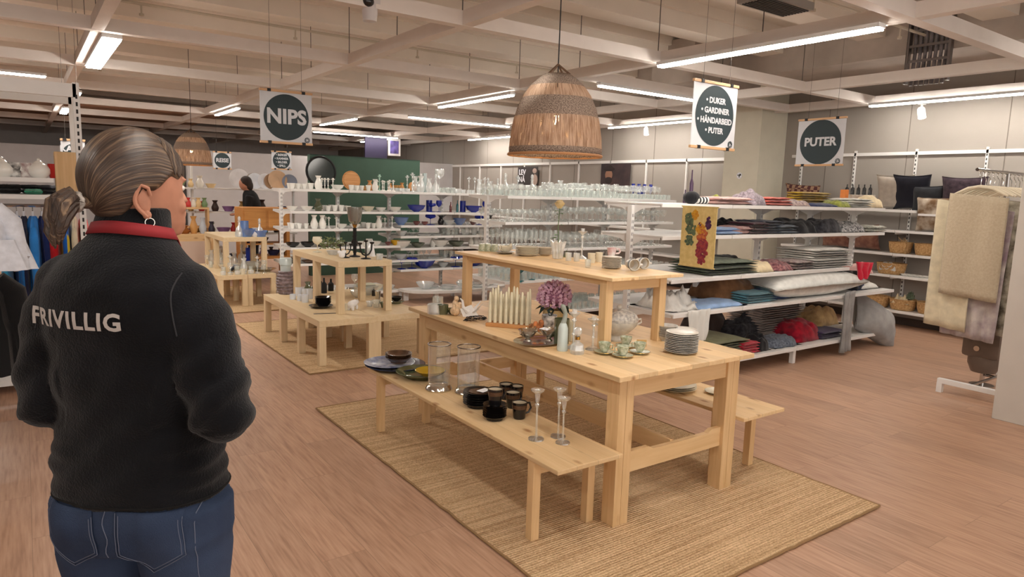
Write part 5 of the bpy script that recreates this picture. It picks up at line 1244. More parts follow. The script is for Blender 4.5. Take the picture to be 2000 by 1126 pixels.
C_ = {k: cloth_m(k, *v) for k, v in {
 'pink': ((222,178,172),), 'greypink': ((170,158,166),(120,110,118),60), 'coral': ((216,120,104),(190,90,80)), 'mixed': ((190,170,160),(110,90,100),40),
 'yellow': ((196,160,40),(150,120,30)), 'navy': ((38,46,78),), 'lime': ((170,176,90),(120,126,60),30), 'white': ((228,226,220),), 'cream': ((222,204,168),),
 'ltblue': ((150,180,222),), 'wine': ((70,30,44),), 'jeans': ((48,58,80),), 'greyblue': ((86,98,112),), 'black': ((26,26,30),), 'dkgrey': ((66,66,72),(34,34,40),30),
 'bw': ((206,204,204),(40,40,44),46,.8), 'creampat': ((220,220,206),(150,150,140),50), 'greenpat': ((104,116,92),(66,78,62),40), 'maroonmix': ((170,120,120),(90,50,60),44),
 'red': ((206,36,62),), 'brown': ((134,96,64),(110,76,50)), 'denim': ((46,66,110),(30,44,80)), 'teal': ((96,150,166),), 'olive': ((138,140,98),), 'dkbrown': ((60,48,44),),
 'bundle': ((206,196,190),(170,156,152),6), 'crimson': ((170,20,44),(110,12,34)), 'tan': ((200,170,122),(160,130,90)), 'purple': ((70,56,96),), 'bluepat': ((120,130,144),(70,76,90),50),
 'grey': ((166,164,162),(134,132,132),5), 'tulle': ((226,224,220),), 'pillowwhite': ((232,232,228),), 'darkchk': ((62,54,62),)}.items()}
tw = 'white textile shelving'
def T_(px, z, Y): return at(px, 500, Y=Y).x
# (px0, px1, z, Y, depth, height, colour, kind, label)
items = [
 (1396,1464,1.45,1.84,.32,.05,'pink','f','pale pink folded cloth at left end of the top textile shelf'),
 (1384,1420,1.45,1.98,.12,.06,'lime','c','lime green rolled cloth behind the pale pink cloth'),
 (1463,1496,1.45,1.84,.3,.10,'greypink','c','grey frilly cloth heap between pink and coral cloths on the top shelf'),
 (1496,1540,1.45,1.84,.3,.06,'coral','f','coral folded cloth on the top textile shelf'),
 (1540,1582,1.45,1.82,.3,.05,'mixed','c','beige and dark mixed cloths right of the coral cloth'),
 (1555,1612,1.45,2.06,.2,.11,'yellow','f','mustard yellow folded blanket on the top textile shelf'),
 (1598,1634,1.45,1.80,.26,.03,'navy','c','navy cloth spilling over the edge of the top shelf'),
 (1634,1660,1.45,1.84,.3,.06,'lime','c','lime green cloth near right end of the top shelf'),
 (1658,1698,1.45,1.84,.3,.07,'white','f','white folded napkins near right end of the top shelf'),
 (1680,1722,1.45,1.90,.2,.10,'cream','c','cream yellow cloth at the right end of the top shelf'),
 (1403,1446,1.195,1.82,.34,.045,'ltblue','f','light blue folded cloth at left end of the second textile shelf'),
 (1403,1450,1.195,2.1,.24,.10,'black','c','black cloth behind the light blue one on the second shelf'),
 (1446,1472,1.195,1.84,.3,.05,'pink','f','small pink folded cloth right of the light blue one'),
 (1466,1500,1.195,1.82,.32,.08,'wine','f','dark wine red folded cloth on the second textile shelf'),
 (1490,1532,1.195,1.84,.34,.09,'jeans','f','dark blue folded cloth on the second textile shelf'),
 (1522,1556,1.195,1.80,.3,.06,'greyblue','f','grey blue folded cloth on the second textile shelf'),
 (1545,1602,1.195,1.86,.36,.11,'black','c','big heap of black cloth mid second textile shelf'),
 (1596,1650,1.195,1.86,.34,.12,'dkgrey','c','dark grey patterned cloth heap on the second shelf'),
 (1645,1694,1.195,1.84,.32,.09,'bw','c','black and white zebra patterned cloth on the second shelf'),
 (1690,1728,1.195,1.80,.26,.05,'creampat','f','cream patterned napkins at right end of the second shelf'),
 (1388,1486,.865,1.78,.46,.085,'greenpat','f','green patterned folded blanket on the third textile shelf'),
 (1404,1450,.95,2.0,.2,.03,'black','c','flat black cloth on top of the green blanket'),
 (1480,1524,.865,1.76,.4,.08,'cream','c','cream cloth heap right of the green blanket'),
 (1520,1560,.865,1.76,.4,.07,'maroonmix','c','maroon and pink patterned cloth, left of two, on the third shelf'),
 (1556,1594,.865,1.74,.36,.06,'mixed','f','grey beige patterned cloth in the middle of the third shelf'),
 (1594,1668,.865,1.76,.44,.14,'white','f','pile of white folded linen at the right of the third shelf'),
 (1372,1468,.60,1.66,.3,.05,'ltblue','c','light blue fleece at left end of the fourth textile shelf'),
 (1405,1502,.62,1.9,.4,.22,'brown','c','big brown folded blanket on the fourth textile shelf'),
 (1470,1528,.60,1.66,.28,.08,'teal','f','pale teal cloth under the brown blanket'),
 (1500,1562,.60,1.78,.4,.17,'denim','c','blue denim-like cloth heap left of the big white pillow'),
 (1376,1482,.155,1.78,.52,.13,'olive','f','olive green folded blanket on the bottom textile shelf'),
 (1380,1450,.155,2.2,.36,.24,'dkbrown','c','dark brown blanket behind the olive one'),
 (1470,1502,.155,1.62,.24,.09,'red','f','small red cloth right of the olive blanket'),
 (1494,1524,.155,1.62,.2,.15,'black','c','round dark bundle right of the small red cloth on the bottom shelf'),
 (1448,1520,.155,2.0,.3,.20,'dkgrey','c','dark green grey cloth behind the round dark bundle'),
 (1500,1580,.155,2.02,.44,.33,'bundle','f','thick roll of pale beige blankets on the bottom shelf'),
 (1530,1584,.155,1.66,.3,.09,'bluepat','c','blue grey patterned cloth in front of the beige roll'),
 (1570,1628,.155,1.76,.4,.20,'crimson','c','crimson red shawl heap on the bottom textile shelf'),
 (1606,1662,.225,1.9,.36,.18,'tan','c','tan cushion-like bundle at right of the bottom shelf'),
 (1622,1664,.155,1.70,.34,.07,'purple','f','dark purple cloth under the tan bundle'),
 (1675,1702,.60,1.74,.3,.12,'navy','c','navy cloth on the fourth shelf beyond the white pillow'),
 (1684,1716,.72,1.95,.3,.10,'pink','c','pink cloth behind the navy one on the fourth shelf'),
]
for a, b, z, Y, d, h, c, k, lab in items:
    x0, x1 = T_(a, z, Y-d/2), T_(b, z, Y-d/2); f = folded if k == 'f' else crumple
    f(((x0+x1)/2, Y, z+.001), (x1-x0), d, h*(1.3 if z > .8 else 1.1), C_[c], lab)
# big white pillow, grey pillow, hanging scarves
xa, xb = T_(1492,.6,1.6), T_(1668,.6,1.6)
pillow(((xa+xb)/2+.02,1.72,.60+.13), (xb-xa)*1.04, .56, .27, C_['pillowwhite'], 'big white pillow lying on the fourth textile shelf', rot=(PI/2+.05,0,.0), wr=.02)
xa = T_(1718,.4,1.7)
gq = at(1716,630,Y=1.5)
pillow((gq.x,1.55,gq.z+.01), .62, .44, .26, C_['grey'], 'big grey satin pillow leaning at the right end of the bottom textile shelf', rot=(-.45,.45,-.25), wr=.03)
def drape(pts_top, drop, m, label, name='scarf', cat='scarf', wav=.02, nn=24, flare=1.0, thick=.006, k=9):
    """cloth hanging from a line of points"""
    pts = [Vector(p) for p in pts_top]; vs = []; fs = []; rows = 16
    dirv = (pts[-1]-pts[0]); L = dirv.length; dirv.normalize(); nrm = Vector((dirv.y,-dirv.x,0))
    for r in range(rows+1):
        q = r/rows
        for i in range(nn+1):
            u = i/nn; s = u*(len(pts)-1); a = int(min(s, len(pts)-2)); p = pts[a].lerp(pts[a+1], s-a)
            c = pts[0].lerp(pts[-1], .5); p = p+(p-c)*(flare-1)*q; p = Vector((p.x, p.y, p.z-drop*q))
            vs.append(p+nrm*(wav*math.sin(u*k*2*PI/2+.6*math.sin(q*3))*(.35+.65*q)+.008*noise.noise(Vector((u*6,q*3,L*9)))))
    W = nn+1
    for r in range(rows):
        for i in range(nn): fs.append((r*W+i,r*W+i+1,(r+1)*W+i+1,(r+1)*W+i))
    o = MB().add(vs, fs).obj(name, m, None, 'all'); md = o.modifiers.new('s','SOLIDIFY'); md.thickness = thick
    if label: tag(o, label, cat)
    return o
x = T_(1668,.6,1.44)
drape([(x-.09,1.445,.63),(x+.07,1.45,.64)], .60, C_['grey'], 'long grey knitted scarf hanging down past the bottom textile shelf', wav=.02, k=5, thick=.02)
drape([(T_(1674,.8,1.48),1.49,.92),(T_(1706,.8,1.48),1.50,.90)], .17, C_['red'], 'bright red cloth hanging off the right end of the third shelf', 'hanging_cloth', 'cloth', k=4, flare=.6, thick=.03)
drape([(T_(1640,.8,1.55),1.58,.83),(T_(1700,.8,1.55),1.62,.80)], .19, C_['black'], 'black garments hanging under the third shelf above the navy cloth', 'hanging_cloth', 'cloth', k=6, flare=.9, thick=.03)
# white tulle at left end
tp = at(1318,600,Y=1.55)
crumple((2.28,1.76,.601),.44,.46,.17,C_['tulle'],'heap of white tulle at the left end of the textile shelving',amp=.8,fr=6)
drape([(2.14,1.44,.625),(2.42,1.44,.625)], .26, glass('tulle_net',tint=(245,245,242),fac=.02,edge=.1,rough=.6,op=.6), 'sheer white tulle hanging off the left end of the textile shelving', 'tulle_cloth','cloth', wav=.02, k=6, thick=.002, flare=.75)
put(MB().box((-.2,-.26,-.012),(.2,.26,0)).mesh('side_shelf',W_PAINT),'side_shelf','small white shelf carrying the tulle at the left end of the textile shelving','shelf',(1.79+.02,1.9,.56)) if False else None
# cap, rolls at top left
c = (T_(1343,1.45,1.8),1.80,1.45)
blobs('bucket_cap',[((0,0,.05),(.075,.07,.055)),((.07,0,.035),(.06,.05,.014))],C_['black'],'black cap on the left end of the top textile shelf','cap',c,.005)
t = thing('striped_roll','black and white striped rolled sock beside the black cap','textile',(T_(1362,1.45,1.76),1.76,1.481),0)
MB().tube([(-.07,0,0),(.07,0,0)],.029,14).obj('roll',C_['white'],t,True)
for k in range(3): MB().tube([(-.05+k*.04,0,0),(-.032+k*.04,0,0)],.0305,14).obj('stripe',C_['black'],t,True)
for px,h,lab in ((1333,.30,'taller purple taper-shaped bottle behind the black cap'),(1322,.12,'shorter purple bottle behind the black cap')):
    put(bottle(h,.018,mat('dark_purple',(62,40,66),.4)),'purple_bottle',lab,'bottle',(T_(px,1.45,2.2),2.15,1.45))
# orange box and small rack behind the top shelf
put(MB().box((-.035,-.03,0),(.035,.03,.19),bev=.003).mesh('orange_box',mat('orange_box_m',(216,128,62),.6,var=.2)),'orange_box','upright orange box on the top textile shelf','box',(T_(1634,1.45,2.1),2.08,1.45))
# embroidered banner at the gondola end
a = at(1326,402,X=1.99); b = at(1408,402,X=1.99); cc_ = at(1388,520,X=1.99)
y_far, y_near = at(1325,500,X=1.975).y, at(1392,500,X=1.975).y
z1 = at(1350,403,X=1.975).z; z0 = at(1352,520,X=1.975).z
t = thing('embroidered_banner','yellow embroidered banner with flowers in a red vase, on the shelving end','banner',(1.992,(y_far+y_near)/2,(z0+z1)/2),-PI/2)
w = y_far-y_near; h = z1-z0
MB().box((-w/2,-.003,-h/2),(w/2,.003,h/2)).obj('linen',cloth_m('yellowlinen',(228,204,140),(214,188,122),30),t)
def cloud(name, lst, m, seed):
    random.seed(seed); mb = MB()
    for (x,z,rx,rz_,n) in lst:
        for k in range(n):
            a_ = rnd(0,2*PI); q = math.sqrt(random.random()); mb.ball((x*w+q*rx*w*math.cos(a_),-.005,z*h+q*rz_*h*math.sin(a_)),(.012*w/.3,.0015,.012*w/.3),8,4)
    mb.obj(name, m, t)
cloud('yellow_flowers',[(-.12,.36,.09,.07,26),(.06,.14,.12,.09,44)],cloth_m('goldthread',(222,170,50),(190,120,40),60),1)
cloud('orange_flowers',[(.16,.10,.1,.1,24),(.12,.0,.12,.06,20)],cloth_m('orangethread',(206,120,60),(160,70,60),60),2)
cloud('green_leaves',[(-.26,.30,.12,.1,30),(-.2,.12,.14,.1,30),(-.22,-.06,.16,.08,26)],cloth_m('greenthread',(110,126,90),(70,84,70),60),3)
cloud('purple_flower',[(.28,.24,.07,.09,22),(.05,.2,.03,.03,6)],cloth_m('purplethread',(90,50,90),(60,34,60),60),4)
cloud('red_vase',[(.14,-.12,.15,.10,60),(.14,-.25,.16,.1,60),(.14,-.38,.1,.06,30)],cloth_m('redthread',(170,70,66),(120,40,60),50),5)
MB().tube([(-w/2-.01,0,h/2),(w/2+.01,0,h/2)],.005,8).tube([(-w/2-.01,0,-h/2),(w/2+.01,0,-h/2)],.005,8).obj('rod',cloth_m('yellowhem',(220,196,130)),t,True)
random.seed(11)

# cushions and baskets on the wall shelving (x = XW side)
def wy(px, X=6.7): return at(px, 450, X=X).y
PL = [(1741,1.43,.44,.44,.13,'beige_cushion',((176,166,154),),'beige cushion on the high wall shelf, left of the black one',-.28),
 (1773,1.43,.42,.44,.13,'black_cushion',((24,24,34),),'black cushion on the high wall shelf',-.28),
 (1806,1.40,.36,.34,.12,'charcoal_cushion',((44,46,50),),'charcoal cushion behind the black cushion',-.25),
 (1825,1.185,.42,.42,.13,'elephant_cushion',((190,176,160),(112,86,60),9,.5),'cushion with brown elephant-like pattern on the wall shelf',-.12),
 (1873,1.40,.46,.44,.14,'dark_patterned_cushion',((72,58,66),(46,36,44),20,.5),'dark patterned cushion behind the hangers',-.1)]
for px, z, w_, h_, th, nm, col, lab, lean in PL:
    pillow((6.70 if z>1.3 else 6.66, wy(px), z+h_*.49), w_, h_, th, cloth_m(nm,*col), lab, rot=(lean*-1,0,-PI/2+ (0.12 if nm!='elephant_cushion' else 0)), name='cushion', cat='cushion')
MB_ = MB().box((6.56,wy(1905),1.37),(XW-.03,wy(1800),1.395)); o = MB_.obj('cushion_shelf',W_PAINT); tag(o,'white wall shelf under the dark patterned cushion','shelf')
# plaid pillow
def plaid():
    m = mat('plaid_cloth',(150,110,96),.9); nt = m.node_tree; N = nt.nodes; L = nt.links; p = N['Principled BSDF']
    tc = N.new('ShaderNodeTexCoord'); mp = N.new('ShaderNodeMapping'); mp.inputs['Rotation'].default_value=(PI/2,0,0); L.new(tc.outputs['Object'],mp.inputs[0])
    ch = N.new('ShaderNodeTexChecker'); ch.inputs['Scale'].default_value=22; L.new(mp.outputs[0],ch.inputs[0])
    ch.inputs['Color1'].default_value=lin((160,128,104)); ch.inputs['Color2'].default_value=lin((86,50,50)); L.new(ch.outputs[0],p.inputs['Base Color']); return m
pillow((6.62, wy(1568), 1.43+.15), .52, .30, .12, plaid(), 'red brown plaid pillow in the corner on the high wall shelf', rot=(.25,.06,-PI/2), name='cushion', cat='cushion')
pillow((6.58, wy(1590), 1.43+.10), .40, .20, .10, C_['bundle'], 'pale small pillow in front of the plaid pillow', rot=(.5,0,-PI/2), name='cushion', cat='cushion')
for px, lab in ((1635,'russet patterned cushion on the wall shelf, left'),(1690,'rust brown cushion on the wall shelf, right')):
    pillow((6.68, wy(px), .905+.17), .40, .34, .12, cloth_m('russet',(150,110,90),(110,70,60),12), lab, rot=(.3,0,-PI/2), name='cushion', cat='cushion')
# white box with five dark bottles
yb = wy(1675); t = thing('bottle_rack','small white rack holding five dark bottles on the high wall shelf','rack',(6.62,yb,1.43),-PI/2)
MB().box((-.2,-.05,0),(.2,.05,.17),bev=.004).obj('box',mat('patterned_box',(180,160,140),.7,var=.5,vscale=24,color2=(206,196,186)),t)
for k in range(5): put(bottle(.13,.022,BLACKG,10),'dark_bottle','small dark bottle standing on the patterned box on the high wall shelf','bottle',(6.62,yb-.15+k*.075,1.60),0,'dark bottles on the patterned box')
BASK = mat('pale_wicker',(206,168,118),.85,var=.3,vscale=50,bump=.6,color2=(170,130,84)); bk_ = None
def basket(px0, px1, z, label, h=.13, dr=.13):
    y0, y1 = wy(px1,6.6), wy(px0,6.6); cy = (y0+y1)/2; ry = (y1-y0)/2
    t = thing('wicker_basket',label,'basket',(6.70,cy,z))
    n = 28
    def ring(s, zz): return [(dr*s*math.cos(2*PI*j/n)*(1.0), ry*s*math.sin(2*PI*j/n), zz) for j in range(n)]
    MB().loft([ring(.8,0.001),ring(.86,.01),ring(.97,h*.55),ring(1,h),ring(.94,h),ring(.9,h*.5),ring(.78,.015)]).obj('weave',BASK,t,True)
    MB().tube([(dr*.98*math.cos(a*PI/14),ry*.98*math.sin(a*PI/14),h) for a in range(29)],.008,6).obj('rim',BASK,t,True)
    return t, cy, ry
basket(1733,1777,.905,'oval wicker basket, left one on the middle wall shelf')
basket(1784,1826,.905,'oval wicker basket, second on the middle wall shelf'); basket(1832,1868,.905,'oval wicker basket partly behind the hanging cloths')
for k in range(5): pass
t = thing('dried_grass','bunch of dried grass between two wicker baskets','dried grass',(6.62,wy(1779),.905))
g = MB()
for k in range(9): g.tube([(0,rnd(-.01,.01),0),(rnd(-.02,.02),rnd(-.03,.05),.12),(rnd(-.03,.03),rnd(-.02,.09),rnd(.16,.2))],.003,5)
g.obj('stalks',mat('straw',(190,156,110),.8),t)
_,cy,ry = basket(1713,1770,.64,'wicker basket full of rolled white things on the lower wall shelf')
for k in range(5): put(cylv(.12,.035,C_['white']),'rolled_towel','white rolled cloth tube sticking out of the lower wall shelf basket','textile',(6.68,cy-ry*.6+k*ry*.3,.66+.03*(k%2)),0,'white rolls in the lower wall basket',None,(.5*(k-2)*.4,-.9,0))
for k,px in enumerate((1783,1795,1806,1818,1828)): put(plate(.06,.02,PORC),'white_dish','small white dish lying on the lower wall shelf near the hanging cloths','dish',(6.64,wy(px),.64),0,'small white dishes on the lower wall shelf')
basket(1690,1744,.215,'wicker basket at the left on the lowest wall shelf')
_,cy,ry = basket(1746,1798,.215,'wicker basket with cream yarn on the lowest wall shelf')
crumple((6.68,cy,.30),.2,ry*1.5,.10,C_['cream'],'cream yarn and cloth in the lowest wall basket',amp=.8,fr=6)
crumple((6.7,cy-ry*.5,.36),.1,ry*.6,.10,C_['greenpat'],'grey green net cloth sticking out of the lowest wall basket',amp=.9,fr=7)
basket(1801,1850,.215,'wicker basket at the right on the lowest wall shelf')
crumple((5.2,1.75,.61),.5,.35,.07,C_['white'],'white and lilac cloth pile on the fourth shelf at the far right end')

# ================================================================ right clothes rail
t = thing('clothes_rail','white floor clothes rail beside the white post at the right','clothes rail',(0,0,0))
RY = .22
MB().box((3.93,-.16,.075),(3.97,.335,.115),bev=.003).box((3.93,.295,.001),(3.97,.335,.08)).box((3.93,-.16,.001),(3.97,-.12,.08)).obj('base_foot',W_PAINT,t)
MB().box((5.03,-.16,.075),(5.07,.335,.115),bev=.003).box((5.03,.295,.001),(5.07,.335,.08)).box((5.03,-.16,.001),(5.07,-.12,.08)).obj('base_foot',W_PAINT,t)
MB().tube([(4.5,RY-.02,.095),(4.5,RY,1.78)],.014,10).tube([(3.95,RY-.1,.095),(5.05,RY-.1,.095)],.012,10).tube([(4.5,RY-.1,.095),(4.5,RY,.095)],.012,10).obj('upright',CHROME,t,True)
MB().tube([(3.9,RY,1.78),(5.15,RY,1.78)],.013,10).obj('rail',CHROME,t,True)
HW = mat('cream_wood_hanger',(222,210,186),.5)
def hanger(x, y, z, rz, label, grp='cream hangers on the right clothes rail', m=None, sc=1, tilt=0):
    t = thing('clothes_hanger',label,'hanger',(x,y,z),rz,grp)
    n = []
    for s in (-1,1): MB().tube([(0,0,-.10),(s*.09,0,-.115),(s*.2,0,-.17)],[.013,.012,.009],8,True,Matrix.Scale(1,4)).obj('arm',m or HW,t,True)
    MB().tube([(.0,0,-.10),(0,0,-.04),(.012,0,-.025),(.02,0,-.005),(.012,0,.013),(-.004,0,.016),(-.014,0,.006)],.003,6).obj('hook',CHROME,t,True)
    t.scale = (sc,)*3; t.rotation_euler = (0,tilt,rz); return t
h0 = None
for k in range(12):
    x = 4.0+k*.085
    rz = PI/2-.12+.05*math.sin(k*2.1)
    lab = 'cream wooden hanger in the row on the right clothes rail'
    if h0 is None: h0 = hanger(x,RY,1.755,rz,lab)
    else: dup(h0,(x,RY,1.755),rz)
LINEN = cloth_m('linen',(198,184,160),(188,172,148),60,.1)
def hang(x, w, ztop, drop, m, label, flare=1.0, wav=.012, k=5, dx=0, dy=0):
    return drape([(x+.0,RY+dy+w/2,ztop),(x+.02,RY+dy-w/2,ztop-.03)],drop,m,label,'hanging_cloth','cloth',wav=wav,k=k,flare=flare,thick=.008)
hang(3.985,.40,1.60,.80,LINEN,'big beige linen cloth hanging foremost on the right clothes rail',wav=.016,k=3)
hang(4.06,.44,1.50,1.03,cloth_m('lilac_curtain',(206,198,192),(150,130,140),7,.5),'pale curtain with lilac pattern hanging below the beige linen',flare=.85,dy=.0,k=7)
hang(4.02,.30,1.55,1.02,cloth_m('linen_pale',(216,204,176)),'narrow cream cloth hanging slightly lower at the left of the beige linen',dy=.15,k=4)
hang(4.16,.44,1.57,1.05,cloth_m('leaf_curtain',(206,198,180),(96,88,76),10,.6),'cream curtain with dark leaf pattern behind the beige linen',dy=-.06,k=8,wav=.02)
hang(4.28,.46,1.57,.98,cloth_m('taupe_cloth',(140,122,104)),'taupe cloth hanging behind the leaf patterned curtain',dy=-.08,k=6)
hang(4.40,.44,1.57,.9,cloth_m('sand_cloth',(186,168,140)),'sand coloured cloth hanging at the back of the rail',dy=-.05,k=6)
hb_ = at(1912,690,Y=.25)
t = thing('metal_canister','dark taupe metal machine on the floor under the hanging cloths','machine',(4.45,.2,.0),0)
TM = mat('taupe_enamel',(112,98,88),.35,var=.1)
MB().box((-.13,-.14,.26),(.13,.14,.52),bev=.03).obj('body',TM,t,True)
MB().lathe([(.001,.12),(.09,.13),(.12,.2),(.12,.27)],20).obj('bowl_base',TM,t,True)
MB().cyl((0,0,.001),.09,.02,20).cyl((0,0,.02),.018,.11,12).obj('stand',CHROME,t,True)
MB().lathe([(.0,0),(.022,0),(.022,.006),(0,.006)],16,Matrix.Translation((-.134,.02,.34)) @ Matrix.Rotation(-PI/2,4,'Y')).obj('knob',CHROME,t,True)

# ================================================================ left rack: shelf with mugs and jackets below
t = thing('rack_shelving','tall white shelving with slotted post at the far left edge','shelving',(0,0,0))
LX0, LX1, LY0, LY1 = -3.6, -1.70, 3.72, 4.3
for x in (LX1, -2.65, LX0):
    for y in (LY0,):
        MB().box((x-.02,y-.02,.0),(x+.02,y+.02,2.16)).obj('post',W_PAINT,t)
        hb = MB()
        for q in range(40): hb.box((x-.006,y-.0215,.1+q*.05),(x+.006,y-.0195,.128+q*.05))
        hb.obj('slots',HOLEM,t)
    MB().box((x-.02,LY1-.04,.0),(x+.02,LY1,2.16)).obj('post',W_PAINT,t)
MB().box((LX0,LY0-.02,2.06),(LX1,LY0+.02,2.15)).obj('top_beam',W_PAINT,t)
MB().box((LX0,LY1-.04,2.06),(LX1,LY1,2.15)).obj('top_beam',W_PAINT,t)
MB().box((LX0,LY0,1.47),(-1.86,LY1,1.50)).obj('shelf',W_PAINT,t)
MB().box((LX0,LY0-.03,1.355),(-1.72,LY1,1.385)).obj('shelf',W_PAINT,t)
MB().box((LX0,LY0,.33),(LX1,LY1,.36)).box((LX0,LY0,.30),(LX1,LY0+.02,.36)).obj('shelf',W_PAINT,t)
MB().box((LX0,LY0,.06),(LX1,LY1,.10)).obj('shelf',W_PAINT,t)
MB().tube([(LX0,LY0+.3,1.30),(LX1,LY0+.3,1.30)],.012,8).obj('hanging_rail',CHROME,t,True)
def lx(px,Y=3.8): return at(px,330,Y=Y).x
z = 1.50
for px,kind,lab in ((4,'pot','white teapot at the very left edge of the mug shelf'),(76,'pot','white patterned teapot on the mug shelf'),(30,'mugbw','black and white mug, left of two on the mug shelf'),(50,'mugw','white mug with dark pattern right of the black and white one'),(108,'mugr','red mug on the mug shelf'),(119,'mugr','second red mug at the right end of the mug shelf')):
    c = (lx(px),3.84,z)
    if kind == 'pot':
        t = thing('teapot',lab,'teapot',c,.3)
        MB().lathe([(.001,0),(.045,0),(.07,.03),(.072,.06),(.05,.09),(.03,.1)],20).obj('body',PORC,t,True)
        MB().lathe([(.034,.098),(.02,.115),(.008,.12),(.01,.13),(.001,.138)],16).obj('lid',PORC,t,True)
        MB().tube([(.06,0,.04),(.09,0,.06),(.105,0,.09)],[.014,.009,.007],8).obj('spout',PORC,t,True)
        MB().tube([(-.06,0,.08),(-.1,0,.08),(-.11,0,.05),(-.07,0,.03)],.006,8).obj('handle',PORC,t,True)
    else:
        m__ = {'mugbw':mat('bw_mug',(230,228,224),.3,var=.9,vscale=22,color2=(40,38,40)),'mugw':mat('w_mug',(230,226,222),.3,var=.5,vscale=30,color2=(150,120,120)),'mugr':mat('red_mug_glaze',(176,36,30),.3)}[kind]
        mm = mug(.10,.045,m__,label=lab); mm.location = c; mm.rotation_euler.z = PI
put(MB().box((-.07,-.06,0),(.07,.06,.30),bev=.004).cyl((0,-.0615,.12),.004,.001).mesh('wooden_block',wood('block_wood',(222,186,140),(206,168,120),(140,90,50),'Z',knots=.4)),'wooden_board_box','upright pale wooden box at the right end of the mug shelf','box',(lx(131,3.75),3.85,1.386))
folded((lx(66,3.78),3.83,1.386),.11,.2,.035,cloth_m('mint',(70,190,150)),'small mint green folded cloth on the second white shelf')
for px,col,lab in ((20,(60,50,46),'dark brown goods on the second white shelf, left'),(60,(24,24,28),'black goods on the second shelf behind the mint cloth'),(90,(40,44,70),'navy goods on the second shelf, right of the mint cloth')):
    folded((lx(px,4.1),4.1,1.386),.15,.25,.06,cloth_m('goods%d'%px,col),lab)
def garment(x, y, ztop, w, drop, th, m, label, rz=PI/2, name='jacket', flare=1.25, hangerm=PAPER):
    """a garment on a hanger: shoulders, body that widens to the hem, two hanging sleeves"""
    t = thing(name,label,'garment',(x,y,ztop),rz)
    def ring(hw,hd,z,k=0):
        n=28; return [(hw*math.cos(2*PI*j/n)*(1+.05*math.sin(j*1.7+k)), hd*math.sin(2*PI*j/n)*(1+.35*math.sin(j*2.3+k*.5)), z) for j in range(n)]
    MB().loft([ring(.05,th*.4,.01),ring(.09,th*.7,-.02),ring(w*.42,th*.85,-.07),ring(w*.5,th,-.16,1),ring(w*.5,th,-.3,2),ring(w*.5*flare**.5,th*1.1,-drop*.6,3),ring(w*.5*flare,th*1.2,-drop,4)]).obj('body',m,t,True)
    for s in (-1,1): MB().tube([(s*w*.38,0,-.075),(s*w*.5,0,-.15),(s*w*.58,0,-.4),(s*w*.6,0,-drop*.82)],[th*.55,th*.75,th*.6,th*.5],10,True,Matrix.Scale(1,4)).obj('sleeve',m,t,True)
    MB().tube([(0,0,-.01),(0,0,.05),(.012,0,.07),(.0,0,.088),(-.012,0,.08)],.0025,6).obj('hanger_hook',CHROME,t,True)
    MB().box((-.02,-.006,.0),(.02,.006,.045)).obj('hanger_neck',hangerm,t)
    return t
JK = [(8,(54,150,196),'turquoise blue garment nearest the left edge of the rail'),(34,(40,110,180),'blue garment with white hanger beside the white shirt'),(48,(24,30,60),'dark navy garment between the blue ones'),(66,(52,140,226),'bright blue jacket, the largest on the left rail'),(84,(24,40,96),'dark blue garment right of the bright blue jacket'),
 (98,(186,26,38),'red jacket, left one of two on the left rail'),(110,(196,24,34),'red jacket, right one of two on the left rail'),(121,(214,190,60),'yellow garment squeezed beside the red jacket'),(130,(24,96,190),'royal blue garment left of the cream one'),(147,(226,216,190),'cream fleece garment near the ponytail'),(166,(208,40,40),'red garment seen under the ponytail')]
for i,(px,col,lab) in enumerate(JK):
    x = at(px,440,Y=3.85).x
    garment(x,4.02,1.215,.40,.80 if i!=9 else .5,.028 if i not in (3,) else .04,cloth_m('jk%d'%i,col,None,5,.25,.7),lab,PI/2+rnd(-.1,.1))
garment(-2.35,2.35,1.42,.50,.40,.07,mat('white_print_shirt',(214,218,228),.8,var=.1,vscale=30),'white shirt with dark print at the left edge in front of the jackets',.15,'shirt',1.5)
bk_ = MB()
for k in range(7): bk_.ball((rnd(.15,.25),-.10,-.36+rnd(0,.06)),(.016,.012,.012),8,5)
garment(-2.40,2.75,1.0,.55,.62,.1,cloth_m('darkskirt',(24,24,26)),'black garments hanging under the white shirt at the left edge',.1,'dark_garment',1.1)
t = thing('shirt_stand','slim chrome garment stand carrying the white shirt at the left edge','stand',(0,0,0))
MB().tube([(-2.35,2.35,1.50),(-2.35,2.75,1.50),(-2.40,2.95,1.48),(-2.45,3.0,.0)],.011,8).tube([(-2.40,2.75,1.09),(-2.43,2.98,1.09)],.009,8).box((-2.65,2.9,0.001),(-2.25,3.1,.015)).obj('frame',CHROME,t,True)

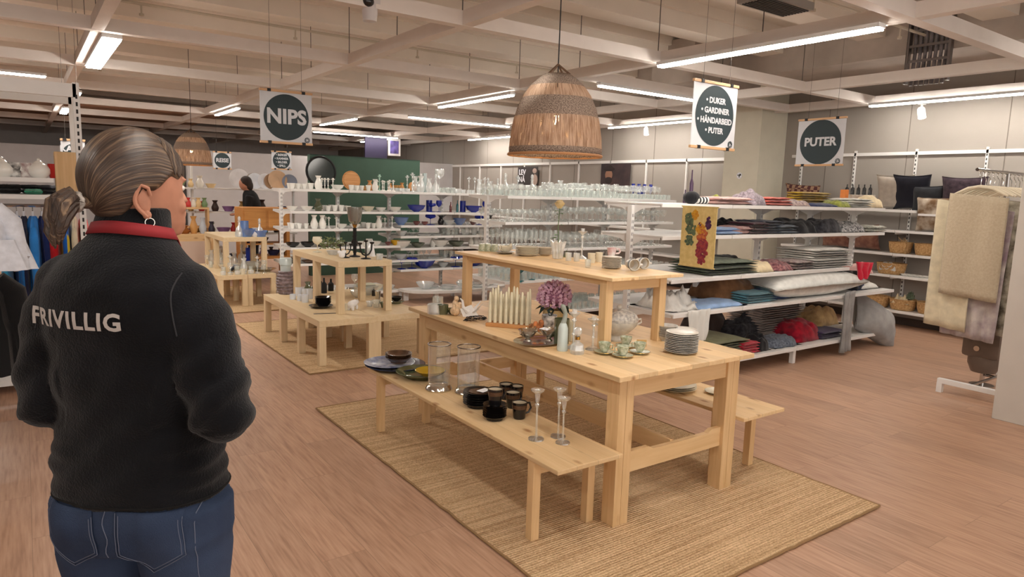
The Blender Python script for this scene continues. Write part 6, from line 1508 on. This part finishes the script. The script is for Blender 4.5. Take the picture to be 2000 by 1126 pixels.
# ================================================================ things far behind
FY = 9.6
t = thing('far_shelving','white far shelving with upright plates and vases, left of the green partition','shelving',(0,0,0))
for x in (-.5,.15,.95,1.75):
    MB().box((x-.015,FY+.2,0),(x+.015,FY+.24,1.85 if x<.5 else 1.5)).obj('post',W_PAINT,t)
for zz in (1.42,1.05,.7,.3):
    for a_,b_ in ((-.5,.15),(.15,.95),(.95,1.75)): MB().box((a_+.005,FY,zz-.025),(b_-.005,FY+.42,zz)).obj('shelf',W_PAINT,t)
SP = [((226,224,226),470),((170,160,150),497),((228,232,240),500),((230,230,234),520),((150,116,84),532),((214,176,140),543),((150,156,176),566)]
for i,(col,px) in enumerate(SP):
    x = at(px,352,Y=FY+.1).x; r = .16 if i in (0,5) else .13
    put(plate(r,.02,mat('fplate%d'%i,col,.35,var=.1)),'display_plate',['large white plate, leftmost upright on the far shelf','grey plate half hidden behind the others on the far shelf','bluish white plate upright on the far shelf','white plate upright in the middle of the far shelf','brown plate half hidden on the far shelf','large peach coloured plate upright on the far shelf','blue grey plate, rightmost upright on the far shelf'][i],'plate',(x,FY+.2-.012*i,1.42+r),0,None,None,(PI/2-.15,0,0))
vcol = [((190,150,90),.4),((40,50,90),.3),((200,60,60),.4),((120,150,110),.4),((230,226,216),.3),((60,44,40),.4),((230,200,150),.4),((150,110,160),.4)]
vms = [vase(.18,.06,mat('fv%d'%i,c_,r_)) for i,(c_,r_) in enumerate(vcol)]; vmb = [bowl(.08,.1,mat('fv%d'%i,c_,r_),foot=.6) for i,(c_,r_) in enumerate(vcol)]
nmc = ['ochre','navy','red','green','white','dark brown','cream','lilac']
for zz,wh in ((1.42,'top'),(1.05,'second'),(.7,'third'),(.3,'lowest')):
    x = -.44
    while x < 1.7:
        if wh == 'top' and x > .55: break
        i = random.randrange(8); me = random.choice((vms[i],vmb[i])); k = 'vase' if me is vms[i] else 'bowl'
        put(me,'decorative_'+k,'%s %s on the %s shelf of the far shelving' % (nmc[i],k,wh),k,(x,FY+.12,zz),0,'%s %ss on the %s far shelf' % (nmc[i],k,wh),rnd(.7,1.15)); x += rnd(.13,.21)
# dresser of honey coloured wood
HON = wood('honey_wood',(206,148,84),(186,126,66),(120,74,36),'X',knots=0)
a = at(474,405,Y=8.7); b = at(566,405,Y=8.7)
t = thing('sideboard','honey coloured wooden sideboard with black items, behind the rear tables','cabinet',(0,0,0))
MB().box((a.x,8.7,.80),(b.x,9.2,a.z),bev=.005).obj('drawer_case',HON,t)
for k in range(2): MB().box((a.x+.02+k*(b.x-a.x)*.5,8.69,.84),(a.x+(k+1)*(b.x-a.x)*.5-.02,8.70,a.z-.04)).obj('drawer_front',wood('honey_front',(214,156,90),(196,136,74),(120,74,36),'X',knots=0),t)
for x in (a.x,b.x-.05): MB().box((x,8.72,0),(x+.05,9.15,.80)).obj('leg_panel',HON,t)
MB().box((a.x+.05,8.72,.36),(b.x-.05,9.15,.40)).obj('shelf',HON,t)
MB().box((a.x+.05,8.72,.58),(b.x-.05,9.15,.60)).obj('shelf',HON,t)
for k in range(4): put(vmb[5] if k%2 else vmb[1],'dark_bowl','dark bowl inside the honey coloured sideboard','bowl',(a.x+.16+k*.17,8.9,.60 if k<2 else .40),0,'dark bowls in the honey sideboard')
# pine cabinet
a = at(334,458,Y=8.9); b = at(424,458,Y=8.9)
t = thing('pine_cabinet','low pine cabinet with pale door panel, left of the rear tables','cabinet',(0,0,0))
MB().box((a.x-.3,8.9,0),(b.x,9.35,a.z),bev=.004).obj('case',PINE_X,t)
MB().box((a.x-.02,8.885,.15),(b.x-.1,8.90,a.z-.1)).obj('door',mat('milky_panel',(206,184,170),.5),t)
for i,(px,w_,h_,c_,lab) in enumerate(((345,.11,.22,(176,110,50),'amber glass jar on the pine cabinet'),(362,.13,.12,(150,90,40),'brown basket on the pine cabinet'),(380,.10,.26,(200,150,90),'tan vase on the pine cabinet'),(398,.09,.24,(190,200,214),'pale blue vase on the pine cabinet'),(415,.08,.18,(40,40,60),'navy jar on the pine cabinet'))):
    p = at(px,456,Y=9.05); put(vase(h_,w_*.6,mat('cab%d'%i,c_,.35)),'decorative_vase',lab,'vase',(p.x,9.1,a.z))
t = thing('pine_wall_rack','small pine shelf frame with bottles behind the pine cabinet','shelf',(0,0,0))
a2 = at(352,404,Y=9.4); b2 = at(408,404,Y=9.4)
MB().box((a2.x,9.38,a2.z-.03),(b2.x,9.55,a2.z)).obj('top_board',PINE_X,t)
for x in (a2.x,b2.x-.03): MB().box((x,9.38,.0),(x+.03,9.55,a2.z-.03)).obj('side_board',PINE_Z,t)
MB().box((a2.x+.03,9.38,a2.z-.32),(b2.x-.03,9.55,a2.z-.29)).obj('middle_board',PINE_X,t)
for i,px in enumerate((358,368,378,388,400)):
    p = at(px,402,Y=9.44); put(vms[[0,2,4,6,3][i]],'decorative_vase','%s vase on top of the pine shelf frame'%nmc[[0,2,4,6,3][i]],'vase',(p.x,9.46,a2.z),0,None,.8)
# ================================================================ the person in the foreground
PO = Vector((-1.858, -.40, 0)); AZ = math.radians(48)      # floor point and heading
person = thing('person','person seen from behind in black pullover reading FRIVILLIG, brown-grey ponytail, red lanyard and jeans','person',PO,AZ-PI/2)
SKIN = mat('skin',(184,130,106),.55,var=.12,vscale=18,spec=.3)
KNIT = mat('black_fleece',(19,20,24),.95,var=.35,vscale=9,bump=.35,bscale=240,sheen=.15,spec=.1)
DENIM = mat('blue_denim',(62,76,102),.9,var=.4,vscale=4,bump=.3,bscale=420,color2=(44,56,80),spec=.15)
HT = Matrix.Translation((-.002,.022,-.006)) @ Matrix.Rotation(-math.radians(23),4,'Z')     # head turned to the right
def ell(cx, cy, z, hx, hf, hb=None, n=32, p=2.3):
    hb = hb or hf; r = []
    for j in range(n):
        a = 2*PI*j/n; c, s = math.cos(a), math.sin(a)
        x = abs(c)**(2/p)*(1 if c>0 else -1)*hx; y = abs(s)**(2/p)*(1 if s>0 else -1)*(hf if s>0 else hb)
        r.append((cx+x, cy+y, z))
    return r
def hand(mb, wrist, dirv, palmn, side):
    """palm and five unequal bent fingers; side=+1 thumb on the +cross side"""
    d = dirv.normalized(); nrm = palmn.normalized(); sx = d.cross(nrm).normalized()*side
    c = wrist+d*.045
    T = Matrix((sx, d, nrm)).transposed().to_4x4(); T.translation = c
    mb.ball((0,0,0),(.041,.05,.016),14,10,T)
    for k,(off,L) in enumerate(((-.030,.062),(-.011,.076),(.009,.080),(.028,.070))):
        b = c+sx*off*-1+d*.036
        p1 = b+d*L*.45+nrm*.006; p2 = p1+d*L*.3+nrm*.016; p3 = p2+d*L*.12+nrm*.022
        mb.tube([b-d*.01,p1,p2,p3],[.0086,.008,.0074,.006],8)
    tb = c+sx*.034-d*.018
    mb.tube([tb,tb+sx*.024+d*.022+nrm*.008,tb+sx*.030+d*.05+nrm*.012],[.012,.0105,.008],8)
# joints (x = person's right, y = forward, z up)
SH_R, EL_R, WR_R = Vector((.124,-.01,1.288)), Vector((.212,-.04,1.035)), Vector((.08,.205,1.06))
SH_L, EL_L, WR_L = Vector((-.140,-.01,1.292)), Vector((-.185,-.035,1.035)), Vector((-.05,.20,1.03))
# ---- body: one skin surface
b = MB()
b.loft([ell(0,.0,.78,.14,.09,.095),ell(0,0,.9,.145,.09,.10),ell(0,.0,1.0,.14,.09,.09),ell(0,0,1.12,.15,.095,.095),ell(0,0,1.22,.15,.09,.09),ell(0,-.005,1.29,.11,.06,.065),ell(0,0,1.34,.055,.045,.045),ell(.004,.008,1.41,.052,.05,.052),ell(.008,.02,1.47,.052,.05,.05)])
for S,E_,W_ in ((SH_R,EL_R,WR_R),(SH_L,EL_L,WR_L)):
    S = S+Vector((0,0,-.025)); b.ball(S,(.042,.045,.042)); b.tube([S,S.lerp(E_,.5),E_],[.042,.04,.036],12); b.ball(E_,.038); b.tube([E_,E_.lerp(W_,.35),W_],[.038,.036,.024],12)
hand(b, WR_R, Vector((-1,.35,-.15)), Vector((.2,-.9,.1)), 1); hand(b, WR_L+Vector((0,.03,0)), Vector((1,.25,.1)), Vector((-.1,-.9,-.1)), -1)
for s in (-1,1):
    b.tube([(s*.085,0,.84),(s*.09,.0,.6),(s*.088,.01,.46),(s*.088,-.005,.3),(s*.088,-.01,.09)],[.088,.072,.052,.05,.034],14)
    b.tube([(s*.09,-.04,.05),(s*.095,.03,.045),(s*.1,.12,.03),(s*.1,.17,.028)],[.036,.036,.03,.022],12)
# head
b.loft([[tuple(HT@Vector(p)) for p in r] for r in (ell(0,.03,1.385,.03,.03),ell(0,.040,1.395,.045,.055,.04),ell(0,.028,1.42,.056,.075,.06),ell(0,.01,1.46,.066,.088,.085),ell(0,.0,1.50,.072,.094,.095),ell(0,-.003,1.54,.073,.094,.097),ell(0,-.005,1.57,.062,.074,.08),ell(0,-.005,1.59,.042,.05,.055),ell(0,-.005,1.60,.02,.025,.03))])
b.ball(HT@Vector((0,.085,1.412)),(.026,.022,.02)); b.ball(HT@Vector((0,.094,1.437)),(.024,.014,.007)); b.ball(HT@Vector((0,.093,1.447)),(.022,.013,.007))
b.tube([HT@Vector((0,.09,1.51)),HT@Vector((0,.100,1.485)),HT@Vector((0,.110,1.468)),HT@Vector((0,.094,1.462))],[.008,.010,.012,.010],10)
for s in (-1,1):
    b.ball(HT@Vector((s*.036,.068,1.455)),(.022,.02,.02)); b.ball(HT@Vector((s*.030,.080,1.514)),(.020,.010,.006)); b.ball(HT@Vector((s*.012,.099,1.467)),.008)
bm_me = bake(b,'body',SKIN,.0052,2,.5)
place(bm_me,'body',person)
for s in (-1,1):
    MB().ball((0,0,0),(.015,.012,.0085),12,8,HT@Matrix.Translation((s*.030,.0795,1.496))).obj('eye',mat('eye_white',(226,222,216),.2),person,True)
    MB().ball((0,0,0),(.0055,.0035,.0055),10,6,HT@Matrix.Translation((s*.030,.0888,1.496))).obj('iris',mat('iris_brown',(70,50,36),.2),person,True)
    # ear: curled shell
    E = MB(); T = HT @ Matrix.Translation((s*.0735,-.026,1.466)) @ Matrix.Rotation(-s*.45,4,'Z') @ Matrix.Scale(.98,4) @ Matrix.Rotation(.15,4,'X')
    pts = [(0,.010*math.sin(a*PI/10*1.0)-.004+.012*math.cos(a*.45),-.026+.0068*a) for a in range(9)]
    outer = [Vector((s*.006, -.017*math.sin(a*PI/9)-.002, -.030+.066*(a/9))) for a in range(10)]
    E.tube(outer+[Vector((s*.006,.010,.028)),Vector((s*.003,.012,.012))],[.0045]*10+[.004,.003],8,True,T)
    E.ball((0,-.004,.002),(.005,.014,.028),12,8,T); E.ball((s*.004,-.002,-.026),(.0055,.009,.010),10,6,T)
    E.obj('ear',SKIN,person,True)
    MB().tube([(s*.006+.0,.009*math.cos(a*PI/8),-.042+.009*math.sin(a*PI/8)) for a in range(17)],.0013,6,True,T).obj('earring',SILVER,person,True)
MB().ball((0,0,0),(.021,.007,.0035),12,6,HT@Matrix.Translation((0,.0985,1.446))).ball((0,0,0),(.018,.007,.0045),12,6,HT@Matrix.Translation((0,.0985,1.439))).obj('lips',mat('lip_skin',(160,92,84),.45),person,True)
# ---- pullover
j = MB()
j.loft([ell(0,.005,.815,.178,.122,.132),ell(0,.005,.84,.184,.125,.138),ell(0,.005,.90,.181,.124,.134),ell(0,.0,.97,.170,.118,.120),ell(0,0,1.05,.170,.118,.116),ell(0,0,1.14,.178,.118,.120),ell(0,-.005,1.23,.184,.118,.126),ell(0,-.01,1.29,.172,.104,.118),ell(0,-.01,1.335,.135,.084,.1),ell(0,-.005,1.37,.098,.07,.082),ell(0,.002,1.395,.074,.066,.066),ell(.002,.008,1.425,.070,.066,.062),ell(.004,.012,1.448,.069,.068,.060)])
for S,E_,W_,s in ((SH_R,EL_R,WR_R,1),(SH_L,EL_L,WR_L,-1)):
    j.ball(S+Vector((-s*.012,0,-.012)),(.074,.078,.068)); j.tube([S+Vector((-s*.03,0,-.01)),S.lerp(E_,.3),S.lerp(E_,.65),E_],[.072,.076,.070,.064],16)
    j.ball(E_,.066); j.tube([E_,E_.lerp(W_,.3),E_.lerp(W_,.7),W_],[.066,.062,.050,.041],16)
def wrinkle(co, no):
    z = co.z
    side = abs(co.x)/.2
    a = noise.noise(Vector((co.x*5,co.y*5,z*16)))*.007+noise.noise(Vector((co.x*11,co.y*11,z*30+4)))*.003
    k = 1.0 if z < 1.12 else .45
    if z < .97: a += .004*math.sin(z*150+co.x*6+3*noise.noise(co*5))*max(0,side-.2)
    if z < .835: a -= .004
    fold = .006*math.sin((z*1.0-co.x*.9)*60+3*noise.noise(co*6))*(1 if abs(co.x)>.10 and 1.0<z<1.2 else .25)
    return co+no*((a+fold)*k)
jm = bake(j,'pullover',KNIT,.0075,8,.5,wrinkle)
pull = place(jm,'pullover',person)
bv = BVHTree.FromPolygons([v.co.copy() for v in jm.vertices],[tuple(p.vertices) for p in jm.polygons])
# hem band
def ring_on(bvh, z, off, n=72, cx=0, cy=0, R=.5, dz=lambda a:0):
    out = []
    for k in range(n+1):
        a = 2*PI*k/n; d = Vector((math.cos(a),math.sin(a),0)); o = Vector((cx,cy,z+dz(a)))+d*R
        h = bvh.ray_cast(o, -d)
        if h[0]: out.append(h[0]+d*off)
    return out
MB().tube(ring_on(bv,.842,.0005,R=.34),.0028,6).obj('hem_seam',mat('hem_seam_black',(12,12,14),.95),pull,True)
# lettering on the back, laid on the cloth
tm = text_mesh('FRIVILLIG',.048,.0,.0015,space=1.12)
bm = bmesh.new(); bm.from_mesh(tm); bmesh.ops.triangulate(bm,faces=bm.faces)
for _ in range(2): bmesh.ops.subdivide_edges(bm,edges=[e for e in bm.edges if e.calc_length()>.008],cuts=1,use_grid_fill=False); bmesh.ops.triangulate(bm,faces=bm.faces)
TXZ, TXX = 1.226, -.050
for v in bm.verts:
    # text x runs to the person's right as read from behind
    o = Vector((v.co.x+TXX, -1.0, v.co.y+TXZ)); h = bv.ray_cast(o, Vector((0,1,0)))
    v.co = (h[0]+Vector((0,-.0022,0))) if h[0] else o
bm.to_mesh(tm); bm.free(); tm.materials.append(mat('print_grey_white',(190,184,180),.8)); place(tm,'back_lettering',pull)
# shoulder seams and collar edge
for s in (-1,1):
    pts = []
    for k in range(15):
        q = k/14; x = s*(.155-.015*math.sin(q*PI)); z = 1.37-.17*q
        h = bv.ray_cast(Vector((x,-1,z)),Vector((0,1,0)))
        if h[0]: pts.append(h[0]+Vector((0,-.0005,0)))
    MB().tube(pts,.0016,5).obj('sleeve_seam',mat('seam_thread_grey',(52,52,56),.9),pull,True)
# lanyard: red ribbon round the neck
LAN = mat('red_lanyard',(140,36,42),.8)
rb = []
prof = []
for k in range(49):
    a = -PI/2+ (k/48-.5)*2*PI*.86
    d = Vector((math.cos(a),math.sin(a),0)); tip = .5+.5*math.sin(a)   # 0 at nape, 1 in front
    zc = 1.410-.026*tip-.25*max(0,tip-.72)
    o = Vector((0,.0,zc))+d*.4
    h1 = bv.ray_cast(o+Vector((0,0,.012)),-d); h0 = bv.ray_cast(o-Vector((0,0,.012)),-d)
    if h1[0] and h0[0]: prof.append((h1[0]+d*.004,h0[0]+d*.005))
vs = [p for pr_ in prof for p in pr_]; fs = [(2*i,2*i+2,2*i+3,2*i+1) for i in range(len(prof)-1)]
o = MB().add(vs,fs).obj('lanyard',LAN,person,'all'); md = o.modifiers.new('s','SOLIDIFY'); md.thickness = .0025; md.offset = 1
# ---- jeans
p_ = MB()
p_.loft([ell(0,.0,.72,.165,.10,.112),ell(0,-.002,.78,.174,.11,.126),ell(0,-.002,.84,.170,.112,.124),ell(0,0,.90,.168,.11,.118),ell(0,0,.96,.155,.10,.10)])
for s in (-1,1):
    p_.ball((s*.082,-.04,.79),(.085,.092,.09))
    p_.tube([(s*.092,-.005,.82),(s*.096,-.002,.70),(s*.097,.005,.58),(s*.094,.01,.46),(s*.092,-.005,.30),(s*.090,-.01,.10)],[.108,.100,.084,.068,.062,.058],18)
jn = bake(p_,'jeans',DENIM,.0085,5,.5,lambda co,no: co+no*(noise.noise(Vector((co.x*9,co.y*9,co.z*5)))*.004+.0025*math.sin(co.z*70+4*noise.noise(co*8))*(1 if co.z<.5 or .70<co.z<.76 else .15)))
jeans = place(jn,'jeans',person)
bj = BVHTree.FromPolygons([v.co.copy() for v in jn.vertices],[tuple(p.vertices) for p in jn.polygons])
THR = mat('denim_stitch',(104,112,132),.9)
def onj(x,z,off=.0012):
    h = bj.ray_cast(Vector((x,-1,z)),Vector((0,1,0))); return (h[0]+Vector((0,-off,0))) if h[0] else Vector((x,-.15,z))
for s in (-1,1):
    cx = s*.088; out = [(-.062,.80+.035),(.062,.835),(.066,.735),(.0,.695),(-.066,.735)]
    # pocket panel
    n = 14; vs = []; fs = []
    for i in range(n+1):
        for k in range(n+1):
            u = i/n*2-1; zt = .835; zb = .735-.04*(1-abs(u)); z = zt+(zb-zt)*k/n; x = cx+u*(.062+.004*k/n); vs.append(onj(x,z,.003))
    for i in range(n):
        for k in range(n): fs.append((i*(n+1)+k,i*(n+1)+k+1,(i+1)*(n+1)+k+1,(i+1)*(n+1)+k))
    pk = MB().add(vs,fs).obj('back_pocket',DENIM,jeans,'all'); md = pk.modifiers.new('s','SOLIDIFY'); md.thickness = .003; md.offset = 0
    for g in (0,.006):
        pts = []
        o2 = [(cx+(-.062+g),.833-g),(cx-.066+g,.735+g*.5),(cx,.695+g*1.2),(cx+.066-g,.735+g*.5),(cx+.062-g,.833-g)]
        for q in range(4):
            for r_ in range(8): 
                x = o2[q][0]+(o2[q+1][0]-o2[q][0])*r_/8; z = o2[q][1]+(o2[q+1][1]-o2[q][1])*r_/8; pts.append(onj(x,z,.005))
        MB().tube(pts,.0008,4).obj('pocket_stitching',THR,pk)
MB().tube([onj(.0+.004*math.sin(k),.86-k*.011,.0008) for k in range(16)],.0012,4).obj('centre_seam',THR,jeans)
for s in (-1,1):
    pts = [onj(s*(.168-.003*k/10),.84-k*.02,.0005) for k in range(18)]
    MB().tube([p for p in pts if p.y > -.16],.0012,4).obj('side_seam',THR,jeans)
# shoes
for s in (-1,1):
    sh = MB(); sh.tube([(s*.09,-.05,.055),(s*.094,.03,.055),(s*.1,.12,.04),(s*.102,.185,.035)],[.046,.047,.042,.032],14); sh.tube([(s*.088,-.025,.05),(s*.09,-.02,.11)],[.046,.044],14)
    for q in range(1): sh.loft([ell(s*.097,.065,z,.047,.135,.125) for z in (.0,.022)])
    m_ = bake(sh,'shoe',mat('dark_shoe',(34,34,38),.7,bump=.2),.007,4)
    for v in m_.vertices: v.co.z = max(v.co.z,.001)
    place(m_,'shoe',person)
# ---- hair
def hair_mat():
    m = bpy.data.materials.new('ash_brown_hair'); m.use_nodes = True; nt = m.node_tree; N = nt.nodes; L = nt.links; p = N['Principled BSDF']
    p.inputs['Roughness'].default_value = .42; p.inputs['Specular IOR Level'].default_value = .45
    at_ = N.new('ShaderNodeAttribute'); at_.attribute_name = 'strand'
    mp = N.new('ShaderNodeMapping'); mp.inputs['Scale'].default_value = (2.0,85,1); L.new(at_.outputs['Vector'],mp.inputs[0])
    n = N.new('ShaderNodeTexNoise'); n.inputs['Scale'].default_value = 1; n.inputs['Detail'].default_value = 5; n.inputs['Distortion'].default_value = .3; L.new(mp.outputs[0],n.inputs['Vector'])
    r = N.new('ShaderNodeValToRGB'); e = r.color_ramp.elements; e[0].position = .3; e[0].color = lin((44,35,31)); e[1].position = .72; e[1].color = lin((142,118,94)); x = e.new(.52); x.color = lin((76,60,50)); L.new(n.outputs[0],r.inputs[0]); L.new(r.outputs[0],p.inputs['Base Color'])
    b_ = N.new('ShaderNodeBump'); b_.inputs['Strength'].default_value = .55; b_.inputs['Distance'].default_value = .004; L.new(n.outputs[0],b_.inputs['Height']); L.new(b_.outputs[0],p.inputs['Normal'])
    return m
HAIR = hair_mat()
TAIL = Vector((0,-.108,1.462))      # where the hair is gathered, in head coordinates
def add_strand(me, fn):
    a = me.attributes.new('strand','FLOAT_VECTOR','POINT')
    for i,v in enumerate(me.vertices): a.data[i].vector = fn(v.co)
nu, nv = 96, 64; vs = []; fs = []; st = []
for i in range(nu):
    for k in range(nv+1):
        th_ = 2*PI*i/nu; ph = PI*k/nv
        d = Vector((math.sin(ph)*math.sin(th_), math.sin(ph)*math.cos(th_), math.cos(ph)))   # y forward
        rx, ry, rz = .083, .102 if d.y > 0 else .108, .108
        c = Vector((0,-.004,1.512)); p = c+Vector((d.x*rx,d.y*ry,d.z*rz if d.z>0 else d.z*.105))
        # hairline: bare face below the fringe, bare sides in front of the ears, bare nape
        front = d.y; hz = p.z
        zl = 1.528 if front > .45 else (1.528-(.45-front)/.45*.028 if front > 0 else (1.500 if front > -.26 else (1.500-(-.26-front)/.22*.062 if front > -.48 else 1.438-(-.48-front)*.03)))
        zl -= .012*max(0,front)*math.sin(th_*9)
        k_ = (zl-hz)/.022; sh_ = 1 if k_ <= 0 else max(.80,1-.20*min(1,k_))
        strand_w = 1+.010*noise.noise(Vector((th_*5,ph*2,3)))+.006*noise.noise(Vector((th_*16,ph*3,8)))
        p = c+(p-c)*sh_*strand_w
        # pull gently toward the gathered tail
        dd = (p-TAIL).length; 
        if dd < .05 and k_ < 0: p += (TAIL-p)*.18*(1-dd/.05)
        vs.append(HT@p)
        # strand coordinate: along = distance to tail, across = angle around the tail axis
        rel = p-TAIL; st.append(Vector((rel.length*6, math.atan2(rel.x, rel.z+.02)*.35, 0)))
for i in range(nu):
    for k in range(nv): fs.append((i*(nv+1)+k,i*(nv+1)+k+1,((i+1)%nu)*(nv+1)+k+1,((i+1)%nu)*(nv+1)+k))
hm = bpy.data.meshes.new('hair'); hm.from_pydata([tuple(v) for v in vs],[],fs); hm.materials.append(HAIR)
a_ = hm.attributes.new('strand','FLOAT_VECTOR','POINT')
for i,v in enumerate(st): a_.data[i].vector = v
for p in hm.polygons: p.use_smooth = True
hair = place(hm,'hair',person)
# fringe locks
fr = MB()
for k in range(44):
    q = -1+2*k/43; x0 = q*.066
    base = Vector((x0*.8,.062-.02*abs(q),1.60-.01*abs(q))); mid = Vector((x0*1.04,.104-.034*q*q,1.562)); tip = Vector((x0*1.12+.006*math.sin(k*2.3),.108-.04*q*q,1.522-.012*abs(q)+.008*math.sin(k*1.7)))
    an_ = q*1.05+.04*math.sin(k*3.1); fr.tube([HT@Vector((.0835*math.cos(e_)*math.sin(an_)*1.0,-.004+.103*math.cos(e_)*math.cos(an_),1.512+.108*math.sin(e_))) for e_ in (.95,.75,.5,.25,.10+.03*math.sin(k*1.9))],[.002,.0045,.0055,.005,.001],6)
fm = fr.mesh('fringe',HAIR,True); add_strand(fm, lambda c: Vector((c.z*6,(c.x+c.y)*2.2,0))); place(fm,'fringe',hair)
# ponytail
pt = MB()
for k in range(30):
    a = 2*PI*k/30; r0 = .010+.008*(k%3); sp_ = .022+.016*((k*7)%5)/4
    o0 = Vector((math.cos(a)*.010,0,math.sin(a)*.010)); o1 = Vector((math.cos(a)*sp_,0,math.sin(a)*sp_*.95))
    L0 = .9+.25*((k*5)%7)/7
    pts = [TAIL+Vector((0,.012,0))+o0*.6, TAIL+Vector((0,-.012,.003))+o0*.8, TAIL+Vector((.0,-.030*L0,.002))+o1*.62, TAIL+Vector((.0,-.048*L0,-.014))+o1*.80, TAIL+Vector((.0,-.056*L0,-.040*L0))+o1*.72, TAIL+Vector((0,-.052*L0,-.070*L0))+o1*.35]
    pt.tube([HT@p for p in pts],[.006,.006,.0085,.0085,.007,.0015],8)
pm = pt.mesh('ponytail',HAIR,True); add_strand(pm, lambda c: Vector((c.z*4,(c.x-c.y)*2.6+c.z,0))); place(pm,'ponytail',hair)
MB().tube([HT@(TAIL+Vector((math.cos(a*PI/10)*.0155,-.012+.002*math.sin(a*2.0),math.sin(a*PI/10)*.0155+.002))) for a in range(21)],.0058,8).obj('hair_tie',mat('grey_hair_tie',(176,168,160),.7,var=.5,vscale=90),hair,True)

# ---- far person in black
fa = at(494,372,Y=9.4)
fp_ = thing('person','small far person in black coat with dark hair bending by the far shelf','person',(fa.x,9.4,0),1.25)
b2 = MB()
b2.loft([ell(0,0,.75,.16,.11),ell(0,0,1.0,.15,.1),ell(0,.02,1.2,.18,.12),ell(0,.05,1.33,.15,.09),ell(0,.07,1.38,.05,.05),ell(0,.09,1.44,.045,.05)])
b2.ball((0,.12,1.50),(.075,.09,.11))
for s in (-1,1):
    b2.tube([(s*.16,.04,1.30),(s*.2,.08,1.1),(s*.12,.26,1.02)],[.05,.042,.03],10); b2.ball((s*.10,.31,1.01),(.03,.045,.02))
    b2.tube([(s*.08,0,.8),(s*.09,.01,.45),(s*.09,0,.06)],[.085,.06,.04],12); b2.tube([(s*.09,-.04,.04),(s*.095,.14,.03)],[.035,.03],10)
place(bake(b2,'body',SKIN,.012,3),'body',fp_)
c2 = MB(); c2.loft([ell(0,0,.62,.21,.15),ell(0,0,.9,.18,.13),ell(0,.02,1.2,.205,.14),ell(0,.045,1.34,.165,.11),ell(0,.06,1.40,.075,.07)])
for s in (-1,1): c2.tube([(s*.15,.04,1.30),(s*.21,.07,1.1),(s*.13,.24,1.03)],[.07,.06,.045],12)
place(bake(c2,'coat',mat('far_black_coat',(16,15,18),.9),.014,4),'coat',fp_)
h2 = MB().ball((0,.10,1.53),(.086,.095,.10)).ball((0,.05,1.47),(.07,.06,.09)); place(bake(h2,'hair',mat('far_dark_hair',(44,32,28),.7),.012,3),'hair',fp_)
p2 = MB(); 
for s in (-1,1): p2.tube([(s*.09,0,.82),(s*.095,.01,.45),(s*.095,0,.05)],[.10,.075,.06],12)
place(bake(p2,'trousers',mat('far_trousers',(30,32,40),.9),.014,3),'trousers',fp_)
